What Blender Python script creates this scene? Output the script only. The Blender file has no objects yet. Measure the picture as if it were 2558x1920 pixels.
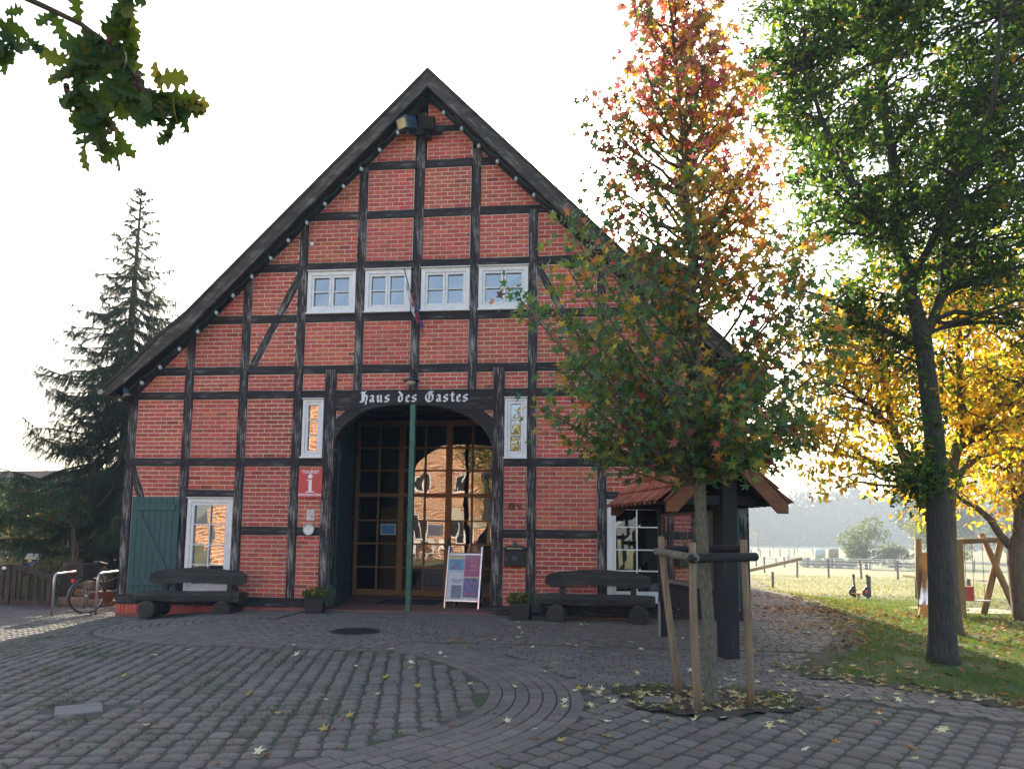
import bpy, math, random
import numpy as np
from mathutils import Vector, Matrix, Euler

random.seed(7)
RNG = np.random.default_rng(7)
sc = bpy.context.scene
COL = sc.collection
R = math.radians

# ------------------------------------------------------------------ camera
cam_d = bpy.data.cameras.new('camera')
cam = bpy.data.objects.new('camera', cam_d)
COL.objects.link(cam)
sc.camera = cam
YAW, PITCH, ROLL = -0.10965, 0.09924, 0.01147
_f = Vector((math.sin(YAW) * math.cos(PITCH), math.cos(YAW) * math.cos(PITCH), math.sin(PITCH)))
_r = _f.cross(Vector((0, 0, 1))).normalized()
_u = _r.cross(_f)
_r2 = _r * math.cos(ROLL) + _u * math.sin(ROLL)
_u2 = -_r * math.sin(ROLL) + _u * math.cos(ROLL)
_m = Matrix((_r2, _u2, -_f)).transposed().to_4x4()
_m.translation = Vector((0.028, -13.2153, 1.4801))
cam.matrix_world = _m
cam_d.sensor_width = 36
cam_d.lens = 36 * 1781.0 / 2558.0
cam_d.shift_y = 194.8 / 2558.0
cam_d.clip_start = 0.05
cam_d.clip_end = 3000

# ------------------------------------------------------------------ light
SUN_EL = R(24)
SA = 0.19                                     # the sun stands behind the barn, a little to the left
world = bpy.data.worlds.new('World')
sc.world = world
world.use_nodes = True
wn = world.node_tree.nodes
wl = world.node_tree.links
sky = wn.new('ShaderNodeTexSky')
sky.sky_type = 'NISHITA'
sky.sun_disc = False
sky.sun_elevation = SUN_EL
sky.sun_rotation = math.atan2(-SA, 1.0)
sky.air_density = 1.0
sky.dust_density = 2.8
sky.ozone_density = 0.5
wn['Background'].inputs['Strength'].default_value = 0.15
wl.new(sky.outputs[0], wn['Background'].inputs['Color'])
sun_d = bpy.data.lights.new('sun', 'SUN')
sun_d.energy = 5.0
sun_d.angle = R(0.5)
sun_d.color = (1.0, 0.90, 0.74)
sun = bpy.data.objects.new('sun', sun_d)
COL.objects.link(sun)
sdir = Vector((-SA, 1.0, 0)).normalized() * math.cos(SUN_EL) + Vector((0, 0, math.sin(SUN_EL)))
sun.rotation_euler = sdir.to_track_quat('Z', 'Y').to_euler()
sun.location = sdir * 60 + Vector((0, 0, 5))

sc.view_settings.view_transform = 'Standard'
sc.view_settings.look = 'None'
sc.view_settings.exposure = 1.75
sc.view_settings.gamma = 1
sc.view_settings.use_curve_mapping = False
sc.cycles.use_denoising = True
sc.cycles.max_bounces = 8
sc.cycles.transparent_max_bounces = 12
sc.cycles.volume_bounces = 0
sc.cycles.volume_step_rate = 20
sc.cycles.volume_max_steps = 16
sc.cycles.caustics_reflective = False
sc.cycles.caustics_refractive = False
sc.cycles.sample_clamp_indirect = 4

# ------------------------------------------------------------------ helpers
def smooth(t):
    t = max(0.0, min(1.0, t))
    return t * t * (3 - 2 * t)

def zg(x, y):
    return (-0.2 * smooth((-6 - x) / 3.5) - 0.22 * smooth((x - 4.8) / 3.5) * smooth((y + 8) / 6)
            - 0.4 * smooth((y - 1) / 16) * smooth((x - 3.6) / 3) - 0.55 * smooth((y - 12) / 22)
            - 1.2 * smooth((y - 30) / 60) * smooth((x + 20) / 20) - 0.5 * smooth((y - 90) / 150))

def tag(o, label=None, cat=None, group=None, kind=None):
    if label: o['label'] = label
    if cat: o['category'] = cat
    if group: o['group'] = group
    if kind: o['kind'] = kind
    return o

def empty(name, loc=(0, 0, 0), rz=0.0, label=None, cat=None, group=None):
    o = bpy.data.objects.new(name, None)
    COL.objects.link(o)
    o.location = loc
    o.rotation_euler = (0, 0, rz)
    o.empty_display_size = 0.1
    return tag(o, label, cat, group)

def link_mesh(name, me, parent=None, loc=None, rot=None):
    o = bpy.data.objects.new(name, me)
    COL.objects.link(o)
    if parent is not None: o.parent = parent
    if loc is not None: o.location = loc
    if rot is not None: o.rotation_euler = rot
    return o

class MB:
    """collects faces, builds one mesh object"""
    def __init__(s):
        s.v, s.f, s.c = [], [], []
        s.tint = (1, 1, 1)
    def add(s, vs, fs):
        b = len(s.v)
        s.v.extend([tuple(p) for p in vs])
        s.f.extend([tuple(i + b for i in f) for f in fs])
        s.c.extend([s.tint] * len(vs))
    def box(s, x0, x1, y0, y1, z0, z1, M=None):
        vs = [(x0, y0, z0), (x1, y0, z0), (x1, y1, z0), (x0, y1, z0), (x0, y0, z1), (x1, y0, z1), (x1, y1, z1), (x0, y1, z1)]
        if M is not None: vs = [M @ Vector(p) for p in vs]
        s.add(vs, [(0, 3, 2, 1), (4, 5, 6, 7), (0, 1, 5, 4), (1, 2, 6, 5), (2, 3, 7, 6), (3, 0, 4, 7)])
    def bbox(s, x0, x1, y0, y1, z0, z1, b=0.006, M=None):
        """box with bevelled front (-y) edge ring and sides"""
        vs = []
        for (y, i) in ((y0, b), (y0 + b, 0), (y1, 0)):
            vs += [(x0 + i, y, z0 + i), (x1 - i, y, z0 + i), (x1 - i, y, z1 - i), (x0 + i, y, z1 - i)]
        if M is not None: vs = [M @ Vector(p) for p in vs]
        fs = [(0, 1, 2, 3), (11, 10, 9, 8)]
        for k in (0, 4):
            for j in range(4):
                a, c = k + j, k + (j + 1) % 4
                fs.append((a, a + 4, c + 4, c))
        s.add(vs, fs)
    def prism(s, poly, y0, y1, b=0.0):
        """polygon in xz (counter-clockwise seen from -y), front at y0, back at y1"""
        n = len(poly)
        if b > 0:
            cx = sum(p[0] for p in poly) / n; cz = sum(p[1] for p in poly) / n
            inn = []
            for (x, z) in poly:
                dx, dz = cx - x, cz - z
                inn.append((x + (b if dx > 0 else -b) * min(1, abs(dx) / b / 2), z + (b if dz > 0 else -b) * min(1, abs(dz) / b / 2)))
            vs = [(x, y0, z) for x, z in inn] + [(x, y0 + b, z) for x, z in poly] + [(x, y1, z) for x, z in poly]
            fs = [tuple(range(n))]
            for k in (0, n):
                for j in range(n):
                    fs.append((k + j, k + j + n, k + (j + 1) % n + n, k + (j + 1) % n))
            s.add(vs, fs)
        else:
            vs = [(x, y0, z) for x, z in poly] + [(x, y1, z) for x, z in poly]
            fs = [tuple(range(n)), tuple(range(2 * n - 1, n - 1, -1))]
            for j in range(n):
                fs.append((j, j + n, (j + 1) % n + n, (j + 1) % n))
            s.add(vs, fs)
    def tube(s, pts, rad, n=8, cap=True):
        pts = [Vector(p) for p in pts]
        if not hasattr(rad, '__len__'): rad = [rad] * len(pts)
        vs = []
        up = None
        for i, p in enumerate(pts):
            d = (pts[min(i + 1, len(pts) - 1)] - pts[max(i - 1, 0)])
            d = d.normalized() if d.length > 1e-9 else Vector((0, 0, 1))
            if up is None:
                up = Vector((1, 0, 0)) if abs(d.x) < 0.8 else Vector((0, 1, 0))
            a = (up - d * up.dot(d)).normalized()
            up = a
            b = d.cross(a)
            for k in range(n):
                t = 2 * math.pi * k / n
                vs.append(p + (a * math.cos(t) + b * math.sin(t)) * rad[i])
        fs = []
        for i in range(len(pts) - 1):
            for k in range(n):
                fs.append((i * n + k, i * n + (k + 1) % n, (i + 1) * n + (k + 1) % n, (i + 1) * n + k))
        if cap:
            fs.append(tuple(range(n - 1, -1, -1)))
            fs.append(tuple((len(pts) - 1) * n + k for k in range(n)))
        s.add(vs, fs)
    def lathe(s, prof, c=(0, 0, 0), n=14, M=None):
        vs = []
        for r, z in prof:
            for k in range(n):
                t = 2 * math.pi * k / n
                q = Vector((r * math.cos(t), r * math.sin(t), z))
                if M is not None: q = M @ q
                vs.append(q + Vector(c))
        fs = []
        for i in range(len(prof) - 1):
            for k in range(n):
                fs.append((i * n + k, i * n + (k + 1) % n, (i + 1) * n + (k + 1) % n, (i + 1) * n + k))
        fs.append(tuple(range(n - 1, -1, -1)))
        fs.append(tuple((len(prof) - 1) * n + k for k in range(n)))
        s.add(vs, fs)
    def mesh(s, name, mat, smooth_=False):
        me = bpy.data.meshes.new(name)
        me.from_pydata(s.v, [], s.f)
        if mat is not None: me.materials.append(mat)
        ca = me.color_attributes.new('Col', 'FLOAT_COLOR', 'POINT')
        a = np.ones((len(s.v), 4), np.float32)
        if s.v: a[:, :3] = np.array(s.c, np.float32)
        ca.data.foreach_set('color', a.ravel())
        if smooth_: me.polygons.foreach_set('use_smooth', [True] * len(me.polygons))
        me.update()
        return me
    def build(s, name, mat, parent=None, smooth_=False, **kw):
        return link_mesh(name, s.mesh(name, mat, smooth_), parent, **kw)

def cloud(name, tv, tf, pos, rot, scale, colors, mat, parent=None, smooth_=False, stuff=False):
    """one mesh out of many copies of a small template; tv (k,3), tf list of equal-length faces"""
    tv = np.asarray(tv, np.float32); tf = np.asarray(tf, np.int64)
    n, k, L = len(pos), len(tv), tf.shape[1]
    V = np.einsum('nij,kj->nki', rot, tv) * np.asarray(scale)[:, None, None] + np.asarray(pos)[:, None, :]
    F = (tf[None] + (np.arange(n) * k)[:, None, None]).reshape(-1, L)
    me = bpy.data.meshes.new(name)
    me.vertices.add(n * k)
    me.vertices.foreach_set('co', V.astype(np.float32).ravel())
    me.loops.add(F.size)
    me.loops.foreach_set('vertex_index', F.ravel().astype(np.int32))
    me.polygons.add(len(F))
    me.polygons.foreach_set('loop_start', (np.arange(len(F)) * L).astype(np.int32))
    if smooth_: me.polygons.foreach_set('use_smooth', np.ones(len(F), bool))
    me.update(calc_edges=True)
    ca = me.color_attributes.new('Col', 'FLOAT_COLOR', 'POINT')
    c = np.ones((n, k, 4), np.float32); c[:, :, :3] = np.asarray(colors, np.float32)[:, None, :]
    ca.data.foreach_set('color', c.ravel())
    me.materials.append(mat)
    o = link_mesh(name, me, parent)
    if stuff: o['kind'] = 'stuff'
    return o

def rand_rots(n, tilt=1.0, rng=RNG, down=0.0):
    """random rotation matrices; local z = leaf normal, local y = leaf axis"""
    yaw = rng.uniform(0, 2 * np.pi, n)
    pit = rng.normal(0, 0.6 * tilt, n) - down
    rol = rng.normal(0, 0.7 * tilt, n)
    cy, sy, cp, sp, cr, sr = np.cos(yaw), np.sin(yaw), np.cos(pit), np.sin(pit), np.cos(rol), np.sin(rol)
    Z = np.zeros(n); O = np.ones(n)
    Rz = np.stack([cy, -sy, Z, sy, cy, Z, Z, Z, O], 1).reshape(n, 3, 3)
    Rx = np.stack([O, Z, Z, Z, cp, -sp, Z, sp, cp], 1).reshape(n, 3, 3)
    Ry = np.stack([cr, Z, sr, Z, O, Z, -sr, Z, cr], 1).reshape(n, 3, 3)
    return Rz @ Rx @ Ry

def pick_colors(n, table, rng=RNG, jit=0.18):
    cs = np.array([t[0] for t in table], float); w = np.array([t[1] for t in table], float); w /= w.sum()
    c = cs[rng.choice(len(cs), n, p=w)]
    return np.clip(c * rng.uniform(1 - jit, 1 + jit, (n, 1)) * rng.uniform(0.94, 1.06, (n, 3)), 0.003, 0.9)

# ------------------------------------------------------------------ materials
MAT = {}
class NT:
    def __init__(s, name):
        s.m = bpy.data.materials.new(name); s.m.use_nodes = True
        s.n = s.m.node_tree.nodes; s.l = s.m.node_tree.links
        s.b = s.n['Principled BSDF']; s.out = s.n['Material Output']
        MAT[name] = s.m
    def node(s, t, **kw):
        q = s.n.new(t)
        for k, v in kw.items():
            if k in q.inputs.keys(): q.inputs[k].default_value = v
            else: setattr(q, k, v)
        return q
    def coord(s, which='Object', scale=(1, 1, 1)):
        t = s.n.new('ShaderNodeTexCoord'); m = s.n.new('ShaderNodeMapping')
        m.inputs['Scale'].default_value = scale
        s.l.new(t.outputs[which], m.inputs[0]); return m.outputs[0]
    def noise(s, vec, scale=5, detail=4, rough=0.6, dist=0.0):
        q = s.n.new('ShaderNodeTexNoise')
        q.inputs['Scale'].default_value = scale; q.inputs['Detail'].default_value = detail
        q.inputs['Roughness'].default_value = rough; q.inputs['Distortion'].default_value = dist
        s.l.new(vec, q.inputs['Vector']); return q.outputs['Fac']
    def ramp(s, fac, stops):
        q = s.n.new('ShaderNodeValToRGB'); e = q.color_ramp.elements
        while len(e) < len(stops): e.new(0.5)
        for i, (p, c) in enumerate(stops):
            e[i].position = p; e[i].color = (*c, 1) if len(c) == 3 else c
        s.l.new(fac, q.inputs[0]); return q.outputs[0]
    def mix(s, a, b, fac=0.5, mode='MIX'):
        q = s.n.new('ShaderNodeMix'); q.data_type = 'RGBA'; q.blend_type = mode
        for v, i in ((fac, 0), (a, 6), (b, 7)):
            if isinstance(v, (int, float)): q.inputs[i].default_value = v
            elif isinstance(v, tuple): q.inputs[i].default_value = (*v, 1)
            else: s.l.new(v, q.inputs[i])
        return q.outputs[2]
    def attr(s, name='Col'):
        q = s.n.new('ShaderNodeAttribute'); q.attribute_name = name; return q.outputs['Color']
    def base(s, c):
        if isinstance(c, tuple): s.b.inputs['Base Color'].default_value = (*c, 1)
        else: s.l.new(c, s.b.inputs['Base Color'])
        return s
    def set(s, **kw):
        for k, v in kw.items(): s.b.inputs[k.replace('_', ' ')].default_value = v
        return s
    def bump(s, h, strength=0.4, dist=0.01):
        q = s.n.new('ShaderNodeBump'); q.inputs['Strength'].default_value = strength; q.inputs['Distance'].default_value = dist
        s.l.new(h, q.inputs['Height']); s.l.new(q.outputs[0], s.b.inputs['Normal']); return s

def plain(name, col, rough=0.6, metal=0.0, var=0.15, scale=8, bump=0.0, spec=None):
    t = NT(name)
    v = t.coord()
    n = t.noise(v, scale, 5)
    lo = tuple(c * (1 - var) for c in col); hi = tuple(min(1, c * (1 + var)) for c in col)
    t.base(t.ramp(n, [(0.3, lo), (0.7, hi)])).set(Roughness=rough, Metallic=metal)
    if spec is not None: t.b.inputs['Specular IOR Level'].default_value = spec
    if bump: t.bump(t.noise(v, scale * 6, 3), bump, 0.004)
    return t.m

def tinted(name, col, rough=0.85, var=0.2, scale=30, bump=0.5, spots=None):
    """base colour x per-piece tint attribute x noise"""
    t = NT(name)
    v = t.coord('Generated') if False else t.coord('Object')
    n = t.noise(v, scale, 5, 0.65)
    c = t.ramp(n, [(0.25, tuple(x * (1 - var) for x in col)), (0.75, tuple(min(1, x * (1 + var)) for x in col))])
    c = t.mix(c, t.attr(), 1.0, 'MULTIPLY')
    if spots:
        n2 = t.noise(v, spots[0], 3)
        f = t.ramp(n2, [(spots[1], (0, 0, 0)), (spots[1] + 0.1, (1, 1, 1))])
        c = t.mix(c, spots[2], f)
    t.base(c).set(Roughness=rough)
    t.bump(t.noise(v, scale * 3, 4), bump, 0.003)
    return t.m

def rnd_tint(lo=0.8, hi=1.15, hue=0.05):
    g = random.uniform(lo, hi)
    return (g * random.uniform(1 - hue, 1 + hue), g * random.uniform(1 - hue, 1 + hue), g * random.uniform(1 - hue, 1 + hue))

# bricks: red facing brick, each with its own tint
tinted('brick', (0.47, 0.090, 0.060), 0.85, 0.18, 25, 0.5, spots=(14, 0.70, (0.20, 0.075, 0.06)))
tinted('sunny_brick', (0.42, 0.20, 0.12), 0.85, 0.2, 20, 0.4)
tinted('mortar', (0.70, 0.62, 0.52), 0.95, 0.18, 12, 0.5)
tinted('paver', (0.140, 0.121, 0.103), 0.9, 0.22, 60, 0.7, spots=(9, 0.62, (0.07, 0.068, 0.066)))
tinted('roof_tile', (0.36, 0.10, 0.055), 0.75, 0.3, 12, 0.4, spots=(7, 0.60, (0.10, 0.05, 0.045)))

def timber(name, dark, pale, lo, hi, sx=1.2, sy=26, up=False, turn=0.0):
    t = NT(name)
    v = t.coord('Object', (sy, sy, sx) if up else (sx, sy, sy))
    if turn:
        mr = t.node('ShaderNodeMapping'); mr.inputs['Rotation'].default_value = (0, turn, 0)
        src = v.node.inputs[0].links[0].from_socket; t.l.new(src, mr.inputs[0]); t.l.new(mr.outputs[0], v.node.inputs[0])
    n = t.noise(v, 1.6, 8, 0.72, 0.4)
    n2 = t.noise(t.coord('Object', (3, 3, 0.9) if up else (0.9, 3, 3)), 2.0, 4, 0.6)
    m = t.node('ShaderNodeMath', operation='MULTIPLY_ADD')
    t.l.new(n2, m.inputs[0]); m.inputs[1].default_value = 0.45; 
    a = t.node('ShaderNodeMath', operation='ADD'); t.l.new(n, a.inputs[0]); t.l.new(m.outputs[0], a.inputs[1]); m.inputs[2].default_value = -0.225
    f = t.ramp(a.outputs[0], [(lo, (0, 0, 0)), (hi, (1, 1, 1))])
    g = t.ramp(n2, [(0.3, tuple(x * 0.7 for x in dark)), (0.7, tuple(x * 1.4 for x in dark))])
    t.base(t.mix(g, pale, f)).set(Roughness=0.8)
    t.bump(n, 0.6, 0.006)
    return t.m
timber('timber_post', (0.020, 0.014, 0.016), (0.32, 0.295, 0.275), 0.525, 0.64, 1.8, 30)
timber('timber_beam', (0.018, 0.013, 0.015), (0.22, 0.20, 0.19), 0.57, 0.72, 1.8, 30)
timber('verge_wood', (0.040, 0.034, 0.028), (0.22, 0.21, 0.18), 0.54, 0.72, 1.0, 12)
for nm_, tn_ in (('verge_wood_left', R(45)), ('verge_wood_right', R(-45))): timber(nm_, (0.040, 0.034, 0.028), (0.22, 0.21, 0.18), 0.52, 0.70, 1.0, 16, False, tn_)
timber('verge_wood_dark', (0.026, 0.020, 0.018), (0.10, 0.10, 0.09), 0.62, 0.75, 1.0, 14)
timber('bench_wood', (0.018, 0.018, 0.016), (0.075, 0.070, 0.058), 0.50, 0.75, 1.0, 18)
timber('stake_wood', (0.25, 0.18, 0.11), (0.12, 0.09, 0.07), 0.46, 0.68, 1.2, 26, True)
timber('rail_wood', (0.13, 0.115, 0.095), (0.24, 0.23, 0.19), 0.50, 0.70, 1.5, 30)
timber('play_wood', (0.30, 0.19, 0.075), (0.17, 0.12, 0.06), 0.50, 0.70, 1.5, 20, True)
timber('gate_wood', (0.050, 0.027, 0.020), (0.09, 0.06, 0.05), 0.55, 0.75, 1.2, 20, True)
timber('door_wood', (0.30, 0.135, 0.045), (0.24, 0.10, 0.032), 0.45, 0.65, 1.0, 20)
timber('green_door', (0.010, 0.042, 0.034), (0.018, 0.055, 0.045), 0.5, 0.8, 1, 10)
timber('kiosk_wood', (0.013, 0.012, 0.014), (0.06, 0.055, 0.05), 0.60, 0.75, 0.9, 22, True)
timber('barge_wood', (0.20, 0.075, 0.035), (0.13, 0.05, 0.028), 0.48, 0.7, 1.0, 16)
t = NT('white_paint'); v = t.coord()
t.base(t.mix(t.ramp(t.noise(v, 9, 5), [(0.3, (0.66, 0.67, 0.68)), (0.7, (0.80, 0.80, 0.80))]), (0.45, 0.43, 0.38), t.ramp(t.noise(v, 22, 6), [(0.66, (0, 0, 0)), (0.74, (1, 1, 1))]))).set(Roughness=0.5)
t = NT('shutter_green'); v = t.coord('Object', (14, 14, 1.5))
t.base(t.ramp(t.noise(v, 2, 6), [(0.3, (0.010, 0.060, 0.062)), (0.7, (0.018, 0.088, 0.088))])).set(Roughness=0.55)
plain('pole_green', (0.030, 0.115, 0.085), 0.5, 0, 0.25, 6)
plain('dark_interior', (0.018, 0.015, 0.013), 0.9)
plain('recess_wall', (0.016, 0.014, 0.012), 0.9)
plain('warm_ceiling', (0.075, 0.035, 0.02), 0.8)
plain('floor_tile', (0.20, 0.085, 0.065), 0.6, 0, 0.2, 5)
plain('door_mat', (0.018, 0.020, 0.032), 0.95)
plain('black_metal', (0.015, 0.015, 0.017), 0.45, 0.3)
plain('galvanised', (0.50, 0.52, 0.55), 0.35, 0.85, 0.1)
plain('aluminium', (0.62, 0.64, 0.68), 0.3, 0.8, 0.05)
plain('lamp_blue', (0.05, 0.09, 0.13), 0.4, 0.2)
plain('cable_green', (0.02, 0.10, 0.07), 0.5)
plain('bulb_glass', (0.42, 0.46, 0.48), 0.15, 0.0, 0.05)
plain('opal', (0.55, 0.50, 0.42), 0.3)
plain('lens_glass', (0.55, 0.45, 0.25), 0.15)
plain('sign_red', (0.52, 0.035, 0.055), 0.35, 0, 0.05)
plain('sign_white', (0.80, 0.80, 0.80), 0.5, 0, 0.03)
plain('paper', (0.62, 0.60, 0.62), 0.7, 0, 0.06)
plain('letter_white', (0.74, 0.76, 0.78), 0.6, 0, 0.08, 20)
plain('print_dark', (0.04, 0.04, 0.05), 0.6)
plain('print_gold', (0.50, 0.42, 0.25), 0.5)
plain('rust_brown', (0.10, 0.028, 0.02), 0.7)
plain('planter_black', (0.018, 0.017, 0.019), 0.55, 0, 0.2, 10)
plain('soil', (0.050, 0.037, 0.028), 0.95, 0, 0.4, 20, 0.6)
plain('flower_yellow', (0.70, 0.50, 0.02), 0.6)
plain('flag_red', (0.50, 0.03, 0.04), 0.7)
plain('flag_blue', (0.10, 0.09, 0.28), 0.7)
plain('flag_white', (0.65, 0.65, 0.68), 0.7)
plain('rubber', (0.02, 0.02, 0.02), 0.8)
plain('bike_frame', (0.10, 0.13, 0.16), 0.3, 0.5)
plain('bike_brown', (0.14, 0.06, 0.03), 0.5, 0.3)
plain('red_lens', (0.55, 0.01, 0.02), 0.25)
plain('sandstone', (0.22, 0.15, 0.085), 0.9, 0, 0.3, 8, 0.5)
plain('plastic_red', (0.60, 0.05, 0.04), 0.4)
plain('slide_orange', (0.62, 0.24, 0.03), 0.5)
plain('slide_steel', (0.75, 0.75, 0.75), 0.18, 1.0, 0.03)
plain('bird_blue', (0.03, 0.06, 0.30), 0.5)
plain('bird_yellow', (0.70, 0.42, 0.03), 0.5)
plain('chicken_black', (0.02, 0.022, 0.020), 0.5)
plain('hay', (0.40, 0.33, 0.20), 0.95, 0, 0.25, 4, 0.5)
plain('wrap_white', (0.62, 0.62, 0.58), 0.4, 0, 0.08)
plain('tape_white', (0.78, 0.78, 0.76), 0.6)
plain('grey_post', (0.16, 0.14, 0.12), 0.9, 0, 0.2, 10)
plain('iron_cover', (0.045, 0.035, 0.032), 0.6, 0.5, 0.3, 12, 0.4)
plain('slab_grey', (0.17, 0.16, 0.15), 0.85, 0, 0.12, 8, 0.3)
plain('old_roof', (0.13, 0.075, 0.055), 0.85, 0, 0.3, 5)
plain('zinc', (0.22, 0.22, 0.22), 0.5, 0.6)
plain('curtain', (0.42, 0.34, 0.22), 0.9)
plain('blind', (0.55, 0.56, 0.56), 0.6)
plain('parasol', (0.62, 0.55, 0.40), 0.8)
plain('plastic_white', (0.75, 0.74, 0.70), 0.4)
plain('poster_white', (0.60, 0.64, 0.72), 0.5, 0, 0.04)
plain('poster_magenta', (0.38, 0.10, 0.22), 0.5, 0, 0.08)
plain('poster_blue', (0.12, 0.30, 0.48), 0.5, 0, 0.25, 14)
plain('poster_night', (0.12, 0.15, 0.30), 0.5, 0, 0.5, 16)
plain('poster_yellow', (0.55, 0.48, 0.22), 0.5)
plain('poster_grey', (0.22, 0.26, 0.36), 0.5, 0, 0.3, 20)
plain('poster_pink', (0.55, 0.12, 0.20), 0.5)
plain('map_green', (0.22, 0.32, 0.14), 0.5, 0, 0.5, 9)
plain('map_blue', (0.03, 0.22, 0.52), 0.4, 0, 0.1)
plain('map_red', (0.20, 0.045, 0.05), 0.5, 0, 0.1)
plain('map_dark', (0.05, 0.05, 0.055), 0.4, 0, 0.2)
plain('map_orange', (0.36, 0.17, 0.08), 0.5, 0, 0.3, 14)
plain('map_ochre', (0.30, 0.26, 0.16), 0.5, 0, 0.4, 14)
plain('map_violet', (0.09, 0.08, 0.20), 0.5)

def thin_glass(name, ior=1.5, rough=0.0, gain=1.0, wav=0.0):
    t = NT(name)
    t.n.remove(t.b)
    g = t.node('ShaderNodeBsdfGlossy'); g.inputs['Roughness'].default_value = rough
    g.inputs['Color'].default_value = (1, 1, 1, 1)
    tr = t.node('ShaderNodeBsdfTransparent'); tr.inputs['Color'].default_value = (0.82, 0.85, 0.84, 1)
    fr = t.node('ShaderNodeFresnel', IOR=ior)
    mx = t.node('ShaderNodeMixShader')
    m = t.node('ShaderNodeMath', operation='MULTIPLY'); m.inputs[1].default_value = gain
    t.l.new(fr.outputs[0], m.inputs[0]); t.l.new(m.outputs[0], mx.inputs[0])
    t.l.new(tr.outputs[0], mx.inputs[1]); t.l.new(g.outputs[0], mx.inputs[2])
    if wav:
        bp = t.node('ShaderNodeBump'); bp.inputs['Strength'].default_value = wav; bp.inputs['Distance'].default_value = 0.01
        t.l.new(t.noise(t.coord(), 1.5, 1), bp.inputs['Height']); t.l.new(bp.outputs[0], g.inputs['Normal'])
    t.l.new(mx.outputs[0], t.out.inputs['Surface'])
    return t.m
thin_glass('window_glass', 1.75, 0.0, 3.4, 0.2)
thin_glass('door_glass', 1.8, 0.0, 2.2, 0.35)

def leaf_mat(name, transl=0.45, rough=0.5, spec=0.3, gain=1.0, blue=0.55):
    t = NT(name)
    c = t.attr()
    t.n.remove(t.b)
    d = t.node('ShaderNodeBsdfPrincipled'); d.inputs['Roughness'].default_value = rough
    d.inputs['Specular IOR Level'].default_value = spec
    t.l.new(c, d.inputs['Base Color'])
    tr = t.node('ShaderNodeBsdfTranslucent')
    # light coming through a leaf is yellower and more saturated than light off it
    mm = t.mix(c, (1.55 * gain, 1.5 * gain, blue * gain), 1.0, 'MULTIPLY')
    t.l.new(mm, tr.inputs['Color'])
    mx = t.node('ShaderNodeMixShader', Fac=transl)
    mx.inputs[0].default_value = transl
    t.l.new(d.outputs[0], mx.inputs[1]); t.l.new(tr.outputs[0], mx.inputs[2])
    t.l.new(mx.outputs[0], t.out.inputs['Surface'])
    return t.m
leaf_mat('leaf', 0.42)
leaf_mat('leaf_red', 0.42, blue=1.25)
leaf_mat('leaf_thin', 0.52, gain=1.3)
leaf_mat('leaf_yellow', 0.6, gain=1.35)
leaf_mat('needle', 0.2, 0.6, 0.2)
leaf_mat('grass_blade', 0.4, 0.6, 0.2)
leaf_mat('litter_leaf', 0.2, 0.7, 0.2)

def bark(name, dark, pale, sc_=(8, 8, 1.6), b=0.9):
    t = NT(name)
    v = t.coord('Object', sc_)
    n = t.noise(v, 3.0, 7, 0.7, 0.3)
    n2 = t.noise(t.coord(), 1.4, 3)
    c = t.ramp(n, [(0.36, dark), (0.66, pale)])
    c = t.mix(c, tuple(x * 0.6 + 0.01 for x in dark), t.ramp(n2, [(0.5, (0, 0, 0)), (0.8, (0.6, 0.6, 0.6))]))
    t.base(c).set(Roughness=0.9)
    t.bump(n, b, 0.02)
    return t.m
bark('bark_young', (0.075, 0.068, 0.048), (0.24, 0.22, 0.16), (30, 30, 7))
bark('bark_oak', (0.022, 0.020, 0.017), (0.075, 0.07, 0.055), (14, 14, 2.5))
bark('bark_brown', (0.07, 0.045, 0.028), (0.17, 0.12, 0.075), (10, 10, 2.0))
bark('bark_twig', (0.035, 0.026, 0.022), (0.10, 0.085, 0.065), (30, 30, 10))

t = NT('joint_soil'); v = t.coord()
g = t.ramp(t.noise(v, 1.3, 5, 0.6), [(0.46, (0.060, 0.051, 0.043)), (0.60, (0.038, 0.062, 0.020))])
t.base(t.mix(g, (0.085, 0.074, 0.062), t.ramp(t.noise(v, 40, 3), [(0.4, (0, 0, 0)), (0.7, (1, 1, 1))]))).set(Roughness=0.95)
t.bump(t.noise(v, 60, 4), 0.8, 0.01)
t = NT('field_grass'); v = t.coord()
big = t.ramp(t.noise(v, 0.12, 5, 0.6), [(0.35, (0.17, 0.18, 0.055)), (0.65, (0.27, 0.23, 0.11))])
fine = t.ramp(t.noise(v, 14, 6, 0.75), [(0.3, (0.55, 0.55, 0.5)), (0.7, (1.25, 1.25, 1.15))])
t.base(t.mix(big, fine, 1.0, 'MULTIPLY')).set(Roughness=0.95)
t.bump(t.noise(v, 25, 5), 0.9, 0.04)
t = NT('lawn_soil'); v = t.coord()
t.base(t.ramp(t.noise(v, 1.6, 6, 0.65), [(0.30, (0.050, 0.036, 0.022)), (0.42, (0.050, 0.075, 0.016)), (0.7, (0.070, 0.115, 0.018))])).set(Roughness=0.95)
t.bump(t.noise(v, 50, 4), 0.9, 0.015)
t = NT('sand'); v = t.coord()
t.base(t.ramp(t.noise(v, 30, 4), [(0.3, (0.30, 0.26, 0.20)), (0.7, (0.40, 0.35, 0.28))])).set(Roughness=0.95)
t = NT('haze_air')
t.n.remove(t.b)
pv = t.node('ShaderNodeVolumePrincipled')
pv.inputs['Color'].default_value = (0.58, 0.66, 0.73, 1)
pv.inputs['Density'].default_value = 0.0022
pv.inputs['Anisotropy'].default_value = 0.0
t.l.new(pv.outputs[0], t.out.inputs['Volume'])

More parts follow.
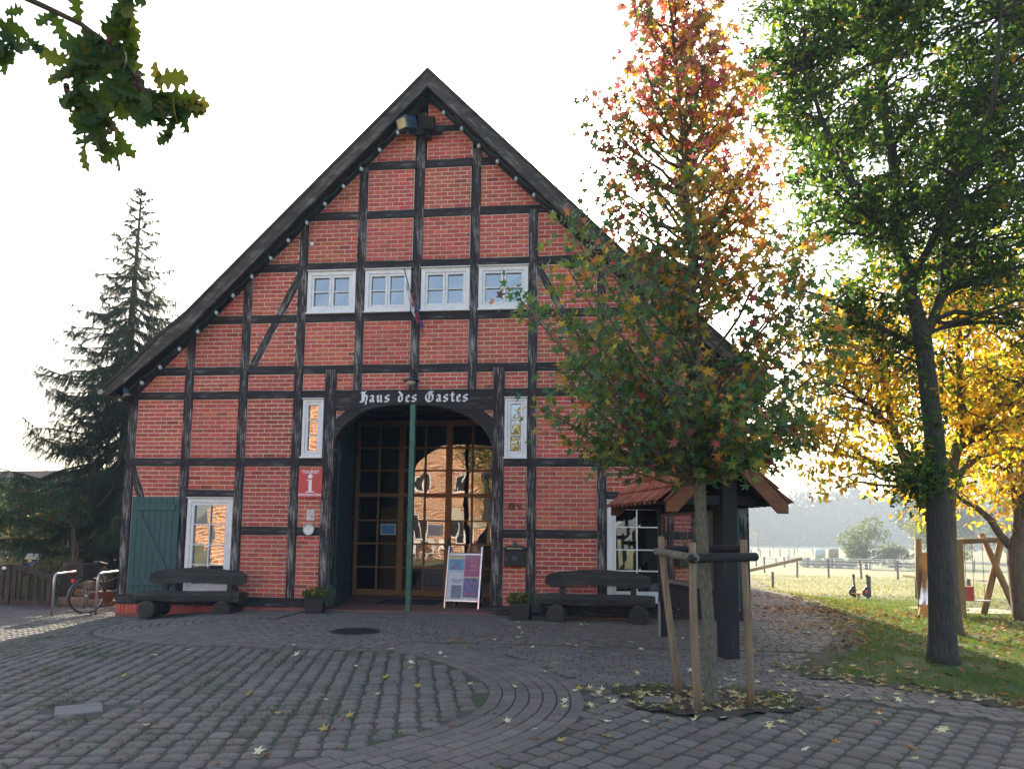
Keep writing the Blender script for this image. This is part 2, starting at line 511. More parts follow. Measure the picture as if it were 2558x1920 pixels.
# ------------------------------------------------------------------ the half-timbered house
XL, XR, XC = -9.16, 2.86, -3.15
def raf(x):                 # lower edge of the gable rafters (upper edge of the infill)
    return 10.04 - 1.004 * abs(x - XC)
house = empty('half_timbered_house', (XC, 0, 0), 0, 'large black and red half-timbered barn house with a steep gable and arched entrance', 'house')
HOX = -XC                   # children are given in world x; parent offset undone here
def hb(mb, name, mat, parent=None, smooth_=False):
    o = mb.build(name, MAT[mat], parent or house, smooth_)
    if parent is None: o.location = (HOX, 0, 0)
    return o

def beam(p0, p1, w, y0=-0.028, y1=0.12, mat='timber_post', name='post', poly=None, seed=None):
    """a timber in the facade plane; local x runs along it, edges slightly wavy"""
    p0 = Vector((p0[0], 0, p0[1])); p1 = Vector((p1[0], 0, p1[1]))
    d = p1 - p0; L = d.length; ang = math.atan2(d.z, d.x)
    n = max(2, int(L / 0.45))
    mb = MB(); vs = []
    b = 0.008
    for i in range(n + 1):
        x = L * i / n
        a = random.uniform(-0.005, 0.005); c = random.uniform(-0.005, 0.005); e = random.uniform(-0.002, 0.002)
        h0, h1 = -w / 2 + a, w / 2 + c
        for (yy, zz) in ((y1, h0), (y0 + b + e, h0), (y0 + e, h0 + b), (y0 + e, h1 - b), (y0 + b + e, h1), (y1, h1)):
            vs.append((x, yy, zz))
    fs = []
    for i in range(n):
        for k in range(6):
            k2 = (k + 1) % 6
            fs.append((i * 6 + k, i * 6 + k2, (i + 1) * 6 + k2, (i + 1) * 6 + k))
    fs.append((5, 4, 3, 2, 1, 0)); fs.append(tuple(n * 6 + k for k in range(6)))
    mb.add(vs, fs)
    o = mb.build(name, MAT[mat], house)
    o.location = (p0.x + HOX, 0, p0.z)
    o.rotation_euler = (0, -ang, 0)
    return o

W2 = 0.17
HB = [8.745, 7.735, 6.70, 5.66, 4.625]                      # full-width cross beams
for k, z in enumerate(HB):
    h = (10.04 - (z - 0.02)) / 1.004
    beam((XC - h, z), (XC + h, z), 0.165, -0.024, mat='timber_beam', name='cross_beam')
beam((XL + 0.02, 4.135), (-5.10, 4.135), 0.16, -0.024, mat='timber_beam', name='cross_beam')
beam((-1.60, 4.135), (XR - 0.02, 4.135), 0.16, -0.024, mat='timber_beam', name='cross_beam')
beam((XL + 0.05, 2.81), (-5.10, 2.81), 0.16, -0.024, mat='timber_beam', name='cross_beam')
beam((-1.60, 2.81), (XR - 0.05, 2.81), 0.16, -0.024, mat='timber_beam', name='cross_beam')
for a, b_ in ((-6.68, -5.72), (-5.57, -5.10), (-1.60, -1.14), (-0.97, 0.16)):
    beam((a, 1.48), (b_, 1.48), 0.16, -0.022, mat='timber_beam', name='rail')
beam((-7.83, 2.19), (-6.85, 2.19), 0.15, -0.022, mat='timber_beam', name='rail')
beam((0.32, 2.19), (1.42, 2.19), 0.15, -0.022, mat='timber_beam', name='rail')
beam((XL - 0.01, 0.13), (-5.10, 0.13), 0.18, -0.045, mat='timber_beam', name='sill_beam')
beam((-1.80, 0.08), (XR, 0.08), 0.17, -0.045, mat='timber_beam', name='sill_beam')
PX = dict(A=-9.07, B=-7.91, C=-6.77, D=-5.65, E=-4.99, E2=-1.69, G=-1.06, H=0.24, I=1.50, J=2.77)
for k, x in PX.items():
    top = 4.62 if k in ('E', 'E2') else min(raf(x) + 0.05, 8.72)
    if k in ('A', 'J'): top = 4.1
    if k == 'G': top = 7.72
    beam((x, 0.2 if k not in 'E2' else 0.02), (x, top), W2 + (0.05 if k in ('E', 'E2') else 0), -0.034, mat='timber_post')
beam((-4.46, 4.2), (-4.46, 8.72), W2, -0.030)
beam((-3.35, 4.2), (-3.30, 9.82), W2, -0.030)
beam((-2.21, 4.2), (-2.18, 9.02), W2, -0.030)
beam((-3.85, 9.47), (-2.47, 9.47), 0.13, -0.022, mat='timber_beam', name='collar_beam')
beam((-5.68, 6.60), (-6.60, 4.72), 0.15, -0.018, mat='timber_post', name='brace')
beam((-0.98, 6.60), (0.0, 4.72), 0.15, -0.018, mat='timber_post', name='brace')
beam((-9.03, 2.74), (-8.38, 1.0), 0.15, -0.018, mat='timber_post', name='brace')
# rafters of the gable
for sgn in (-1, 1):
    beam((XC, 10.04 + 0.165), (XC + sgn * 6.05, 10.04 + 0.165 - 1.004 * 6.05), 0.24, -0.050, 0.14, 'timber_beam', 'rafter')

# lintel with the basket arch cut into it, and the two curved braces
ARCH = [(-4.88, 2.55), (-4.88, 3.07), (-4.86, 3.22), (-4.77, 3.42), (-4.63, 3.57), (-4.40, 3.745), (-4.10, 3.85), (-3.75, 3.905), (-3.35, 3.915), (-2.94, 3.89), (-2.58, 3.81), (-2.24, 3.66), (-2.0, 3.47), (-1.86, 3.26), (-1.80, 3.05), (-1.80, 2.55)]
mb = MB()
lint = [(-4.90, 3.815), (-4.27, 3.805), (-4.10, 3.85), (-3.75, 3.905), (-3.35, 3.915), (-2.94, 3.89), (-2.58, 3.81), (-1.78, 3.80), (-1.78, 4.2), (-4.90, 4.2)]
mb.prism([(-4.90, 3.915), (-1.78, 3.915), (-1.78, 4.2), (-4.90, 4.2)], -0.048, 0.2)
mb.prism([(-4.90, 3.815), (-4.27, 3.805), (-4.10, 3.85), (-3.75, 3.905), (-3.35, 3.915), (-4.90, 3.915)], -0.048, 0.2)
mb.prism([(-3.35, 3.915), (-2.94, 3.89), (-2.58, 3.81), (-1.78, 3.80), (-1.78, 3.915)], -0.048, 0.2)
hb(mb, 'lintel', 'timber_beam')
mb = MB()
for poly in ([(-4.90, 2.9), (-4.88, 2.9), (-4.88, 3.07), (-4.86, 3.22), (-4.90, 3.62)],
             [(-4.86, 3.22), (-4.77, 3.42), (-4.90, 3.62)], [(-4.77, 3.42), (-4.63, 3.57), (-4.66, 3.81), (-4.90, 3.62)],
             [(-4.63, 3.57), (-4.40, 3.745), (-4.27, 3.805), (-4.66, 3.81)]):
    mb.prism(poly, -0.030, 0.19)
hb(mb, 'arch_brace', 'timber_beam')
mb = MB()
for poly in ([(-1.80, 2.9), (-1.79, 2.9), (-1.79, 3.62), (-1.86, 3.26), (-1.80, 3.05)],
             [(-1.79, 3.62), (-2.0, 3.47), (-1.86, 3.26)], [(-2.0, 3.47), (-1.79, 3.62), (-2.02, 3.80), (-2.24, 3.66)],
             [(-2.24, 3.66), (-2.02, 3.80), (-2.58, 3.81)]):
    mb.prism(poly, -0.030, 0.19)
hb(mb, 'arch_brace', 'timber_beam')
mb = MB()       # oak pegs at the joints
for x in list(PX.values()) + [-4.46, -3.35, -2.2]:
    for z in HB + [4.135, 2.81, 0.13]:
        if z < raf(x) and not (-5.1 < x < -1.6 and z < 4.3):
            for dx in (-0.03, 0.035):
                mb.lathe([(0.013, -0.012), (0.013, 0.0), (0.006, 0.004)], (x + dx, -0.036, z + random.uniform(-0.03, 0.03)), 6, Matrix.Rotation(R(90), 4, 'X'))
o = hb(mb, 'peg', 'timber_beam'); o['kind'] = 'stuff'

# ---- infill panels: convex polygons between the timbers
def clip(poly, a, b, c):            # keep a*x + b*z <= c
    out = []
    n = len(poly)
    for i in range(n):
        p, q = poly[i], poly[(i + 1) % n]
        dp, dq = a * p[0] + b * p[1] - c, a * q[0] + b * q[1] - c
        if dp <= 0: out.append(p)
        if (dp < 0 < dq) or (dq < 0 < dp):
            t = dp / (dp - dq)
            out.append((p[0] + t * (q[0] - p[0]), p[1] + t * (q[1] - p[1])))
    return out
def area(p):
    return 0.5 * sum(p[i][0] * p[(i + 1) % len(p)][1] - p[(i + 1) % len(p)][0] * p[i][1] for i in range(len(p)))
panels = []
def cell(x0, x1, z0, z1, cuts=()):
    p = [(x0, z0), (x1, z0), (x1, z1), (x0, z1)]
    p = clip(p, 1.004, 1, 10.04 + 1.004 * XC)
    if len(p) > 2: p = clip(p, -1.004, 1, 10.04 - 1.004 * XC)
    for c in cuts:
        if len(p) > 2: p = clip(p, *c)
    if len(p) > 2 and area(p) > 0.004: panels.append(p)
def strip_cuts(p0, p1, w):          # the two half planes either side of a brace
    dx, dz = p1[0] - p0[0], p1[1] - p0[1]; L = math.hypot(dx, dz); nx, nz = -dz / L, dx / L
    c = nx * p0[0] + nz * p0[1]
    return (nx, nz, c - w / 2), (-nx, -nz, -(c + w / 2))
hw = W2 / 2
up = [-7.91, -6.77, -5.65, -4.46, -3.35, -2.21, -1.06, 0.24, 1.50]
edges = [-9.6] + up + [3.3]
rows = [(4.215, 4.54), (4.71, 5.575), (5.745, 6.615), (6.785, 7.65), (7.82, 8.66), (8.83, 9.405), (9.54, 10.1)]
brL = strip_cuts((-5.68, 6.60), (-6.60, 4.72), 0.15); brR = strip_cuts((-0.98, 6.60), (0.0, 4.72), 0.15)
for ri, (z0, z1) in enumerate(rows):
    for i in range(len(edges) - 1):
        a, b_ = edges[i], edges[i + 1]
        x0 = a + (hw if i > 0 else 0); x1 = b_ - (hw if i < len(edges) - 2 else 0)
        if ri >= 3 and a < -5 and raf(x1) < z0: continue
        if ri == 0 and i in (3, 4, 5, 6): continue                   # over the entrance: done below
        if ri == 2 and i in (3, 4, 5, 6): continue                   # the four windows
        if ri == 5:                                                 # only the king post and one more
            continue
        if ri == 6: continue
        if ri in (1, 2) and i == 2:
            for c in brL: cell(x0, x1, z0, z1, [c])
        elif ri in (1, 2) and i == 7:
            for c in brR: cell(x0, x1, z0, z1, [c])
        elif ri == 4 and a <= -1.2 and b_ > -1.2:
            cell(x0, 3.0, z0, z1)
        elif ri == 4 and i > 7: continue
        else: cell(x0, x1, z0, z1)
cell(-5.0, -3.35 - hw, 8.83, 9.405); cell(-3.28 + hw, -2.19 - hw, 8.83, 9.405); cell(-2.19 + hw, -1.0, 8.83, 9.405)
cell(-3.27 + hw, -2.3, 9.54, 10.1)
for x0, x1 in ((-5.565, -5.10), (-4.88, -4.545), (-4.375, -3.435), (-3.265, -2.295), (-2.125, -1.80), (-1.58, -1.145)):
    cell(x0, x1, 4.215, 4.54)
panels.append([(-4.87, 3.66), (-4.69, 3.81), (-4.87, 3.81)]); panels.append([(-1.80, 3.66), (-1.80, 3.80), (-1.99, 3.80)])
for x0, x1, z0, z1 in ((-8.98, -7.995, 2.89, 4.055), (-7.825, -6.855, 2.89, 4.055), (-6.685, -5.735, 2.89, 4.055),
                       (-7.825, -6.855, 2.265, 2.73), (-6.685, -5.735, 1.56, 2.73), (-6.685, -5.735, 0.22, 1.40),
                       (-5.565, -5.10, 1.56, 2.73), (-5.565, -5.10, 0.22, 1.40),
                       (-1.58, -1.145, 1.56, 2.73), (-1.58, -1.145, 0.165, 1.40),
                       (-0.975, 0.155, 2.89, 4.055), (0.325, 1.415, 2.89, 4.055), (1.585, 2.685, 2.89, 4.055),
                       (-0.975, 0.155, 1.56, 2.73), (-0.975, 0.155, 0.165, 1.40), (0.325, 1.415, 2.265, 2.73), (1.585, 2.685, 0.165, 2.73)):
    cell(x0, x1, z0, z1)
for c in strip_cuts((-9.03, 2.74), (-8.38, 1.0), 0.15): cell(-8.98, -7.995, 0.22, 2.73, [c])

pieces = []                       # (distance to the viewer, polygon, tint)
for p in panels:
    if area(p) < 0: p = p[::-1]
    mortar = MB(); mortar.tint = rnd_tint(0.85, 1.06, 0.02)
    mortar.prism(p, 0.0, 0.115); hb(mortar, 'mortar_infill', 'mortar')
    zs = [q[1] for q in p]; xs = [q[0] for q in p]
    x0, x1, z0, z1 = min(xs), max(xs), min(zs), max(zs)
    nrow = max(1, round((z1 - z0 - 0.01) / 0.0833)); ph = (z1 - z0 - 0.012) / nrow
    off = random.choice((0.0, 0.125)); pf = random.gauss(1.0, 0.07); ph2 = random.uniform(0.92, 1.12)
    for r in range(nrow):
        zz0 = z0 + 0.012 + r * ph; zz1 = zz0 + ph - 0.0165
        x = x0 + 0.011 - (off if r % 2 else (0.125 + off) % 0.25) * random.choice((1, 1, 0.96))
        while x < x1 - 0.01:
            L = 0.25 * random.uniform(0.985, 1.015)
            a, b_ = max(x, x0 + 0.011), min(x + L - 0.0145, x1 - 0.011)
            if b_ - a > 0.02:
                j = lambda: random.uniform(-0.0012, 0.0012)
                q = [(a + j(), zz0 + j()), (b_ + j(), zz0 + j()), (b_ + j(), zz1 + j()), (a + j(), zz1 + j())]
                # shrink against slanted edges
                n = len(p); ok = True
                for i in range(n):
                    (ax, az), (bx, bz) = p[i], p[(i + 1) % n]
                    dx, dz = bx - ax, bz - az; Lq = math.hypot(dx, dz)
                    if Lq < 1e-6: continue
                    nx, nz = dz / Lq, -dx / Lq
                    q = clip(q, nx, nz, nx * ax + nz * az - 0.010)
                    if len(q) < 3: ok = False; break
                if ok and abs(area(q)) > 0.0004:
                    cx, cz = sum(t[0] for t in q) / len(q), sum(t[1] for t in q) / len(q)
                    pieces.append((math.hypot(cx - 0.03, 13.2) + abs(cz - 1.5) * 0.1 + (0 if len(q) == 4 and b_ - a > 0.2 else 50), q, cx, cz, pf, ph2))
            x += L
def brick_tint():
    g = random.gauss(1.0, 0.11) * globals().get('PF', 1.0) * (0.62 if random.random() < 0.018 else 1.0)
    return (g * random.uniform(0.94, 1.06), g * random.uniform(0.82, 1.25) * globals().get('PH', 1.0), g * random.uniform(0.88, 1.3))
pieces.sort(key=lambda t: t[0])
rest = MB()
PF = 1.0; PH = 1.0
for k, (d, q, cx, cz, PF, PH) in enumerate(pieces):
    y0 = -0.009 + random.uniform(-0.002, 0.002)
    if k < 290:
        m1 = MB(); m1.tint = brick_tint()
        m1.prism([(x - cx, z - cz) for x, z in q], y0, 0.02, 0.003)
        o = m1.build('brick', MAT['brick'], house); o.location = (cx + HOX, 0, cz)
    else:
        rest.tint = brick_tint(); rest.prism(q, y0, 0.02, 0.003)
o = hb(rest, 'brick_courses', 'brick'); o['kind'] = 'stuff'

# plinth of upright bricks, seen where the ground falls away
mb = MB(); mb.tint = (0.35, 0.33, 0.3); mb.box(XL + 0.01, -5.05, -0.02, 0.1, -0.45, 0.035); mb.box(-1.8, XR - 0.01, -0.02, 0.1, -0.4, -0.01)
mb.box(XL - 0.02, XL + 0.02, -0.02, 18, -0.6, 0.035); mb.box(XR - 0.02, XR + 0.02, -0.02, 18, -0.6, 0.035)
hb(mb, 'plinth_mortar', 'mortar')
mb = MB()
x = XL + 0.02
while x < XR - 0.08:
    if not (-5.1 < x < -1.85):
        mb.tint = brick_tint(); mb.box(x, x + 0.072, -0.032, 0.0, -0.14, 0.03 if x < -5 else -0.008)
    x += 0.083
x = XL + 0.02
while x < -5.2:
    mb.tint = (0.55, 0.9, 0.9); mb.box(x, x + 0.24, -0.036, 0.0, -0.42, -0.15); x += 0.25
o = hb(mb, 'plinth_brick', 'brick'); o['kind'] = 'stuff'

# body of the barn: side walls, rear gable, floor, dark inside
BL = 19.0
mb = MB(); mb.tint = (0.9, 0.9, 0.9)
mb.box(XL, XL + 0.1, 0.13, BL, 0.03, 4.1); mb.box(XR - 0.1, XR, 0.13, BL, 0.03, 4.1)
mb.prism([(XL, 0), (XR, 0), (XR, 4.1), (XC, 10.1), (XL, 4.1)], BL, BL + 0.1)
hb(mb, 'side_wall', 'brick')
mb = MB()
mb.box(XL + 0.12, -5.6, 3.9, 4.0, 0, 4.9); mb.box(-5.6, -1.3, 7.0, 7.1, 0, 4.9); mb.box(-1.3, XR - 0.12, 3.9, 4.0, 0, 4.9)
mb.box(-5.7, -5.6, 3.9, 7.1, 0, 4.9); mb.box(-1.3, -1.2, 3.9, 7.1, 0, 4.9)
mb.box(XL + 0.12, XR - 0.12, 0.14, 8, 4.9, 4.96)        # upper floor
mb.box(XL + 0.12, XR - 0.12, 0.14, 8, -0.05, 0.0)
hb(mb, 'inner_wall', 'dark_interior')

# ---- roof with flared eaves
OUT = [(0, 10.43), (4.72, 5.66), (5.30, 5.17), (5.86, 4.62), (6.33, 4.20)]
def oz(t):
    for (a, za), (b_, zb) in zip(OUT, OUT[1:]):
        if t <= b_: return za + (zb - za) * (t - a) / (b_ - a)
    return OUT[-1][1]
RX = -3.12
for sgn in (-1, 1):
    mb = MB()
    vs = []; fs = []
    for (t_, z) in OUT:
        x = RX + sgn * t_
        vs += [(x, -0.34, z + 0.03), (x, BL + 0.3, z + 0.03), (x, BL + 0.3, z - 0.10), (x, -0.34, z - 0.10)]
    for i in range(len(OUT) - 1):
        for k in range(4):
            q = (i * 4 + k, i * 4 + (k + 1) % 4, (i + 1) * 4 + (k + 1) % 4, (i + 1) * 4 + k)
            fs.append(q)
    fs += [(0, 1, 2, 3), tuple(reversed(range(len(vs) - 4, len(vs))))]
    mb.add(vs, fs)
    roof = hb(mb, 'roof', 'old_roof')
    # tile courses over the slab (mostly seen from the side)
    mb = MB()
    for i in range(26):
        t_ = 6.36 - i * 0.245
        for j in range(24):
            y = -0.30 + j * 0.8
            mb.tint = rnd_tint(0.7, 1.1)
            x0_, x1_ = RX + sgn * t_, RX + sgn * (t_ - 0.27)
            z0_, z1_ = oz(t_) + 0.062, oz(t_ - 0.27) + 0.035
            mb.add([(x0_, y, z0_), (x0_, y + 0.78, z0_), (x1_, y + 0.78, z1_), (x1_, y, z1_), (x0_, y, z0_ - 0.03), (x0_, y + 0.78, z0_ - 0.03)],
                   [(0, 1, 2, 3), (0, 4, 5, 1), (0, 3, 4), (1, 5, 2)])
    o = hb(mb, 'roof_tile', 'old_roof', roof); o['kind'] = 'stuff'
    # verge board
    mb = MB()
    inner = [(0, 10.10), (4.72, 5.30), (5.30, 4.83), (5.86, 4.36), (6.22, 4.07)]
    n = len(OUT); vs = []
    for yy in (-0.425, -0.37):
        for (t_, z) in OUT: vs.append((RX + sgn * (t_ + (0.0 if t_ else 0.004)), yy, z + 0.02))
        for (t_, z) in inner: vs.append((RX + sgn * (t_ + (0.0 if t_ else 0.004)), yy, z))
    fs = []
    for i in range(n - 1):
        fs.append((i, i + 1, n + i + 1, n + i)); fs.append((2 * n + i, 3 * n + i, 3 * n + i + 1, 2 * n + i + 1))
        fs.append((i, 2 * n + i, 2 * n + i + 1, i + 1)); fs.append((n + i, n + i + 1, 3 * n + i + 1, 3 * n + i))
    fs.append((0, n, 3 * n, 2 * n)); fs.append((n - 1, 2 * n - 1 + 2 * n, 2 * n - 1, n - 1)[:3])
    fs.append((n - 1, 3 * n - 1, 4 * n - 1, 2 * n - 1))
    mb.add(vs, fs)
    # second, proud batten along the top edge
    o = hb(mb, 'verge_board', 'verge_wood_left' if sgn < 0 else 'verge_wood_right')
    mb = MB()
    for (a, b_) in zip(OUT, OUT[1:]):
        x0_, x1_ = RX + sgn * a[0], RX + sgn * b_[0]
        mb.add([(x0_, -0.445, a[1] + 0.06), (x1_, -0.445, b_[1] + 0.06), (x1_, -0.445, b_[1] - 0.02), (x0_, -0.445, a[1] - 0.02),
                (x0_, -0.34, a[1] + 0.06), (x1_, -0.34, b_[1] + 0.06), (x1_, -0.34, b_[1] - 0.02), (x0_, -0.34, a[1] - 0.02)],
               [(0, 1, 2, 3), (4, 5, 1, 0), (3, 2, 6, 7), (7, 6, 5, 4)])
    hb(mb, 'verge_strip', 'verge_wood_dark')
    # soffit boards between wall and verge
    mb = MB()
    for (a, b_) in zip(inner, inner[1:]):
        x0_, x1_ = RX + sgn * a[0], RX + sgn * b_[0]
        mb.add([(x0_, -0.37, a[1] + 0.10), (x1_, -0.37, b_[1] + 0.10), (x1_, 0.15, b_[1] + 0.10), (x0_, 0.15, a[1] + 0.10)], [(0, 1, 2, 3)])
    mb.box(*sorted((RX + sgn * 5.9, RX + sgn * 6.28)), -0.36, BL, 4.03, 4.055)
    hb(mb, 'soffit', 'verge_wood_dark')
    mb = MB()
    pts = [(RX + sgn * 6.40, y, 4.15) for y in (-0.40, 6, 12, BL)]
    mb.tube(pts, 0.055, 8)
    hb(mb, 'gutter', 'zinc')
    # infill between rafter and roof
    mb = MB()
    mb.prism([(XC, 10.33), (XC + sgn * 6.0, 4.36), (XC + sgn * 6.0, 4.2), (XC, 10.1)][::(1 if sgn < 0 else -1)], 0.02, 0.1)
    hb(mb, 'gable_board', 'verge_wood_dark')
# shed dormer on the right slope
mb = MB()
mb.add([(1.0, 4.0, 8.62), (2.72, 4.0, 7.92), (2.72, 8.5, 7.92), (1.0, 8.5, 8.62), (1.0, 4.0, 8.50), (2.72, 4.0, 7.80), (2.72, 8.5, 7.80), (1.0, 8.5, 8.50)],
       [(0, 1, 2, 3), (4, 7, 6, 5), (0, 4, 5, 1), (1, 5, 6, 2), (2, 6, 7, 3)])
mb.add([(1.0, 4.1, 8.5), (2.55, 4.1, 7.85), (2.55, 4.1, 4.7), (1.0, 4.1, 6.2), (2.55, 8.4, 7.85), (2.55, 8.4, 4.7), (1.0, 8.4, 8.5), (1.0, 8.4, 6.2)],
       [(0, 3, 2, 1), (1, 2, 5, 4), (6, 4, 5, 7)])
hb(mb, 'dormer', 'old_roof')

# ---- windows
def window(parent, x0, x1, z0, z1, y=-0.03, cols=2, rows_=2, fw=0.075, sash=0.045, mw=0.022, split=True, ledge=True, name='window', rowz=None):
    w = MB()
    w.bbox(x0, x0 + fw, y, 0.11, z0, z1); w.bbox(x1 - fw, x1, y, 0.11, z0, z1)
    w.bbox(x0 + fw, x1 - fw, y + 0.002, 0.11, z0, z0 + fw); w.bbox(x0 + fw, x1 - fw, y + 0.002, 0.11, z1 - fw, z1)
    wo = hb(w, name, 'white_paint', None if parent is house else parent)
    if ledge:
        l = MB(); l.bbox(x0 - 0.01, x1 + 0.01, y - 0.045, 0.0, z0 - 0.035, z0 - 0.001, 0.005)
        l.build('sill', MAT['white_paint'], wo)
        l = MB(); l.bbox(x0 - 0.01, x1 + 0.01, y - 0.04, 0.0, z1 + 0.001, z1 + 0.02, 0.004); l.build('drip_board', MAT['white_paint'], wo)
    ns = 2 if split else 1
    cw = (x1 - x0 - 2 * fw) / ns
    for s_ in range(ns):
        a = x0 + fw + s_ * cw + 0.003; b_ = a + cw - 0.006; c, d = z0 + fw + 0.003, z1 - fw - 0.003
        m = MB()
        m.bbox(a, a + sash, y + 0.012, 0.08, c, d, 0.005); m.bbox(b_ - sash, b_, y + 0.012, 0.08, c, d, 0.005)
        m.bbox(a + sash, b_ - sash, y + 0.014, 0.08, c, c + sash, 0.005); m.bbox(a + sash, b_ - sash, y + 0.014, 0.08, d - sash, d, 0.005)
        nc = cols // ns
        ga, gb, gc, gd = a + sash, b_ - sash, c + sash, d - sash
        xs = [ga + (gb - ga) * i / nc for i in range(nc + 1)]
        zs = [gc + (gd - gc) * i / rows_ for i in range(rows_ + 1)] if rowz is None else rowz
        for xx in xs[1:-1]: m.bbox(xx - mw / 2, xx + mw / 2, y + 0.02, 0.06, gc, gd, 0.004)
        for i in range(nc):
            for zz in zs[1:-1]: m.bbox(xs[i] + (mw / 2 if i else 0), xs[i + 1] - (mw / 2 if i < nc - 1 else 0), y + 0.022, 0.06, zz - mw / 2, zz + mw / 2, 0.004)
        m.build('sash', MAT['white_paint'], wo)
        for i in range(nc):
            for j in range(rows_):
                g = MB()
                t1, t2 = random.uniform(-.003, .003), random.uniform(-.003, .003)
                X0, X1, Z0, Z1 = xs[i] + 0.001, xs[i + 1] - 0.001, zs[j] + 0.001, zs[j + 1] - 0.001
                g.add([(X0, 0.028 + t1, Z0), (X1, 0.028 - t1, Z0), (X1, 0.028 + t2, Z1), (X0, 0.028 - t2, Z1)], [(0, 1, 2, 3)])
                g.build('pane', MAT['window_glass'], wo)
    return wo
for (a, b_) in ((-5.54, -4.56), (-4.37, -3.45), (-3.245, -2.285), (-2.115, -1.15)):
    window(house, a, b_, 5.765, 6.60, fw=0.085)
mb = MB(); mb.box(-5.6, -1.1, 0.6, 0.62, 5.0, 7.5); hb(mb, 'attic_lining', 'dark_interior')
wl_ = window(house, -5.535, -5.115, 2.915, 4.035, cols=1, rows_=3, fw=0.06, sash=0.05, split=False)
mb = MB()
for i in range(9):
    x = -5.45 + i * 0.035
    mb.add([(x, 0.16 + 0.02 * (i % 2), 3.0), (x + 0.035, 0.18 - 0.02 * (i % 2), 3.0), (x + 0.035, 0.18 - 0.02 * (i % 2), 4.0), (x, 0.16 + 0.02 * (i % 2), 4.0)], [(0, 1, 2, 3)])
mb.build('curtain', MAT['curtain'], wl_)
window(house, -1.575, -1.15, 2.905, 4.025, cols=1, rows_=3, fw=0.06, sash=0.05, split=False)
wb = window(house, -7.80, -6.865, 0.30, 2.10, cols=2, rows_=4, fw=0.085, sash=0.055, split=False, rowz=[0.44, 0.81, 1.195, 1.59, 1.96])
mb = MB()
for i in range(34):
    z = 0.44 + i * 0.024
    mb.add([(-7.66, 0.10, z), (-6.99, 0.10, z), (-6.99, 0.118, z + 0.014), (-7.66, 0.118, z + 0.014)], [(0, 1, 2, 3)])
mb.build('blind', MAT['blind'], wb)
window(house, 0.335, 1.415, 0.30, 2.10, cols=2, rows_=4, fw=0.11, sash=0.05, split=False, rowz=[0.46, 0.83, 1.21, 1.62, 1.94])

def plank_shutter(x0, x1, z0, z1, flip=False):
    sh = MB()
    n = 8; w_ = (x1 - x0) / n
    first = None
    fr = MB(); fr.box(x0 + 0.02, x1 - 0.02, -0.062, -0.050, z0 + 0.02, z1 - 0.02)
    so = hb(fr, 'shutter', 'shutter_green')
    for i in range(n):
        p_ = MB(); a = x0 + i * w_
        p_.bbox(a + 0.002, a + w_ - 0.002, -0.085 + random.uniform(-0.002, 0.002), -0.063, z0 + random.uniform(0, 0.006), z1 - random.uniform(0, 0.006), 0.005)
        p_.build('plank', MAT['shutter_green'], so)
    for z in (z0 + 0.19, z1 - 0.27):
        p_ = MB(); p_.bbox(x0 + 0.05, x1 - 0.07, -0.108, -0.086, z, z + 0.13, 0.006); p_.build('batten', MAT['shutter_green'], so)
    p_ = MB(); L0 = Vector((x0 + 0.12, 0, z1 - 0.28)); L1 = Vector((x1 - 0.14, 0, z0 + 0.33))
    d = (L1 - L0).normalized(); nn = Vector((-d.z, 0, d.x)) * 0.055
    p_.prism([(q.x, q.z) for q in (L1 - nn, L1 + nn, L0 + nn, L0 - nn)], -0.104, -0.086)
    p_.build('brace', MAT['shutter_green'], so)
    return so
plank_shutter(-8.92, -7.93, 0.21, 2.12)
plank_shutter(1.70, 2.68, 0.22, 2.12)

# ---- arched entrance: recess, open green door, posts, glazed wall
GY = 3.0
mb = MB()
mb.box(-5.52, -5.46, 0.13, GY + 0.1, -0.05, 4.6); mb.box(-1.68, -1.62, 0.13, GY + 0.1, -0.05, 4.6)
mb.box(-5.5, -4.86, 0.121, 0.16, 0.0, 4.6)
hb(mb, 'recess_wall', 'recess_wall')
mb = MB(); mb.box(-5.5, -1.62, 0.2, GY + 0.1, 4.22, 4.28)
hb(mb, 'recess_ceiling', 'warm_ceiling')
for i in range(3):
    mb = MB(); mb.bbox(-5.45, -1.69, 0.75 + i * 0.8, 0.87 + i * 0.8, 4.10, 4.219, 0.01); hb(mb, 'ceiling_beam', 'timber_beam')
mb = MB(); mb.box(-5.46, -1.68, -0.05, GY, -0.12, 0.012)
fl = hb(mb, 'threshold', 'floor_tile')
tile_me = None
n_t = 0
for i in range(19):
    for j in range(15):
        x, y = -5.44 + i * 0.2, -0.04 + j * 0.2
        if tile_me is None:
            m = MB(); m.box(0, 0.193, 0, 0.193, 0.0, 0.012); tile_me = m.mesh('floor_tile', MAT['floor_tile'])
        o = link_mesh('floor_tile', tile_me, fl); o.location = (x, y, 0.0122)
mb = MB(); mb.box(-4.35, -3.1, 1.15, 2.2, 0.025, 0.037)
tag(mb.build('doormat', MAT['door_mat']), 'dark rectangular doormat lying inside the arched entrance', 'doormat')

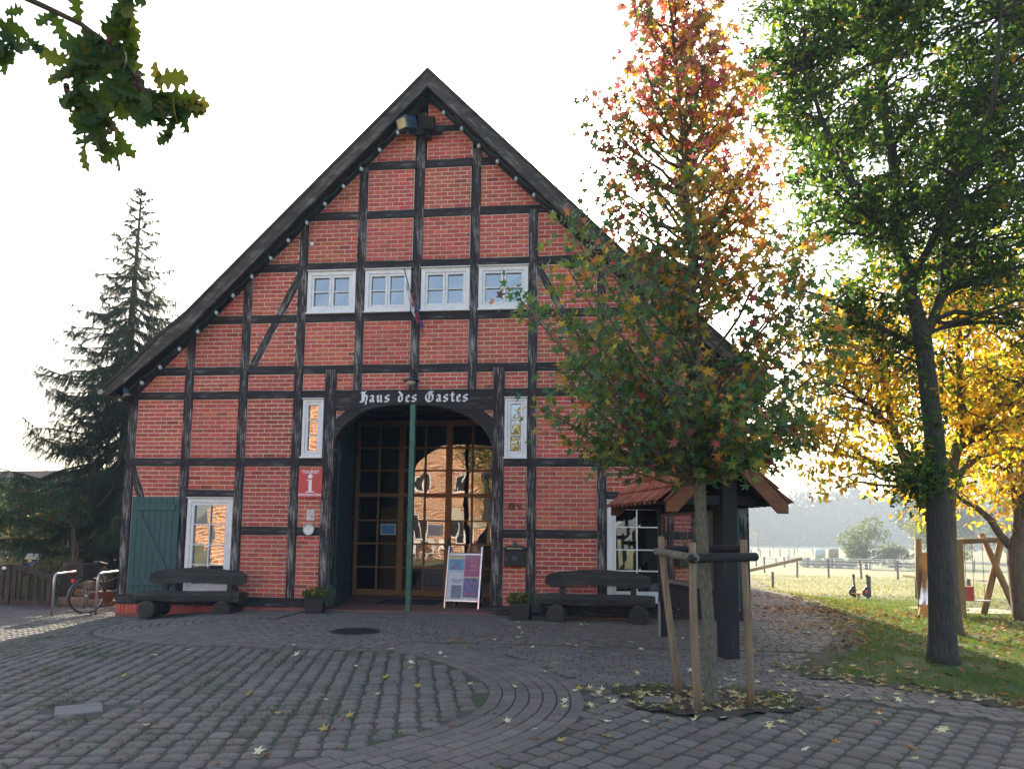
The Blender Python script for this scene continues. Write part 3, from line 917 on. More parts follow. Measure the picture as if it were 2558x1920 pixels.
def green_leaf():
    g = MB(); ax, bx = Vector((-4.88, 0.16, 0)), Vector((-5.14, 1.78, 0))
    d = (bx - ax); L = d.length; M = Matrix.Translation(ax) @ Matrix.Rotation(math.atan2(d.y, d.x), 4, 'Z')
    g.box(0, L, -0.03, 0.0, 0.06, 3.2, M)
    g.prism([(0, 3.2), (L, 3.2), (L, 3.92), (0.9, 3.80), (0.35, 3.55), (0.1, 3.3)], -0.03, 0.0)
    # move last prism with M
    k = 12
    for i in range(len(g.v) - k, len(g.v)): g.v[i] = tuple(M @ Vector(g.v[i]))
    lo = hb(g, 'door_leaf', 'green_door')
    for i in range(8):
        p_ = MB(); a = L * i / 8
        p_.box(a + 0.004, a + L / 8 - 0.004, -0.05, -0.0305, 0.07, 3.25 + min(0.55, i * 0.09), M)
        p_.build('board', MAT['green_door'], lo)
    for z in (0.45, 1.7, 2.9):
        p_ = MB(); p_.box(0.03, L - 0.05, -0.075, -0.0505, z, z + 0.14, M); p_.build('ledge', MAT['green_door'], lo)
green_leaf()
tag_pole = MB(); tag_pole.bbox(-3.385, -3.285, -0.075, 0.03, 0.014, 3.91, 0.006)
hb(tag_pole, 'centre_post', 'pole_green')

ent = MB()
VX = [(-5.45, -5.37), (-4.42, -4.28), (-3.30, -3.16), (-2.20, -2.08), (-1.74, -1.685)]
for a, b_ in VX: ent.bbox(a, b_, GY, GY + 0.09, 0.03, 4.10, 0.006)
for a, b_ in zip(VX, VX[1:]):
    ent.bbox(a[1], b_[0], GY + 0.004, GY + 0.09, 3.97, 4.10, 0.006)
    ent.bbox(a[1], b_[0], GY - 0.01, GY + 0.09, 2.30, 2.385, 0.006)
    ent.bbox(a[1], b_[0], GY + 0.004, GY + 0.09, 0.03, 0.17, 0.006)
eo = hb(ent, 'glazed_door', 'door_wood')
zu = [2.385, 2.92, 3.45, 3.97]; zl = [0.17, 0.68, 1.215, 1.755, 2.30]
for bi, (a, b_) in enumerate(zip(VX, VX[1:])):
    x0_, x1_ = a[1], b_[0]
    xs = [x0_, (x0_ + x1_) / 2, x1_] if x1_ - x0_ > 0.6 else [x0_, x1_]
    m = MB()
    for zs in (zu, zl):
        for xx in xs[1:-1]: m.bbox(xx - 0.022, xx + 0.022, GY + 0.012, GY + 0.07, zs[0], zs[-1], 0.004)
        for i in range(len(xs) - 1):
            for zz in zs[1:-1]: m.bbox(xs[i] + (0.022 if i else 0), xs[i + 1] - (0.022 if i < len(xs) - 2 else 0), GY + 0.015, GY + 0.07, zz - 0.02, zz + 0.02, 0.004)
    m.build('glazing_bar', MAT['door_wood'], eo)
    for zs in (zu, zl):
        for i in range(len(xs) - 1):
            for j in range(len(zs) - 1):
                g = MB(); t1, t2 = random.uniform(-.0015, .0015), random.uniform(-.0015, .0015)
                X0, X1, Z0, Z1 = xs[i] + 0.001, xs[i + 1] - 0.001, zs[j] + 0.001, zs[j + 1] - 0.001
                yy = GY + 0.045
                g.add([(X0, yy + t1, Z0), (X1, yy - t1, Z0), (X1, yy + t2, Z1), (X0, yy - t2, Z1)], [(0, 1, 2, 3)])
                g.build('pane', MAT['door_glass'], eo)
m = MB(); m.box(-3.215, -3.185, GY - 0.02, GY, 1.05, 1.35); m.tube([(-3.2, GY - 0.02, 1.18), (-3.2, GY - 0.07, 1.18), (-3.3, GY - 0.075, 1.18)], 0.011, 6)
m.tube([(-3.2, GY - 0.02, 1.08), (-3.2, GY - 0.08, 1.1), (-3.2, GY - 0.08, 1.32), (-3.2, GY - 0.02, 1.34)], 0.012, 6)
m.build('handle', MAT['black_metal'], eo)
for (x, z, w_, h, a_, b_, lb) in ((-4.82, 1.42, 0.36, 0.25, 'poster_blue', 'sign_white', 'small white-framed picture with blue print on the left door pane'),
                          (-3.70, 1.40, 0.34, 0.26, 'paper', 'sign_white', 'small pale notice on the middle door pane')):
    m = MB(); m.box(x, x + w_, GY + 0.020, GY + 0.030, z, z + h)
    o = m.build('notice', MAT[b_]); tag(o, lb, 'notice')
    m = MB(); m.box(x + 0.02, x + w_ - 0.02, GY + 0.014, GY + 0.0195, z + 0.02, z + h - 0.02); m.build('print', MAT[a_], o)
# things standing inside, behind the glass
m = MB(); m.box(-5.2, -4.5, 4.3, 4.8, 0.0, 2.1); m.box(-2.9, -2.0, 5.0, 5.5, 0, 1.1)
for z in (0.4, 0.9, 1.4): m.box(-4.2, -3.4, 5.8, 6.1, z, z + 0.04)
hb(m, 'cupboard', 'door_wood')

# ------------------------------------------------------------------ ground
def sheet(name, mat, xs, ys, dz, keep=None, jit=0.0, parent=None):
    nx, ny = len(xs), len(ys)
    vs = [(x, y, zg(x, y) + dz + (random.uniform(-jit, jit) if jit else 0)) for y in ys for x in xs]
    fs = []
    for j in range(ny - 1):
        for i in range(nx - 1):
            if keep is None or keep((xs[i] + xs[i + 1]) / 2, (ys[j] + ys[j + 1]) / 2):
                fs.append((j * nx + i, j * nx + i + 1, (j + 1) * nx + i + 1, (j + 1) * nx + i))
    me = bpy.data.meshes.new(name); me.from_pydata(vs, [], fs); me.materials.append(MAT[mat])
    me.polygons.foreach_set('use_smooth', [True] * len(me.polygons)); me.update()
    o = link_mesh(name, me, parent); o['kind'] = 'structure'
    return o
def frange(a, b, s):
    return [a + i * s for i in range(int(round((b - a) / s)) + 1)]
far = sorted(set([-500, -400, -300, -220, -160, -110, -80, -60, -45, -35] + frange(-28, 40, 2) + [50, 65, 85, 110, 150, 200, 260, 330, 420, 520]))
fary = sorted(set([-120, -90, -70, -50] + frange(-40, 60, 2) + [70, 80, 95, 110, 130, 150, 175, 200, 230, 260, 300, 350, 400, 460, 520]))
field = sheet('field', 'field_grass', far, fary, -0.10)

def inside(poly, x, y):
    c = False; n = len(poly)
    for i in range(n):
        (x0, y0), (x1, y1) = poly[i], poly[(i + 1) % n]
        if (y0 > y) != (y1 > y) and x < (x1 - x0) * (y - y0) / (y1 - y0) + x0: c = not c
    return c
LAWN = [(10.3, 36), (10.0, 32), (6.9, 13.1), (4.57, 1.88), (4.1, -0.73), (3.38, -2.63), (2.7, -3.88), (2.2, -4.75), (2.45, -5.15), (2.75, -5.38), (3.18, -5.82), (3.79, -6.31), (5.2, -7.3), (9, -9.6), (26, -12), (26, 36)]
PATHL = [(3.0, 0.5), (3.0, 20), (6.0, 36), (10.3, 36)]
def edge_noise(x, y): return 0.06 * math.sin(x * 7 + y * 3) + 0.05 * math.sin(y * 11 - x * 5)
PIT = (1.10, -6.38, 0.86, 0.60)
def in_pit(x, y):
    t = math.atan2((y - PIT[1]) / PIT[3], (x - PIT[0]) / PIT[2])
    return math.hypot((x - PIT[0]) / PIT[2], (y - PIT[1]) / PIT[3]) < 1.0 + 0.12 * math.sin(3 * t + 1) + 0.06 * math.sin(7 * t)
is_lawn = lambda x, y: inside(LAWN, x + edge_noise(x, y), y + edge_noise(y, x))
paving = sheet('pavement', 'joint_soil', frange(-14, 6.5, 0.25), frange(-13.5, 3.5, 0.25), -0.016, lambda x, y: not (XL < x < XR and y > 0.05))
path_back = sheet('path', 'joint_soil', frange(2.75, 11, 0.25), frange(3.5, 37, 0.5), -0.016, lambda x, y: not inside(LAWN, x - .4, y))
def inner_lawn(x, y): return is_lawn(x, y) and (y > 2 or (is_lawn(x - 0.34, y + .1) and is_lawn(x, y - 0.30) and is_lawn(x - 0.25, y - 0.25)))
lawn = sheet('lawn', 'lawn_soil', frange(2.0, 26, 0.12), frange(-10, 14, 0.12), 0.002, inner_lawn, 0.010)
verge = sheet('bare_soil_edge', 'soil', frange(2.0, 14, 0.08), frange(-10, 2.4, 0.08), -0.004, lambda x, y: is_lawn(x, y) and not inner_lawn(x - 0.08, y), 0.006)
lawn2 = sheet('meadow', 'field_grass', frange(3.0, 40, 0.5), frange(14, 40, 0.5), -0.012, lambda x, y: inside(LAWN, x, y) or x > 26, 0.01)
pit = sheet('tree_pit', 'soil', frange(0.0, 2.2, 0.08), frange(-7.3, -5.5, 0.08), 0.006, in_pit, 0.010)
garden = sheet('garden_bed', 'lawn_soil', frange(-26, -9.2, 0.4), frange(1.6, 16, 0.4), 0.0, lambda x, y: y > 2.2 + (x + 9.2) * -0.05, 0.02)

# ---- paving stones
stones = []      # (distance, list of 4..8 xy corners, tint, bevel)
def ptint():
    g = random.gauss(1.0, 0.11)
    w_ = random.uniform(-0.04, 0.05)
    return (g * (1 + w_), g, g * (1 - w_ * 0.9))
def add_stone(c, poly, bev=0.008):
    stones.append((math.hypot(c[0], c[1] + 13.2), c, poly, bev))
BW = 0.125       # course width of the curved rectangular paving
arc_c = (-5.0, -1.35)
base_path = []
for k in range(13):
    t = R(180 + 90 * k / 12)
    base_path.append((arc_c[0] + 2.93 * math.cos(t), arc_c[1] + 2.93 * math.sin(t)))
base_path += [(-4.2, -4.29), (-3.2, -4.29), (-2.45, -4.33), (-2.0, -4.62), (-1.62, -5.0), (-1.25, -5.55), (-1.0, -6.05), (-0.90, -6.52), (-0.92, -7.05), (-1.12, -7.61), (-1.52, -8.22), (-1.94, -8.77), (-2.4, -9.4), (-2.9, -10.1)]
def resample(pts, step=0.05):
    out = [pts[0]]; acc = 0
    P = [np.array(p, float) for p in pts]
    # Catmull-Rom smoothing
    Q = []
    for i in range(len(P) - 1):
        p0, p1, p2, p3 = P[max(i - 1, 0)], P[i], P[i + 1], P[min(i + 2, len(P) - 1)]
        for k in range(10):
            t = k / 10
            Q.append(0.5 * ((2 * p1) + (-p0 + p2) * t + (2 * p0 - 5 * p1 + 4 * p2 - p3) * t * t + (-p0 + 3 * p1 - 3 * p2 + p3) * t ** 3))
    Q.append(P[-1])
    return Q
BP = resample(base_path)
BPn = []
for i, p in enumerate(BP):
    d = BP[min(i + 1, len(BP) - 1)] - BP[max(i - 1, 0)]; d /= np.linalg.norm(d)
    BPn.append(np.array((-d[1], d[0])))            # left of travel = towards the house / centre of the arcs
def row_path(off):
    q = [p + n * off for p, n in zip(BP, BPn)]
    return q
def lay_row(q, w_, L, start, keepf):
    q = [np.array(p, float) for p in q]
    seg = [np.linalg.norm(b_ - a) for a, b_ in zip(q, q[1:])]
    cum = np.concatenate([[0], np.cumsum(seg)])
    def at(s):
        s = min(max(s, 0), cum[-1] - 1e-6); i = min(int(np.searchsorted(cum, s, 'right')) - 1, len(seg) - 1)
        t = (s - cum[i]) / max(seg[i], 1e-9); p = q[i] * (1 - t) + q[i + 1] * t
        d = (q[i + 1] - q[i]) / max(seg[i], 1e-9); return p, np.array((-d[1], d[0]))
    s = start
    while s < cum[-1] - L * 0.4:
        l = L * random.uniform(0.93, 1.05)
        p0, n0 = at(s + 0.005); p1, n1 = at(s + l - 0.005)
        h = w_ / 2 - 0.0055
        c = (p0 + p1) / 2
        if keepf(c[0], c[1]):
            j = lambda: random.uniform(-0.002, 0.002)
            add_stone(c, [p0 - n0 * (h + j()), p1 - n1 * (h + j()), p1 + n1 * (h + j()), p0 + n0 * (h + j())], 0.007)
        s += l
def free(x, y):
    if XL - 0.02 < x < XR + 0.02 and y > -0.10 and not (-4.9 < x < -1.8 and y < -0.06): return False
    if in_pit(x, y): return False
    return True
outer_lim = [p + n * (7 * BW) for p, n in zip(BP, BPn)]
for k in range(7):
    lay_row(row_path((k + 0.5) * BW), BW, 0.19, -0.1 * (k % 2), lambda x, y: free(x, y) and y > -9.6)
# inner arcs and straight courses up to the house
for k in range(7, 34):
    r_ = 2.93 - (k + 0.5) * BW
    y_ = arc_c[1] - r_
    q = []
    if r_ > 0.25:
        for i in range(13):
            t = R(180 + 90 * i / 12); q.append((arc_c[0] + r_ * math.cos(t), arc_c[1] + r_ * math.sin(t)))
        q = [(q[0][0], 0.6)] + q
    else:
        q = [(arc_c[0] - 0.2, y_)]
    q = q + [(3.2, y_), (5.2, y_)]
    lay_row(q, BW, 0.19, -0.095 * (k % 2), lambda x, y: free(x, y) and not is_lawn(x, y) and y > -8)
# courses right of the curved band, down to the tree pit
BAND_OUT = [(float(p[0]), float(p[1])) for p in outer_lim]
def right_of_band(x, y):
    # band bend lies between y -3.5 and -9
    best = min(((x - a) ** 2 + (y - b_) ** 2, i) for i, (a, b_) in enumerate(BAND_OUT[120:], 120))
    i = best[1]; n = BPn[i]; a = BAND_OUT[i]
    return (x - a[0]) * n[0] + (y - a[1]) * n[1] > 0.02
YB = arc_c[1] - (2.93 - 6.5 * BW) - BW * 0.5
k = 0
y_ = YB - BW * 0.5
def south_edge(x):             # where the rows give way to the diagonal setts
    return -5.95 - 0.02 * x if x < 2.0 else -5.95 - (x - 2.0) * 0.62
while y_ > -9.0:
    lay_row([(-2.6, y_), (5.2, y_)], BW, 0.19, -0.095 * (k % 2), lambda x, y: free(x, y) and not is_lawn(x, y) and y > south_edge(x) + 0.05 and y < 0 and right_of_band(x, y))
    y_ -= BW; k += 1
# path going back along the house
y_ = -0.02; k = 0
while y_ < 34:
    x_hi = 11.0
    if y_ > 0.0 or True:
        lay_row([(2.9, y_), (x_hi, y_)], BW * (1 if y_ < 8 else 2), 0.19 if y_ < 8 else 0.4, -0.095 * (k % 2), lambda x, y: x > XR + 0.06 and (y > 0.1 or x > 5.0) and not is_lawn(x, y) and inside([(2.8, 0), (2.8, 20), (6, 36), (10.5, 36), (10.1, 32), (7.1, 13.1), (4.7, 1.88), (5.2, -0.1)], x, y))
    y_ += BW * (1 if y_ < 8 else 2); k += 1
# rounded setts laid diagonally
def setts(angle, pitch, keepf, box, size=0.141):
    ca, sa = math.cos(angle), math.sin(angle)
    n = int(12 / pitch)
    for i in range(-n, n):
        for j in range(-n, n):
            u, v_ = (i + 0.04 * math.sin(j * 1.7)) * pitch * 1.02, j * pitch * 0.98
            x, y = box[0] + u * ca - v_ * sa + random.uniform(-.006, .006), box[1] + u * sa + v_ * ca + random.uniform(-.006, .006)
            if not keepf(x, y): continue
            h = size / 2 * random.uniform(0.93, 1.06); h2 = size / 2 * random.uniform(0.93, 1.05); c = h * 0.34
            ry = random.uniform(-0.05, 0.05); c1, s1 = math.cos(angle + ry), math.sin(angle + ry)
            pl = []
            for (a, b_) in ((-h, -h2 + c), (-h + c, -h2), (h - c, -h2), (h, -h2 + c), (h, h2 - c), (h - c, h2), (-h + c, h2), (-h, h2 - c)):
                a += random.uniform(-.004, .004); b_ += random.uniform(-.004, .004)
                pl.append(np.array((x + a * c1 - b_ * s1, y + a * s1 + b_ * c1)))
            add_stone((x, y), pl, 0.017)
INNER = [(float(p[0]), float(p[1])) for p in BP]
def left_of_band(x, y):
    if y < -10.3 or x < -13.5 or y > 1.8: return False
    i = min(range(0, len(INNER)), key=lambda i: (x - INNER[i][0]) ** 2 + (y - INNER[i][1]) ** 2)
    n = BPn[i]; a = INNER[i]
    if i == 0: return x < a[0] - 0.02
    return (x - a[0]) * n[0] + (y - a[1]) * n[1] < -0.060
setts(R(14), 0.166, lambda x, y: -13 < x < 0 and -9.9 < y < (1.6 if x < XL - 0.1 else -0.1) and (y > -9.4 or x > -6) and x > -6 - (y + 9) * 1.0 - 3 and left_of_band(x, y) and not (-4.45 < x < -3.88 and -7.8 < y < -7.35), (-5.0, -5.0))
setts(R(56), 0.172, lambda x, y: -2.5 < x < 9 and -10.2 < y < south_edge(x) - 0.06 and not in_pit(x, y) and not is_lawn(x, y) and right_of_band(x, y), (2.0, -8.0), 0.150)

stones.sort(key=lambda t: t[0])
rest = MB()
def stone_faces(mb, c, poly, bev, loc):
    n = len(poly)
    z0 = zg(c[0], c[1])
    tz = random.uniform(-0.003, 0.003); tx, ty = random.uniform(-.012, .012), random.uniform(-.012, .012)
    top, mid, bot = [], [], []
    for p in poly:
        dx, dy = p[0] - c[0], p[1] - c[1]; L = math.hypot(dx, dy); f = max(0.3, 1 - bev * 1.5 / L)
        zz = z0 + tz + dx * tx + dy * ty + (zg(p[0], p[1]) - z0)
        top.append((c[0] + dx * f - loc[0], c[1] + dy * f - loc[1], zz - loc[2]))
        mid.append((p[0] - loc[0], p[1] - loc[1], zz - bev * 0.7 - loc[2]))
        bot.append((p[0] - loc[0], p[1] - loc[1], zz - 0.05 - loc[2]))
    vs = top + mid + bot
    fs = [tuple(range(n))]
    for k in (0, n):
        for j in range(n): fs.append((k + j, k + n + j, k + n + (j + 1) % n, k + (j + 1) % n))
    mb.add(vs, fs)
count = 0
# the 295 largest stones inside the frame become parts of their own
def in_frame(x, y):
    d = Vector((x, y, 0)) - cam.matrix_world.translation
    zz = d.dot(_f); xx = d.dot(_r2) / zz * 1781 + 1279; yy = 960 - d.dot(_u2) / zz * 1781 + 194.8
    return 0 < xx < 2558 and yy < 1920
for (d, c, poly, bev) in stones:
    if d > 3.0 and count < 295 and in_frame(c[0], c[1]):
        m = MB(); m.tint = ptint(); loc = (c[0], c[1], 0.0)
        stone_faces(m, c, poly, bev, loc)
        o = m.build('paving_stone', MAT['paver'], paving); o.location = loc
        count += 1
    else:
        rest.tint = ptint()
        stone_faces(rest, c, poly, bev, (0, 0, 0))
o = rest.build('paving_stones', MAT['paver'], paving); o['kind'] = 'stuff'
print('STONES', len(stones), 'brick pieces', len(pieces))

m = MB(); m.bbox(-4.42, -3.92, -0.0, 0.03, 0, 0.3)  # square concrete slab among the setts
m.v = []; m.f = []; m.c = []
ang = R(38)
pl = [(-4.17 + a * math.cos(ang) - b_ * math.sin(ang), -7.57 + a * math.sin(ang) + b_ * math.cos(ang)) for a, b_ in ((-.17, -.17), (.17, -.17), (.17, .17), (-.17, .17))]
stone_faces(m, (-4.17, -7.57), [np.array(p) for p in pl], 0.008, (0, 0, 0))
o = m.build('concrete_slab', MAT['slab_grey'], paving)
cov = empty('manhole_cover', (-3.46, -2.67, 0.0), 0, 'round dark iron manhole cover set in the paving before the entrance', 'manhole cover')
m = MB(); m.lathe([(0.37, -0.03), (0.37, 0.006), (0.31, 0.006), (0.31, -0.004), (0.0, -0.004)], (0, 0, 0), 28)
m.build('rim', MAT['iron_cover'], cov)
m = MB(); m.lathe([(0.305, -0.01), (0.305, 0.003), (0.0, 0.003)], (0, 0, 0), 24)
for i in range(-5, 6):
    for j in range(-5, 6):
        if math.hypot(i, j) < 5.4: m.box(i * 0.052 - 0.017, i * 0.052 + 0.017, j * 0.052 - 0.017, j * 0.052 + 0.017, 0.003, 0.008)
m.build('lid', MAT['iron_cover'], cov)
m = MB(); m.lathe([(0.12, 0.0), (0.12, 0.012), (0.0, 0.014)], (0, 0, 0), 16)
o = m.build('drain_cap', MAT['zinc'], loc=(0.62, -6.55, 0.012)); tag(o, 'small round pale drain cap lying on the bare soil of the tree pit', 'drain cap')

# ---- grass blades, tufts in the joints, fallen leaves
def blades(name, pts, hmin, hmax, table, parent, per=3, w_=0.006):
    n = len(pts) * per
    base = np.repeat(np.array(pts, float), per, 0)
    base[:, :2] += RNG.normal(0, 0.018, (n, 2))
    tv = [(-0.5 * w_ * 10, 0, 0), (0.5 * w_ * 10, 0, 0), (0.25 * w_ * 10, 0.10, 0.55), (-0.25 * w_ * 10, 0.10, 0.55), (0.0, 0.32, 1.0), (0.0, 0.32, 1.0)]
    tf = [(0, 1, 2, 3), (3, 2, 4, 5)]
    yaw = RNG.uniform(0, 2 * np.pi, n)
    c, s_ = np.cos(yaw), np.sin(yaw); Z = np.zeros(n); O = np.ones(n)
    rot = np.stack([c, -s_, Z, s_, c, Z, Z, Z, O], 1).reshape(n, 3, 3)
    return cloud(name, tv, tf, base, rot, RNG.uniform(hmin, hmax, n), pick_colors(n, table), MAT['grass_blade'], parent, stuff=True)
GREEN = [((0.055, 0.125, 0.018), 5), ((0.085, 0.165, 0.022), 4), ((0.14, 0.18, 0.035), 2), ((0.18, 0.16, 0.07), 0.8)]
pts = []
while len(pts) < 34000:
    x, y = random.uniform(2.0, 10), random.uniform(-9.5, 11)
    if random.random() > 1.5 / (1 + max(0, math.hypot(x, y + 13.2) - 8) * 0.12): continue
    if not is_lawn(x, y): continue
    bare = math.sin(x * 2.1 + 1) * math.sin(y * 1.7) + 0.5 * math.sin(x * 5 + y * 4)
    edge = not (is_lawn(x - 0.45, y) and is_lawn(x, y - 0.5) and is_lawn(x - 0.3, y - 0.3))
    if (bare < -0.45 or edge) and random.random() < 0.80: continue
    if math.hypot(x - 4.15, y + 4.1) < 0.55 and random.random() < 0.85: continue
    pts.append((x, y, zg(x, y)))
o = blades('grass', pts, 0.030, 0.075, GREEN, None, 3, 0.009)
pts = []
while len(pts) < 14000:
    x, y = random.uniform(6, 24), random.uniform(2, 40)
    pts.append((x, y, zg(x, y) - (0.012 if y > 14 else 0)))
o = blades('meadow_grass', pts, 0.05, 0.11, [((0.14, 0.17, 0.04), 4), ((0.20, 0.20, 0.07), 3), ((0.24, 0.20, 0.10), 2)], None, 2, 0.02)
pts = []
clumps = [(random.uniform(-9, 0.5), random.uniform(-9.3, -3.2), random.uniform(0.15, 0.6)) for _ in range(120)] + [(-8.6, -2.0, 0.6), (-9.2, -1.7, 0.5), (-3.9, -7.9, 0.12), (-4.5, -7.5, 0.12), (-1.0, -8.0, 0.1), (2.2, -6.6, 0.5), (1.9, -6.9, 0.4)]
for cx, cy, rr in clumps:
    if not (left_of_band(cx, cy) or cx > 1): continue
    for _ in range(int(110 * rr) + 14):
        x, y = random.gauss(cx, rr * 0.5), random.gauss(cy, rr * 0.4)
        if y < -0.2: pts.append((x, y, zg(x, y) - 0.010))
o = blades('joint_moss', pts, 0.022, 0.042, [((0.035, 0.085, 0.015), 3), ((0.06, 0.11, 0.02), 2)], None, 4, 0.010)
pts = []
for _ in range(500):
    x, y = random.uniform(0.2, 2.0), random.uniform(-7.0, -5.7)
    if in_pit(x, y) and (math.hypot(x - 1.1, y + 6.5) > 0.5): pts.append((x, y, 0.006))
o = blades('pit_weeds', pts, 0.03, 0.06, GREEN, None, 4, 0.012)

# ------------------------------------------------------------------ lettering
def text_mesh(body, size, name, mat, parent, loc, rot=(R(90), 0, 0), align='CENTER', depth=0.001, bold=0.0, xs=1.0):
    cu = bpy.data.curves.new(name, 'FONT'); cu.body = body; cu.size = size; cu.align_x = align; cu.align_y = 'CENTER'
    cu.extrude = depth; cu.offset = bold; cu.resolution_u = 3; cu.space_character = 1.02
    o = bpy.data.objects.new(name + '_curve', cu); COL.objects.link(o)
    dg = bpy.context.evaluated_depsgraph_get()
    me = bpy.data.meshes.new_from_object(o.evaluated_get(dg))
    bpy.data.objects.remove(o)
    me.name = name; me.materials.clear(); me.materials.append(MAT[mat])
    q = link_mesh(name, me, parent, loc, rot)
    q.scale = (xs, 1, 1)
    return q

GL = {      # blackletter strokes, drawn with a broad nib; units: x-height 92
 'H': (120, [[(6, 128), (20, 140), (46, 130), (66, 140), (84, 142)], [(34, 128), (34, 16), (22, 8)], [(4, 8), (30, 2), (54, 10)], [(58, 138), (58, 12)], [(58, 88), (78, 96), (98, 80), (98, 28), (84, 4), (90, -14), (84, -34)]]),
 'a': (80, [[(10, 78), (24, 90), (54, 84), (54, 14), (68, 6)], [(54, 52), (16, 38), (16, 14), (30, 4), (54, 20)]]),
 'u': (92, [[(6, 82), (20, 92), (20, 14), (34, 4), (62, 20)], [(50, 82), (64, 92), (64, 14), (80, 4)]]),
 's': (78, [[(66, 84), (50, 92), (32, 88), (16, 76), (16, 58), (60, 38), (60, 16), (40, 4), (8, 10)]]),
 'd': (80, [[(14, 142), (60, 96), (60, 16), (40, 2), (16, 14), (16, 74), (36, 90), (58, 78)]]),
 'e': (66, [[(58, 10), (36, 2), (16, 14), (16, 74), (36, 92), (54, 78), (52, 64), (16, 44)]]),
 'G': (128, [[(92, 144), (44, 122), (16, 84), (16, 44), (40, 10), (74, 0), (104, 16), (112, 50), (112, 88), (88, 98), (62, 76)], [(64, 124), (64, 34)], [(84, 128), (100, 118), (116, 142)]]),
 't': (56, [[(26, 124), (26, 14), (40, 3), (54, 10)], [(6, 90), (50, 92)]]),
}
def blackletter(parent):
    sc_ = 0.001375
    places = [('H', 270), ('a', 400), ('u', 500), ('s', 612), ('d', 798), ('e', 903), ('s', 988), ('G', 1172), ('a', 1325), ('s', 1422), ('t', 1524), ('e', 1602), ('s', 1690)]
    for ch, px in places:
        x0 = -4.385 + (px - 270) * 0.001413
        m = MB(); layer = 0
        nib = np.array((math.cos(R(40)), math.sin(R(40)))) * 13.5
        nib2 = np.array((-math.sin(R(40)), math.cos(R(40)))) * 2.2
        for stroke in GL[ch][1]:
            for a, b_ in zip(stroke, stroke[1:]):
                a = np.array(a, float); b_ = np.array(b_, float)
                pts = [a - nib - nib2, a + nib - nib2, a + nib + nib2, a - nib + nib2, b_ - nib - nib2, b_ + nib - nib2, b_ + nib + nib2, b_ - nib + nib2]
                pts = sorted(set((round(float(p[0]), 3), round(float(p[1]), 3)) for p in pts))
                def half(ps):
                    h = []
                    for p in ps:
                        while len(h) > 1 and (h[-1][0] - h[-2][0]) * (p[1] - h[-2][1]) - (h[-1][1] - h[-2][1]) * (p[0] - h[-2][0]) <= 0: h.pop()
                        h.append(p)
                    return h[:-1]
                hull = half(pts) + half(pts[::-1])
                y = -0.0535 - layer * 0.00025; layer += 1
                m.prism([(x0 + p[0] * sc_, 3.965 + p[1] * sc_ * 1.03) for p in hull], y, y + 0.004)
        o = m.build('letter', MAT['letter_white'], parent); o.location = (HOX, 0, 0)
blackletter(house)

# ------------------------------------------------------------------ things on the wall
sg = empty('information_sign', (-5.315, -0.045, 2.39), 0, 'square red TOURIST INFORMATION sign with a big white i left of the entrance', 'sign')
m = MB(); m.bbox(-0.235, 0.235, -0.014, 0.0, -0.27, 0.27, 0.003); m.box(-0.2, 0.2, 0.0, 0.03, -0.2, 0.2); m.build('panel', MAT['sign_red'], sg)
text_mesh('TOURIST', 0.082, 'lettering', 'sign_white', sg, (0.0, -0.016, 0.222), bold=0.002, xs=1.05)
text_mesh('INFORMATION', 0.066, 'lettering', 'sign_white', sg, (0.0, -0.016, -0.216), bold=0.002, xs=0.98)
m = MB()
m.lathe([(0.045, -0.0005), (0.045, 0.0005)], (0.0, -0.0155, 0.140), 20, Matrix.Rotation(R(90), 4, 'X'))
for (a, b_, c, d, k) in ((-0.030, 0.034, -0.150, 0.075, 0), (-0.072, -0.0301, 0.058, 0.075, 0), (-0.085, 0.088, -0.168, -0.1501, 0)):
    m.box(a, b_, -0.0165, -0.0150, c, d)
m.build('letter', MAT['sign_white'], sg)
nt = empty('paper_notice', (-5.30, -0.012, 1.79), 0, 'small pale paper notice with a round emblem pinned below the red sign', 'notice')
m = MB(); m.box(-0.075, 0.075, -0.006, 0.0, -0.10, 0.10); m.build('sheet', MAT['paper'], nt)
m = MB()
for i in range(14):
    t0, t1 = 2 * math.pi * i / 14, 2 * math.pi * (i + 1) / 14
    m.add([(0.045 * math.cos(t0), -0.0072, 0.02 + 0.045 * math.sin(t0)), (0.045 * math.cos(t1), -0.0072, 0.02 + 0.045 * math.sin(t1)), (0.036 * math.cos(t1), -0.0072, 0.02 + 0.036 * math.sin(t1)), (0.036 * math.cos(t0), -0.0072, 0.02 + 0.036 * math.sin(t0))], [(0, 1, 2, 3)])
m.box(0.015, 0.05, -0.0075, -0.0066, -0.05, -0.02)
m.build('emblem', MAT['map_orange'], nt)
th = empty('wall_thermometer', (-5.31, -0.03, 1.515), 0, 'round white dial thermometer with a metal rim left of the entrance', 'thermometer')
RX90 = Matrix.Rotation(R(90), 4, 'X')
m = MB(); m.lathe([(0.108, 0.0), (0.112, 0.03), (0.096, 0.036), (0.094, 0.02)], (0, 0, 0), 24, RX90); m.build('rim', MAT['galvanised'], th, True)
m = MB(); m.lathe([(0.094, 0.018), (0.094, 0.022)], (0, 0, 0), 24, RX90); m.build('dial', MAT['sign_white'], th)
m = MB()
for i in range(16):
    t = R(-50 + 280 * i / 15); c, s_ = math.cos(t), math.sin(t)
    m.box(-0.003, 0.003, -0.0235, -0.0222, 0.070, 0.084, Matrix.Rotation(t, 4, 'Y'))
m.box(-0.003, 0.003, -0.026, -0.024, -0.02, 0.065, Matrix.Rotation(R(35), 4, 'Y'))
m.build('pointer', MAT['print_dark'], th)
hn = empty('house_number', (-1.37, -0.018, 1.98), 0, 'rusty metal house number 8b on the brick right of the entrance', 'house number')
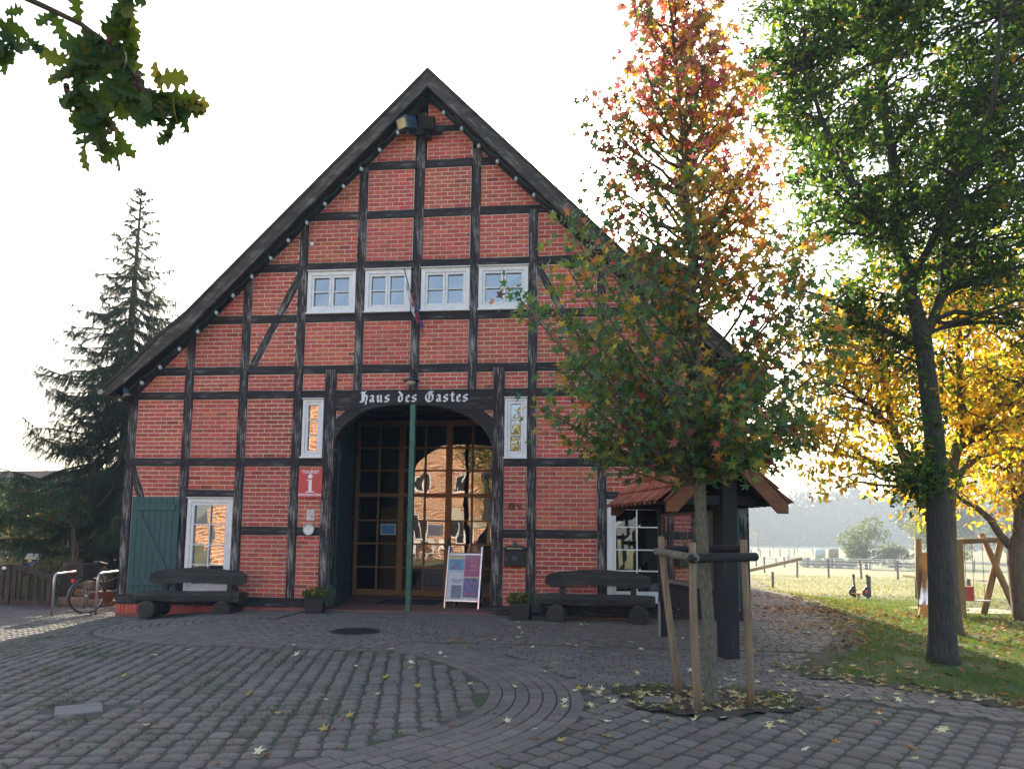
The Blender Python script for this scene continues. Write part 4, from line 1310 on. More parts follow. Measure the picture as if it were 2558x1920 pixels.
text_mesh('8', 0.17, 'digit', 'rust_brown', hn, (-0.055, 0, 0.005), depth=0.008, bold=0.006, xs=1.5)
text_mesh('b', 0.125, 'letter', 'rust_brown', hn, (0.095, 0, -0.005), depth=0.008, bold=0.003, xs=1.1)

mx = empty('letter_box', (-1.345, -0.02, 0.885), 0, 'old black metal letter box marked BRIEFKASTEN under the house number', 'letter box')
m = MB(); m.bbox(-0.19, 0.19, -0.14, 0.0, 0.0, 0.30, 0.012); m.build('box', MAT['black_metal'], mx)
m = MB(); m.prism([(-0.215, 0.30), (0.215, 0.30), (0.20, 0.335), (0.12, 0.375), (-0.12, 0.375), (-0.20, 0.335)], -0.17, 0.0); m.build('lid', MAT['black_metal'], mx)
m = MB(); m.lathe([(0.06, 0.37), (0.035, 0.395), (0.045, 0.42), (0.03, 0.44), (0.012, 0.47)], (0, -0.08, 0), 12); m.build('finial', MAT['lamp_blue'], mx, True)
text_mesh('BRIEFKASTEN', 0.045, 'lettering', 'print_gold', mx, (0, -0.1715, 0.325), bold=0.001)
m = MB()
for k in range(8):
    t = k * math.pi / 4; m.box(-0.008, 0.008, -0.148, -0.141, 0.01, 0.05 + 0.01 * (k % 2), Matrix.Translation((0, 0, 0.145)) @ Matrix.Rotation(t, 4, 'Y'))
m.lathe([(0.022, 0.0), (0.015, 0.012)], (0, -0.141, 0.145), 10, RX90)
m.tube([(-0.055, -0.145, 0.165), (-0.03, -0.148, 0.185), (0, -0.15, 0.175), (0.03, -0.148, 0.185), (0.055, -0.145, 0.165)], 0.005, 6)
m.build('ornament', MAT['lamp_blue'], mx)
m = MB(); m.lathe([(0.011, 0), (0.009, 0.008)], (-0.145, -0.141, 0.13), 8, RX90); m.build('lock', MAT['print_gold'], mx)

lp = empty('wall_lamp', (-3.33, -0.05, 4.45), 0, 'blue-grey enamel wall lamp with opal glass above the lettered lintel', 'lamp')
m = MB(); m.tube([(0, 0.0, 0.05), (0, -0.06, 0.11), (0, -0.16, 0.10), (0, -0.2, 0.02), (0, -0.2, -0.05)], 0.012, 8); m.box(-0.03, 0.03, 0, 0.03, 0.0, 0.1); m.build('bracket', MAT['black_metal'], lp)
m = MB(); m.lathe([(0.03, -0.04), (0.06, -0.075), (0.155, -0.11), (0.16, -0.125), (0.13, -0.118)], (0, -0.2, 0), 18); m.build('shade', MAT['lamp_blue'], lp, True)
m = MB(); m.lathe([(0.08, -0.12), (0.088, -0.15), (0.065, -0.19), (0.02, -0.205)], (0, -0.2, 0), 16); m.build('globe', MAT['opal'], lp, True)
lp2 = empty('corner_lamp', (2.90, 1.3, 3.05), 0, 'small dark lamp sticking out from the right side wall of the barn', 'lamp')
m = MB(); m.tube([(-0.03, 0, 0.1), (0.12, 0, 0.12), (0.14, 0, 0.05)], 0.012, 8); m.build('bracket', MAT['black_metal'], lp2)
m = MB(); m.lathe([(0.03, 0.06), (0.09, 0.02), (0.13, 0.0)], (0.14, 0, 0), 14); m.build('shade', MAT['black_metal'], lp2, True)
m = MB(); m.lathe([(0.07, 0.0), (0.07, -0.04), (0.03, -0.075)], (0.14, 0, 0), 12); m.build('globe', MAT['opal'], lp2, True)

fb = empty('gable_floodlights', (-3.15, -0.05, 9.33), 0, 'pair of dark floodlights on a metal arm under the gable peak', 'floodlight')
m = MB(); m.box(-0.28, 0.28, -0.14, -0.06, -0.06, -0.01); m.box(-0.05, 0.05, -0.13, 0.02, -0.12, 0.02); m.box(-0.02, 0.3, -0.2, -0.14, -0.05, 0.0); m.build('arm', MAT['black_metal'], fb)
for (x, rz, rx, nm, col) in ((-0.40, R(-30), R(22), 'housing', 'lamp_blue'), (0.02, R(8), R(30), 'housing', 'black_metal')):
    M = Matrix.Translation((x, -0.2, 0.12)) @ Matrix.Rotation(rz, 4, 'Z') @ Matrix.Rotation(rx, 4, 'X')
    m = MB(); m.bbox(-0.14, 0.14, -0.16, 0.14, -0.11, 0.11, 0.02, M); m.box(-0.16, 0.16, -0.17, -0.13, 0.095, 0.12, M); m.box(-0.03, 0.03, -0.05, 0.05, -0.2, -0.11, M)
    ho = m.build(nm, MAT[col], fb)
    m = MB(); m.box(-0.11, 0.11, -0.168, -0.161, -0.085, 0.085, M); m.build('lens', MAT['lens_glass' if x < -0.1 else 'dark_interior'], ho)
bx = MB(); bx.bbox(-5.515, -5.455, -0.045, 0.0, 7.14, 7.2, 0.004)
tag(bx.build('junction_box', MAT['sign_white']), 'tiny white cable box beside the post above the leftmost upper window', 'cable box')

# strings of bulbs along both verges
def festoon(pts, label):
    f = empty('festoon_lights', pts[0], 0, label, 'string lights', 'strings of bulbs along the gable')
    o0 = Vector(pts[0])
    m = MB(); path = []
    for a, b_ in zip(pts, pts[1:]):
        a, b_ = Vector(a), Vector(b_)
        for k in range(4):
            t = k / 4; q = a.lerp(b_, t); q.z += 0.07 - 0.06 * math.sin(math.pi * t); path.append(q - o0)
    m.tube(path, 0.006, 5); m.build('cable', MAT['cable_green'], f)
    bm_ = None
    for p in pts[1:]:
        q = Vector(p) - o0
        if bm_ is None:
            m = MB(); m.lathe([(0.018, 0.06), (0.02, 0.02), (0.016, 0.0)], (0, 0, 0), 8); sm = m.mesh('socket', MAT['black_metal'])
            m = MB(); m.lathe([(0.016, 0.0), (0.032, -0.025), (0.038, -0.05), (0.030, -0.078), (0.008, -0.09)], (0, 0, 0), 10); bm_ = m.mesh('bulb', MAT['bulb_glass'], True)
        rr = Euler((random.uniform(-.2, .2), random.uniform(-0.5, -0.1) if p[0] < XC else random.uniform(-.1, .2), 0))
        s_ = link_mesh('socket', sm, f, q, rr); link_mesh('bulb', bm_, f, q, rr)
FB = [(-3.20, -0.3, 9.95), (-3.73, -0.3, 9.30), (-4.09, -0.3, 8.95), (-4.44, -0.3, 8.58), (-4.79, -0.3, 8.24), (-5.15, -.3, 7.89), (-5.50, -.3, 7.53), (-5.87, -0.3, 7.18), (-6.22, -0.3, 6.83), (-6.57, -0.3, 6.47), (-6.94, -0.3, 6.10), (-7.28, -0.3, 5.76), (-7.63, -0.3, 5.39), (-7.99, -0.3, 5.05), (-8.38, -0.3, 4.69), (-8.75, -0.3, 4.38), (-9.18, -0.3, 4.06)]
festoon(FB, 'string of clear bulbs on a green cable under the left roof edge')
festoon([(-3.10, -0.3, 9.95)] + [(x, -0.3, z) for x, z in ((-2.81, 9.66), (-2.45, 9.31), (-2.1, 8.94), (-1.74, 8.61), (-1.38, 8.25), (-1.03, 7.91), (-0.67, 7.55), (-0.31, 7.2), (0.05, 6.85), (0.4, 6.5), (0.76, 6.13), (1.12, 5.78), (1.47, 5.42), (1.83, 5.08), (2.2, 4.72), (2.58, 4.4), (2.95, 4.1))], 'string of clear bulbs on a green cable under the right roof edge')
m = MB(); m.lathe([(0.03, 0.14), (0.05, 0.1), (0.055, 0.0), (0.09, -0.03)], (0, 0, 0), 12, Matrix.Rotation(R(-18), 4, 'Y'))
sp = m.build('spotlight', MAT['lamp_blue'], None, True, loc=(-9.05, -0.28, 4.13)); tag(sp, 'small blue spotlight under the left eaves corner', 'spotlight')
m = MB(); m.lathe([(0.078, -0.02), (0.07, -0.045)], (0, 0, 0), 12, Matrix.Rotation(R(-18), 4, 'Y')); m.build('lens', MAT['bulb_glass'], sp)

# flag on a slanting staff between the second and third upper windows
fl_ = empty('flag', (-3.30, -0.05, 5.55), 0, 'small furled red, white and blue flag on a slanting staff between the upper windows', 'flag')
m = MB(); m.tube([(0.02, 0.02, 0.0), (-0.13, -0.55, 0.82)], 0.011, 6); m.lathe([(0.018, 0), (0.018, 0.03)], (-0.13, -0.55, 0.815), 8); m.build('staff', MAT['rail_wood'], fl_)
for nm, mt, z0_, z1_, off, ln in (('cloth_white', 'flag_white', 0.62, 0.50, -0.02, 0.55), ('cloth_red', 'flag_red', 0.52, 0.34, 0.0, 0.50), ('cloth_blue', 'flag_blue', 0.34, 0.12, 0.03, 0.42)):
    m = MB(); n = 9; rows_ = 6
    vs = []; fs = []
    for i in range(n):
        t = i / (n - 1); zt = z0_ + (z1_ - z0_) * t; k = zt / 0.82
        bx_, by_ = 0.02 - 0.15 * k, 0.02 - 0.57 * k
        for j in range(rows_):
            s_ = j / (rows_ - 1)
            vs.append((bx_ + off + 0.10 * s_ + 0.025 * math.sin(i * 2.1 + j), by_ + 0.10 * s_ + 0.03 * math.sin(i * 1.7 + j * 1.3), zt - ln * s_ * (0.9 + 0.1 * math.sin(i))))
    for i in range(n - 1):
        for j in range(rows_ - 1): fs.append((i * rows_ + j, i * rows_ + j + 1, (i + 1) * rows_ + j + 1, (i + 1) * rows_ + j))
    m.add(vs, fs); m.build('cloth', MAT[mt], fl_, True)

# ------------------------------------------------------------------ benches
def make_bench(loc, rz, label):
    b = empty('log_bench', loc, rz, label, 'bench', 'dark timber benches against the house wall')
    W_ = 0.98
    # seat: thick half-log with wavy ends
    m = MB(); n = 12; vs = []; fs = []
    for i in range(n + 1):
        x = -W_ + 2 * W_ * i / n
        taper = 0.03 if i in (0, n) else 0.0
        prof = [(-0.24 + taper, 0.30), (-0.26 + taper * 2, 0.40), (-0.22 + taper, 0.455), (0.0, 0.462), (0.20 - taper, 0.455), (0.22 - taper, 0.34), (0.12, 0.27), (-0.10, 0.25)]
        wv = 0.010 * math.sin(i * 1.3)
        vs += [(x, y + wv, z + 0.006 * math.sin(i * 0.9)) for y, z in prof]
    k = len(prof)
    for i in range(n):
        for j in range(k): fs.append((i * k + j, (i + 1) * k + j, (i + 1) * k + (j + 1) % k, i * k + (j + 1) % k))
    fs.append(tuple(range(k))); fs.append(tuple(n * k + j for j in reversed(range(k))))
    m.add(vs, fs); m.build('seat', MAT['bench_wood'], b)
    # backrest: a board with bowed edges and rounded corners
    m = MB(); n = 16; top, bot = [], []
    for i in range(n + 1):
        t = -1 + 2 * i / n; x = t * 0.92
        zt = 0.845 + 0.035 * math.cos(t * math.pi * 0.9) - (0.055 if abs(t) > 0.97 else (0.012 if abs(t) > 0.85 else 0))
        zb = 0.56 + 0.045 * max(0, math.cos(t * math.pi / 2 * 1.1)) + (0.055 if abs(t) > 0.97 else 0)
        top.append((x, zt)); bot.append((x, zb))
    vs = []
    for yy, dy in ((0.155, 0), (0.22, 0)):
        for (x, z) in top: vs.append((x, yy + (z - 0.5) * 0.18, z))
        for (x, z) in bot: vs.append((x, yy + (z - 0.5) * 0.18, z))
    N = n + 1; fs = []
    for i in range(n):
        fs.append((i, i + 1, N + i + 1, N + i)[::-1]); fs.append((2 * N + i, 2 * N + i + 1, 3 * N + i + 1, 3 * N + i))
        fs.append((i, i + 1, 2 * N + i + 1, 2 * N + i)); fs.append((N + i, 3 * N + i, 3 * N + i + 1, N + i + 1))
    fs.append((0, N, 3 * N, 2 * N)); fs.append((n, 2 * N + n, 3 * N + n, N + n))
    m.add(vs, fs); m.build('backrest', MAT['bench_wood'], b)
    for s_ in (-0.62, 0.62):
        m = MB(); M = Matrix.Translation((s_, 0.2, 0.38)) @ Matrix.Rotation(R(-9), 4, 'X'); m.bbox(-0.05, 0.05, -0.03, 0.03, 0.0, 0.42, 0.008, M); m.build('back_support', MAT['bench_wood'], b)
    for s_ in (-0.68, 0.70):
        m = MB(); r_ = 0.165
        n = 18; vs = []; fs = []
        for i, (y, rr) in enumerate(((-0.30, r_ * 0.9), (-0.29, r_), (-0.1, r_ * 1.01), (0.1, r_ * 0.99), (0.27, r_))):
            for q in range(n):
                t = 2 * math.pi * q / n; w_ = 1 + 0.025 * math.sin(3 * t + s_ * 4)
                vs.append((s_ + rr * w_ * math.cos(t), y, 0.150 + rr * w_ * math.sin(t) * 0.97))
        for i in range(4):
            for q in range(n): fs.append((i * n + q, i * n + (q + 1) % n, (i + 1) * n + (q + 1) % n, (i + 1) * n + q))
        fs.append(tuple(range(n - 1, -1, -1))); fs.append(tuple(4 * n + q for q in range(n)))
        m.add(vs, fs); m.build('log_foot', MAT['bench_wood'], b, False)
    return b
make_bench((-7.25, -0.66, -0.10), R(3), 'dark weathered timber bench on log feet under the left ground-floor window')
make_bench((0.15, -0.66, -0.015), R(-3), 'dark weathered timber bench on log feet between the letter box and the notice kiosk')

# ------------------------------------------------------------------ planters
def planter(loc, rz, label, w0, h):
    p = empty('flower_planter', loc, rz, label, 'planter', 'square planters either side of the entrance')
    m = MB(); b0, b1 = w0 * 0.43, w0 * 0.5
    q = [(-b0, -b0, 0), (b0, -b0, 0), (b0, b0, 0), (-b0, b0, 0), (-b1, -b1, h), (b1, -b1, h), (b1, b1, h), (-b1, b1, h)]
    i_ = b1 - 0.025
    q += [(-i_, -i_, h), (i_, -i_, h), (i_, i_, h), (-i_, i_, h), (-i_, -i_, h - 0.05), (i_, -i_, h - 0.05), (i_, i_, h - 0.05), (-i_, i_, h - 0.05)]
    m.add(q, [(3, 2, 1, 0), (0, 1, 5, 4), (1, 2, 6, 5), (2, 3, 7, 6), (3, 0, 4, 7), (4, 5, 9, 8), (5, 6, 10, 9), (6, 7, 11, 10), (7, 4, 8, 11), (8, 9, 13, 12), (9, 10, 14, 13), (10, 11, 15, 14), (11, 8, 12, 15)])
    m.build('pot', MAT['planter_black'], p)
    m = MB(); m.box(-i_, i_, -i_, i_, h - 0.08, h - 0.04); m.build('soil', MAT['soil'], p)
    n = 900
    th_ = RNG.uniform(0, 2 * np.pi, n); rr = np.sqrt(RNG.uniform(0, 1, n)); hh = RNG.uniform(0, 1, n)
    pos = np.stack([rr * np.cos(th_) * (0.23 + 0.05 * hh) * w0 / 0.4 - 0.03, rr * np.sin(th_) * 0.22 * w0 / 0.4, h - 0.02 + 0.20 * hh * np.sqrt(1 - 0.8 * rr ** 2)], 1)
    tv = [(-0.2, 0, 0), (0.2, 0, 0), (0.12, 1, 0.15), (-0.12, 1, 0.15)]
    cloud('foliage', tv, [(0, 1, 2, 3)], pos, rand_rots(n, 1.5, down=-0.6), RNG.uniform(0.02, 0.05, n), pick_colors(n, [((0.045, 0.10, 0.03), 3), ((0.08, 0.13, 0.04), 2)]), MAT['leaf'], p)
    n = 700     # grey-green trailing wisps to the right
    a = RNG.uniform(-1.2, 1.3, n); r_ = RNG.uniform(0, 1, n) ** 0.6 * 0.26
    pos = np.stack([0.13 + r_ * np.cos(a) * 0.9, RNG.normal(-0.05, 0.09, n), h + 0.02 + r_ * np.sin(a) * 0.8], 1)
    cloud('trailing_foliage', [(-0.05, 0, 0), (0.05, 0, 0), (0.02, 1, 0.3), (-0.02, 1, 0.3)], [(0, 1, 2, 3)], pos, rand_rots(n, 1.2, down=-0.7), RNG.uniform(0.04, 0.08, n), pick_colors(n, [((0.12, 0.17, 0.13), 3), ((0.08, 0.13, 0.09), 2)]), MAT['leaf'], p)
    m = MB(); m.lathe([(0.002, 0.004), (0.010, 0.003), (0.013, 0.0), (0.006, -0.006)], (0, 0, 0), 7); fm = m.mesh('flower', MAT['flower_yellow'])
    for _ in range(46):
        t, r2 = random.uniform(0, 6.28), random.random() ** 0.5
        link_mesh('flower', fm, p, (r2 * math.cos(t) * 0.24 - 0.04, r2 * math.sin(t) * 0.2 - 0.03, h + 0.04 + 0.16 * random.random() * (1 - 0.5 * r2)), (random.uniform(-.8, .2), random.uniform(-.5, .5), 0))
planter((-4.97, -0.42, 0.0), R(8), 'square black planter with yellow flowers left of the entrance', 0.34, 0.28)
planter((-1.16, -0.66, -0.004), R(-6), 'square black planter with yellow flowers below the letter box', 0.36, 0.30)

# ------------------------------------------------------------------ A-frame poster stand
af = empty('poster_stand', (-2.46, 0.66, 0.013), R(-8), 'aluminium A-frame stand with four event posters in the entrance', 'poster stand')
H_ = 1.23; LN = R(11)
Mf = Matrix.Rotation(-LN, 4, 'X')
Mb_ = Matrix.Translation((0, 0.50, 0)) @ Matrix.Rotation(R(12.5), 4, 'X')
m = MB()
for s_ in (-1, 1): m.bbox(s_ * 0.345 - 0.018, s_ * 0.345 + 0.018, -0.018, 0.018, 0, H_, 0.006, Mf)
m.bbox(-0.327, 0.327, -0.012, 0.012, 0.14, 0.17, 0.004, Mf); m.bbox(-0.327, 0.327, -0.012, 0.012, 1.06, 1.085, 0.004, Mf)
m.build('front_frame', MAT['aluminium'], af)
m = MB()
for s_ in (-1, 1): m.bbox(s_ * 0.30 - 0.015, s_ * 0.30 + 0.015, -0.015, 0.015, 0, H_ * 0.99, 0.005, Mb_)
m.build('rear_frame', MAT['aluminium'], af)
m = MB(); m.box(-0.285, 0.285, -0.006, 0.006, 0.2, 1.1, Mb_); m.build('rear_panel', MAT['print_dark'], af)
for s_ in (-1, 1):
    m = MB(); m.lathe([(0.045, -0.012), (0.045, 0.012)], (s_ * 0.27, 0.50, 0.045), 14, Matrix.Rotation(R(90), 4, 'Y')); m.build('wheel', MAT['rubber'], af)
m = MB(); m.box(-0.327, 0.327, -0.004, 0.008, 0.17, 1.06, Mf); m.build('board', MAT['poster_white'], af)
def on_board(name, mat, x0, x1, z0, z1, lay=1):
    q = MB(); q.box(x0, x1, -0.004 - 0.0012 * lay - 0.001, -0.004 - 0.0012 * lay + 0.0004, z0, z1, Mf); return q.build(name, MAT[mat], af)
on_board('poster', 'poster_blue', -0.315, -0.005, 0.75, 0.98); on_board('poster_header', 'poster_yellow', -0.315, -0.005, 0.965, 1.045, 2)
on_board('poster', 'poster_white', -0.315, -0.005, 0.60, 0.748)
on_board('poster', 'poster_grey', -0.24, -0.02, 0.20, 0.46, 2)
on_board('poster', 'poster_magenta', 0.005, 0.315, 0.63, 1.045); on_board('poster', 'poster_night', 0.005, 0.315, 0.225, 0.60)
on_board('strip', 'poster_yellow', 0.005, 0.315, 0.602, 0.628); on_board('strip', 'poster_yellow', 0.005, 0.315, 0.212, 0.224)
for k in range(6): on_board('sponsor_logo', 'poster_white', 0.03 + k * 0.045, 0.065 + k * 0.045, 0.18, 0.205, 1)
def txt_board(s, size, x, z, mat, rot=0.0, xs=1.0, al='CENTER'):
    p_ = Mf @ Vector((x, -0.0085, z))
    q = text_mesh(s, size, 'lettering', mat, af, p_, align=al, xs=xs)
    q.rotation_euler = (Matrix.Rotation(-LN, 3, 'X') @ Matrix.Rotation(R(90), 3, 'X') @ Matrix.Rotation(rot, 3, 'Z')).to_euler()
txt_board('Zottlowd', 0.055, -0.19, 1.02, 'poster_blue'); txt_board('& Flunner', 0.045, -0.10, 0.985, 'poster_white')
txt_board('Freitag, 16. Oktober 2015', 0.027, -0.16, 0.725, 'print_dark')
txt_board('TR\u00d6DELMARKT', 0.038, -0.13, 0.56, 'print_dark'); txt_board('MARDORF', 0.038, -0.13, 0.515, 'print_dark')
txt_board('STEINHUDE', 0.060, -0.285, 0.33, 'poster_white', R(90), 0.75)
txt_board('Romantik bei Reiners', 0.034, 0.16, 1.015, 'poster_white'); txt_board('Veranstaltungen Oktober 2015', 0.022, 0.16, 0.975, 'poster_white')
for z, s_ in ((0.925, 'Samstag 10. Oktober'), (0.865, 'Bauernmarkt'), (0.835, 'Freitag 16. Oktober'), (0.755, 'Sonntag 25. Oktober')):
    txt_board(s_, 0.020, 0.19, z, 'poster_white')
for z in (0.905, 0.89, 0.815, 0.80, 0.735, 0.72, 0.66): on_board('text_line', 'poster_pink', 0.10, 0.28, z - 0.003, z + 0.003, 2)
for z in (0.43, 0.41, 0.385, 0.36, 0.33, 0.30, 0.27, 0.25): on_board('text_line', 'print_dark', -0.21, -0.05, z - 0.0025, z + 0.0025, 3)
# a red bicycle on the blue poster, blobs on the night poster
m = MB()
for cx in (-0.24, -0.11):
    ring = [(cx + 0.036 * math.cos(t), 0.805 + 0.036 * math.sin(t)) for t in [i * math.pi / 6 for i in range(13)]]
    m.tube([Mf @ Vector((x, -0.0075, z)) for x, z in ring], 0.004, 4)
for a, b_ in (((-0.24, 0.805), (-0.20, 0.87)), ((-0.20, 0.87), (-0.11, 0.805)), ((-0.18, 0.81), (-0.13, 0.88)), ((-0.24, 0.805), (-0.18, 0.81))):
    m.tube([Mf @ Vector((a[0], -0.0075, a[1])), Mf @ Vector((b_[0], -0.0075, b_[1]))], 0.005, 4)
m.build('bicycle_print', MAT['poster_pink'], af)
m = MB()
for (x, z, w_, h) in ((0.06, 0.30, 0.03, 0.07), (0.12, 0.28, 0.05, 0.04), (0.19, 0.30, 0.03, 0.09), (0.24, 0.29, 0.035, 0.07), (0.09, 0.50, 0.04, 0.04), (0.16, 0.52, 0.05, 0.04), (0.24, 0.49, 0.04, 0.05), (0.15, 0.40, 0.05, 0.05)):
    m.lathe([(0.5, 0.0), (0.5, 0.001)], (0, 0, 0), 8, Mf @ Matrix.Translation((x, -0.0068, z)) @ Matrix.Rotation(R(90), 4, 'X') @ Matrix.Diagonal((w_, h, 1, 1)))
m.build('figure_print', MAT['poster_pink'], af)

# ------------------------------------------------------------------ notice kiosk with tiled roof
P2 = Vector((1.72, -4.05, 0)); P1 = Vector((1.17, -2.22, 0))
kd = (P1 - P2).normalized(); kang = math.atan2(kd.y, kd.x) - math.pi / 2      # local +y runs from the front post to the rear one
kio = empty('notice_kiosk', P2, kang, 'wooden notice kiosk with a gabled red tile roof standing behind the staked tree', 'kiosk')
KL = (P1 - P2).length
m = MB(); m.bbox(-0.10, 0.10, -0.10, 0.10, 0, 2.42, 0.012); m.build('front_post', MAT['kiosk_wood'], kio)
m = MB(); m.bbox(-0.12, 0.02, KL - 0.1, KL + 0.04, 0, 2.3, 0.01); m.build('rear_post', MAT['kiosk_wood'], kio)
y0k, y1k = -0.30, KL - 0.12
cxk = -0.12; HWk = 0.79; ZA, ZE = 2.60, 1.86
for s_ in (-1, 1):
    m = MB()          # soffit boarding
    vs = [(cxk, y0k + 0.03, ZA - 0.06), (cxk + s_ * (HWk - 0.04), y0k + 0.03, ZE), (cxk + s_ * (HWk - 0.04), y1k - 0.03, ZE), (cxk, y1k - 0.03, ZA - 0.06)]
    vs += [(a, b_, c + 0.035) for a, b_, c in vs]
    m.add(vs, [(0, 1, 2, 3), (7, 6, 5, 4), (0, 4, 5, 1), (1, 5, 6, 2), (2, 6, 7, 3)]); m.build('roof_boarding', MAT['kiosk_wood'], kio)
    for (ya, yb) in ((y0k, y0k + 0.035), (y1k - 0.035, y1k)):
        m = MB(); w_ = 0.17
        m.prism([(cxk, ZA + 0.035), (cxk + s_ * HWk, ZE + 0.02), (cxk + s_ * HWk, ZE - 0.10), (cxk + s_ * (HWk - 0.13), ZE - 0.10), (cxk, ZA - 0.19)][::(-1 if s_ > 0 else 1)], ya, yb)
        m.build('barge_board', MAT['barge_wood'], kio)
        m = MB(); m.add([(cxk, ya - 0.012, ZA + 0.062), (cxk + s_ * (HWk + 0.02), ya - 0.012, ZE + 0.045), (cxk + s_ * (HWk + 0.02), yb + 0.03, ZE + 0.045), (cxk, yb + 0.03, ZA + 0.062),
                         (cxk, ya - 0.012, ZA + 0.04), (cxk + s_ * (HWk + 0.02), ya - 0.012, ZE + 0.022), (cxk + s_ * (HWk + 0.02), yb + 0.03, ZE + 0.022), (cxk, yb + 0.03, ZA + 0.04)],
                        [(0, 1, 2, 3), (7, 6, 5, 4), (0, 4, 5, 1), (2, 6, 7, 3), (1, 5, 6, 2)]); m.build('cover_strip', MAT['barge_wood'], kio)
    # pantiles: each one an S-shaped shell
    ux, uz = (s_ * HWk), (ZE - ZA); SL = math.hypot(ux, uz); ux /= SL; uz /= SL
    nx_, nz_ = -uz * s_, ux * s_
    TW = 0.155; TLn = 0.33
    ncol = int((y1k - y0k - 0.09) / TW); TW = (y1k - y0k - 0.09) / ncol
    nrow = 4; rp = (SL + 0.03) / nrow
    for c in range(ncol):
        for r_ in range(nrow):
            m = MB(); g = random.uniform(0.65, 1.15); m.tint = (g, g * random.uniform(0.8, 1.15), g * random.uniform(0.8, 1.3))
            vs = []; fs = []; n = 8
            a0 = r_ * rp; a1 = min(a0 + rp + 0.05, SL + 0.05)
            for (aa, lift) in ((a0, 0.045), (a1, 0.078)):
                for k in range(n + 1):
                    t = k / n
                    h = 0.028 * math.sin(math.pi * 2 * t * 0.95 + 0.2) + 0.012 + lift
                    yy = y0k + 0.045 + (c + t * 1.06) * TW
                    vs.append((cxk + ux * aa + nx_ * h, yy, ZA + uz * aa + nz_ * h))
            b_ = len(vs)
            for k in range(n + 1):                                   # thickness at the lower edge
                x, y, z = vs[n + 1 + k]; vs.append((x - nx_ * 0.016, y, z - nz_ * 0.016))
            for k in range(n):
                fs.append((k, k + 1, n + 2 + k, n + 1 + k)); fs.append((n + 1 + k, n + 2 + k, b_ + k + 1, b_ + k))
            m.add(vs, fs); m.build('roof_tile', MAT['roof_tile'], kio, True)
n = int((y1k - y0k) / 0.28)
for k in range(n):
    m = MB(); g = random.uniform(0.7, 1.0); m.tint = (g, g, g)
    a = y0k + (y1k - y0k) * k / n; vs = []; fs = []
    for (yy, rr) in ((a, 0.092), (a + (y1k - y0k) / n + 0.03, 0.080)):
        for q in range(9):
            t = math.pi * q / 8; vs.append((cxk + rr * math.cos(t), yy, ZA + 0.055 + rr * math.sin(t)))
    for q in range(8): fs.append((q, q + 1, 10 + q, 9 + q))
    m.add(vs, fs); m.build('ridge_tile', MAT['roof_tile'], kio, True)
for ya_ in (-0.05, KL - 0.10):
    m = MB(); m.bbox(cxk - 0.62, cxk + 0.62, ya_, ya_ + 0.1, 1.86, 1.98, 0.01); m.build('tie_beam', MAT['kiosk_wood'], kio)
m = MB(); m.box(cxk - 0.05, cxk + 0.05, -0.3, KL + 0.1, 2.38, 2.5); m.build('ridge_beam', MAT['kiosk_wood'], kio)
m = MB(); m.box(-0.08, -0.03, 0.14, KL - 0.11, 0.72, 2.1); m.box(-0.075, -0.035, 0.14, KL - 0.11, 0.45, 0.72)
m.build('back_board', MAT['kiosk_wood'], kio)
# display case facing left / the entrance: frame, glass, map poster with the welcome line
Mc = Matrix.Translation((-0.082, KL * 0.5, 0)) @ Matrix.Rotation(R(-90), 4, 'Z')     # local x runs towards the front post, -y outwards
m = MB(); c0, c1, z0k, z1k = -0.76, 0.76, 0.80, 1.80
m.bbox(c0, c0 + 0.04, -0.075, 0.0, z0k, z1k, 0.006, Mc); m.bbox(c1 - 0.04, c1, -0.075, 0.0, z0k, z1k, 0.006, Mc)
m.bbox(c0 + 0.04, c1 - 0.04, -0.074, 0.0, z0k, z0k + 0.055, 0.006, Mc); m.bbox(c0 + 0.04, c1 - 0.04, -0.074, 0.0, z1k - 0.04, z1k, 0.006, Mc)
cs = m.build('display_frame', MAT['grey_post'], kio)
def lay_(name, mat, x0, x1, z0, z1, l_=1, par=None):
    q = MB(); q.box(x0, x1, -0.004 - 0.004 * l_, -0.004 * l_ - 0.001, z0, z1, Mc); return q.build(name, MAT[mat], cs)
lay_('backing', 'map_dark', c0 + 0.04, c1 - 0.04, z0k + 0.055, z1k - 0.04, 0.5)
lay_('title_band', 'map_red', c0 + 0.05, c1 - 0.05, 1.63, 1.75, 2)
lay_('band', 'map_red', c0 + 0.05, -0.33, 1.52, 1.615, 2); lay_('band', 'map_red', -0.62, -0.33, 1.30, 1.37, 3)
lay_('town_map', 'map_ochre', -0.26, 0.70, 0.88, 1.62, 2); lay_('map_area', 'map_green', -0.26, 0.25, 0.98, 1.46, 3)
lay_('map_area', 'map_green', 0.3, 0.68, 1.2, 1.55, 3); lay_('map_area', 'map_orange', -0.26, 0.15, 1.46, 1.61, 3); lay_('lake', 'map_blue', 0.18, 0.70, 0.90, 1.18, 4)
lay_('column', 'map_violet', -0.33, -0.265, 1.26, 1.61, 3); lay_('picture', 'poster_white', 0.02, 0.22, 1.41, 1.60, 4); lay_('picture_print', 'map_red', 0.05, 0.19, 1.44, 1.58, 5)
lay_('photo', 'map_orange', c0 + 0.06, -0.34, 1.02, 1.26, 2); lay_('photo', 'map_orange', -0.33, -0.265, 0.92, 1.24, 3)
for k in range(5): lay_('caption', 'poster_white', -0.33, -0.268, 0.90 + k * 0.075, 0.925 + k * 0.075, 4)
lay_('caption', 'poster_white', -0.60, -0.30, 1.19, 1.235, 4); lay_('margin', 'poster_white', -0.26, 0.70, 0.868, 0.885, 3)
q = text_mesh('Willkommen in Mardorf am Steinhuder Meer', 0.072, 'lettering', 'poster_white', cs, Mc @ Vector((0, -0.0135, 1.685)), xs=0.85)
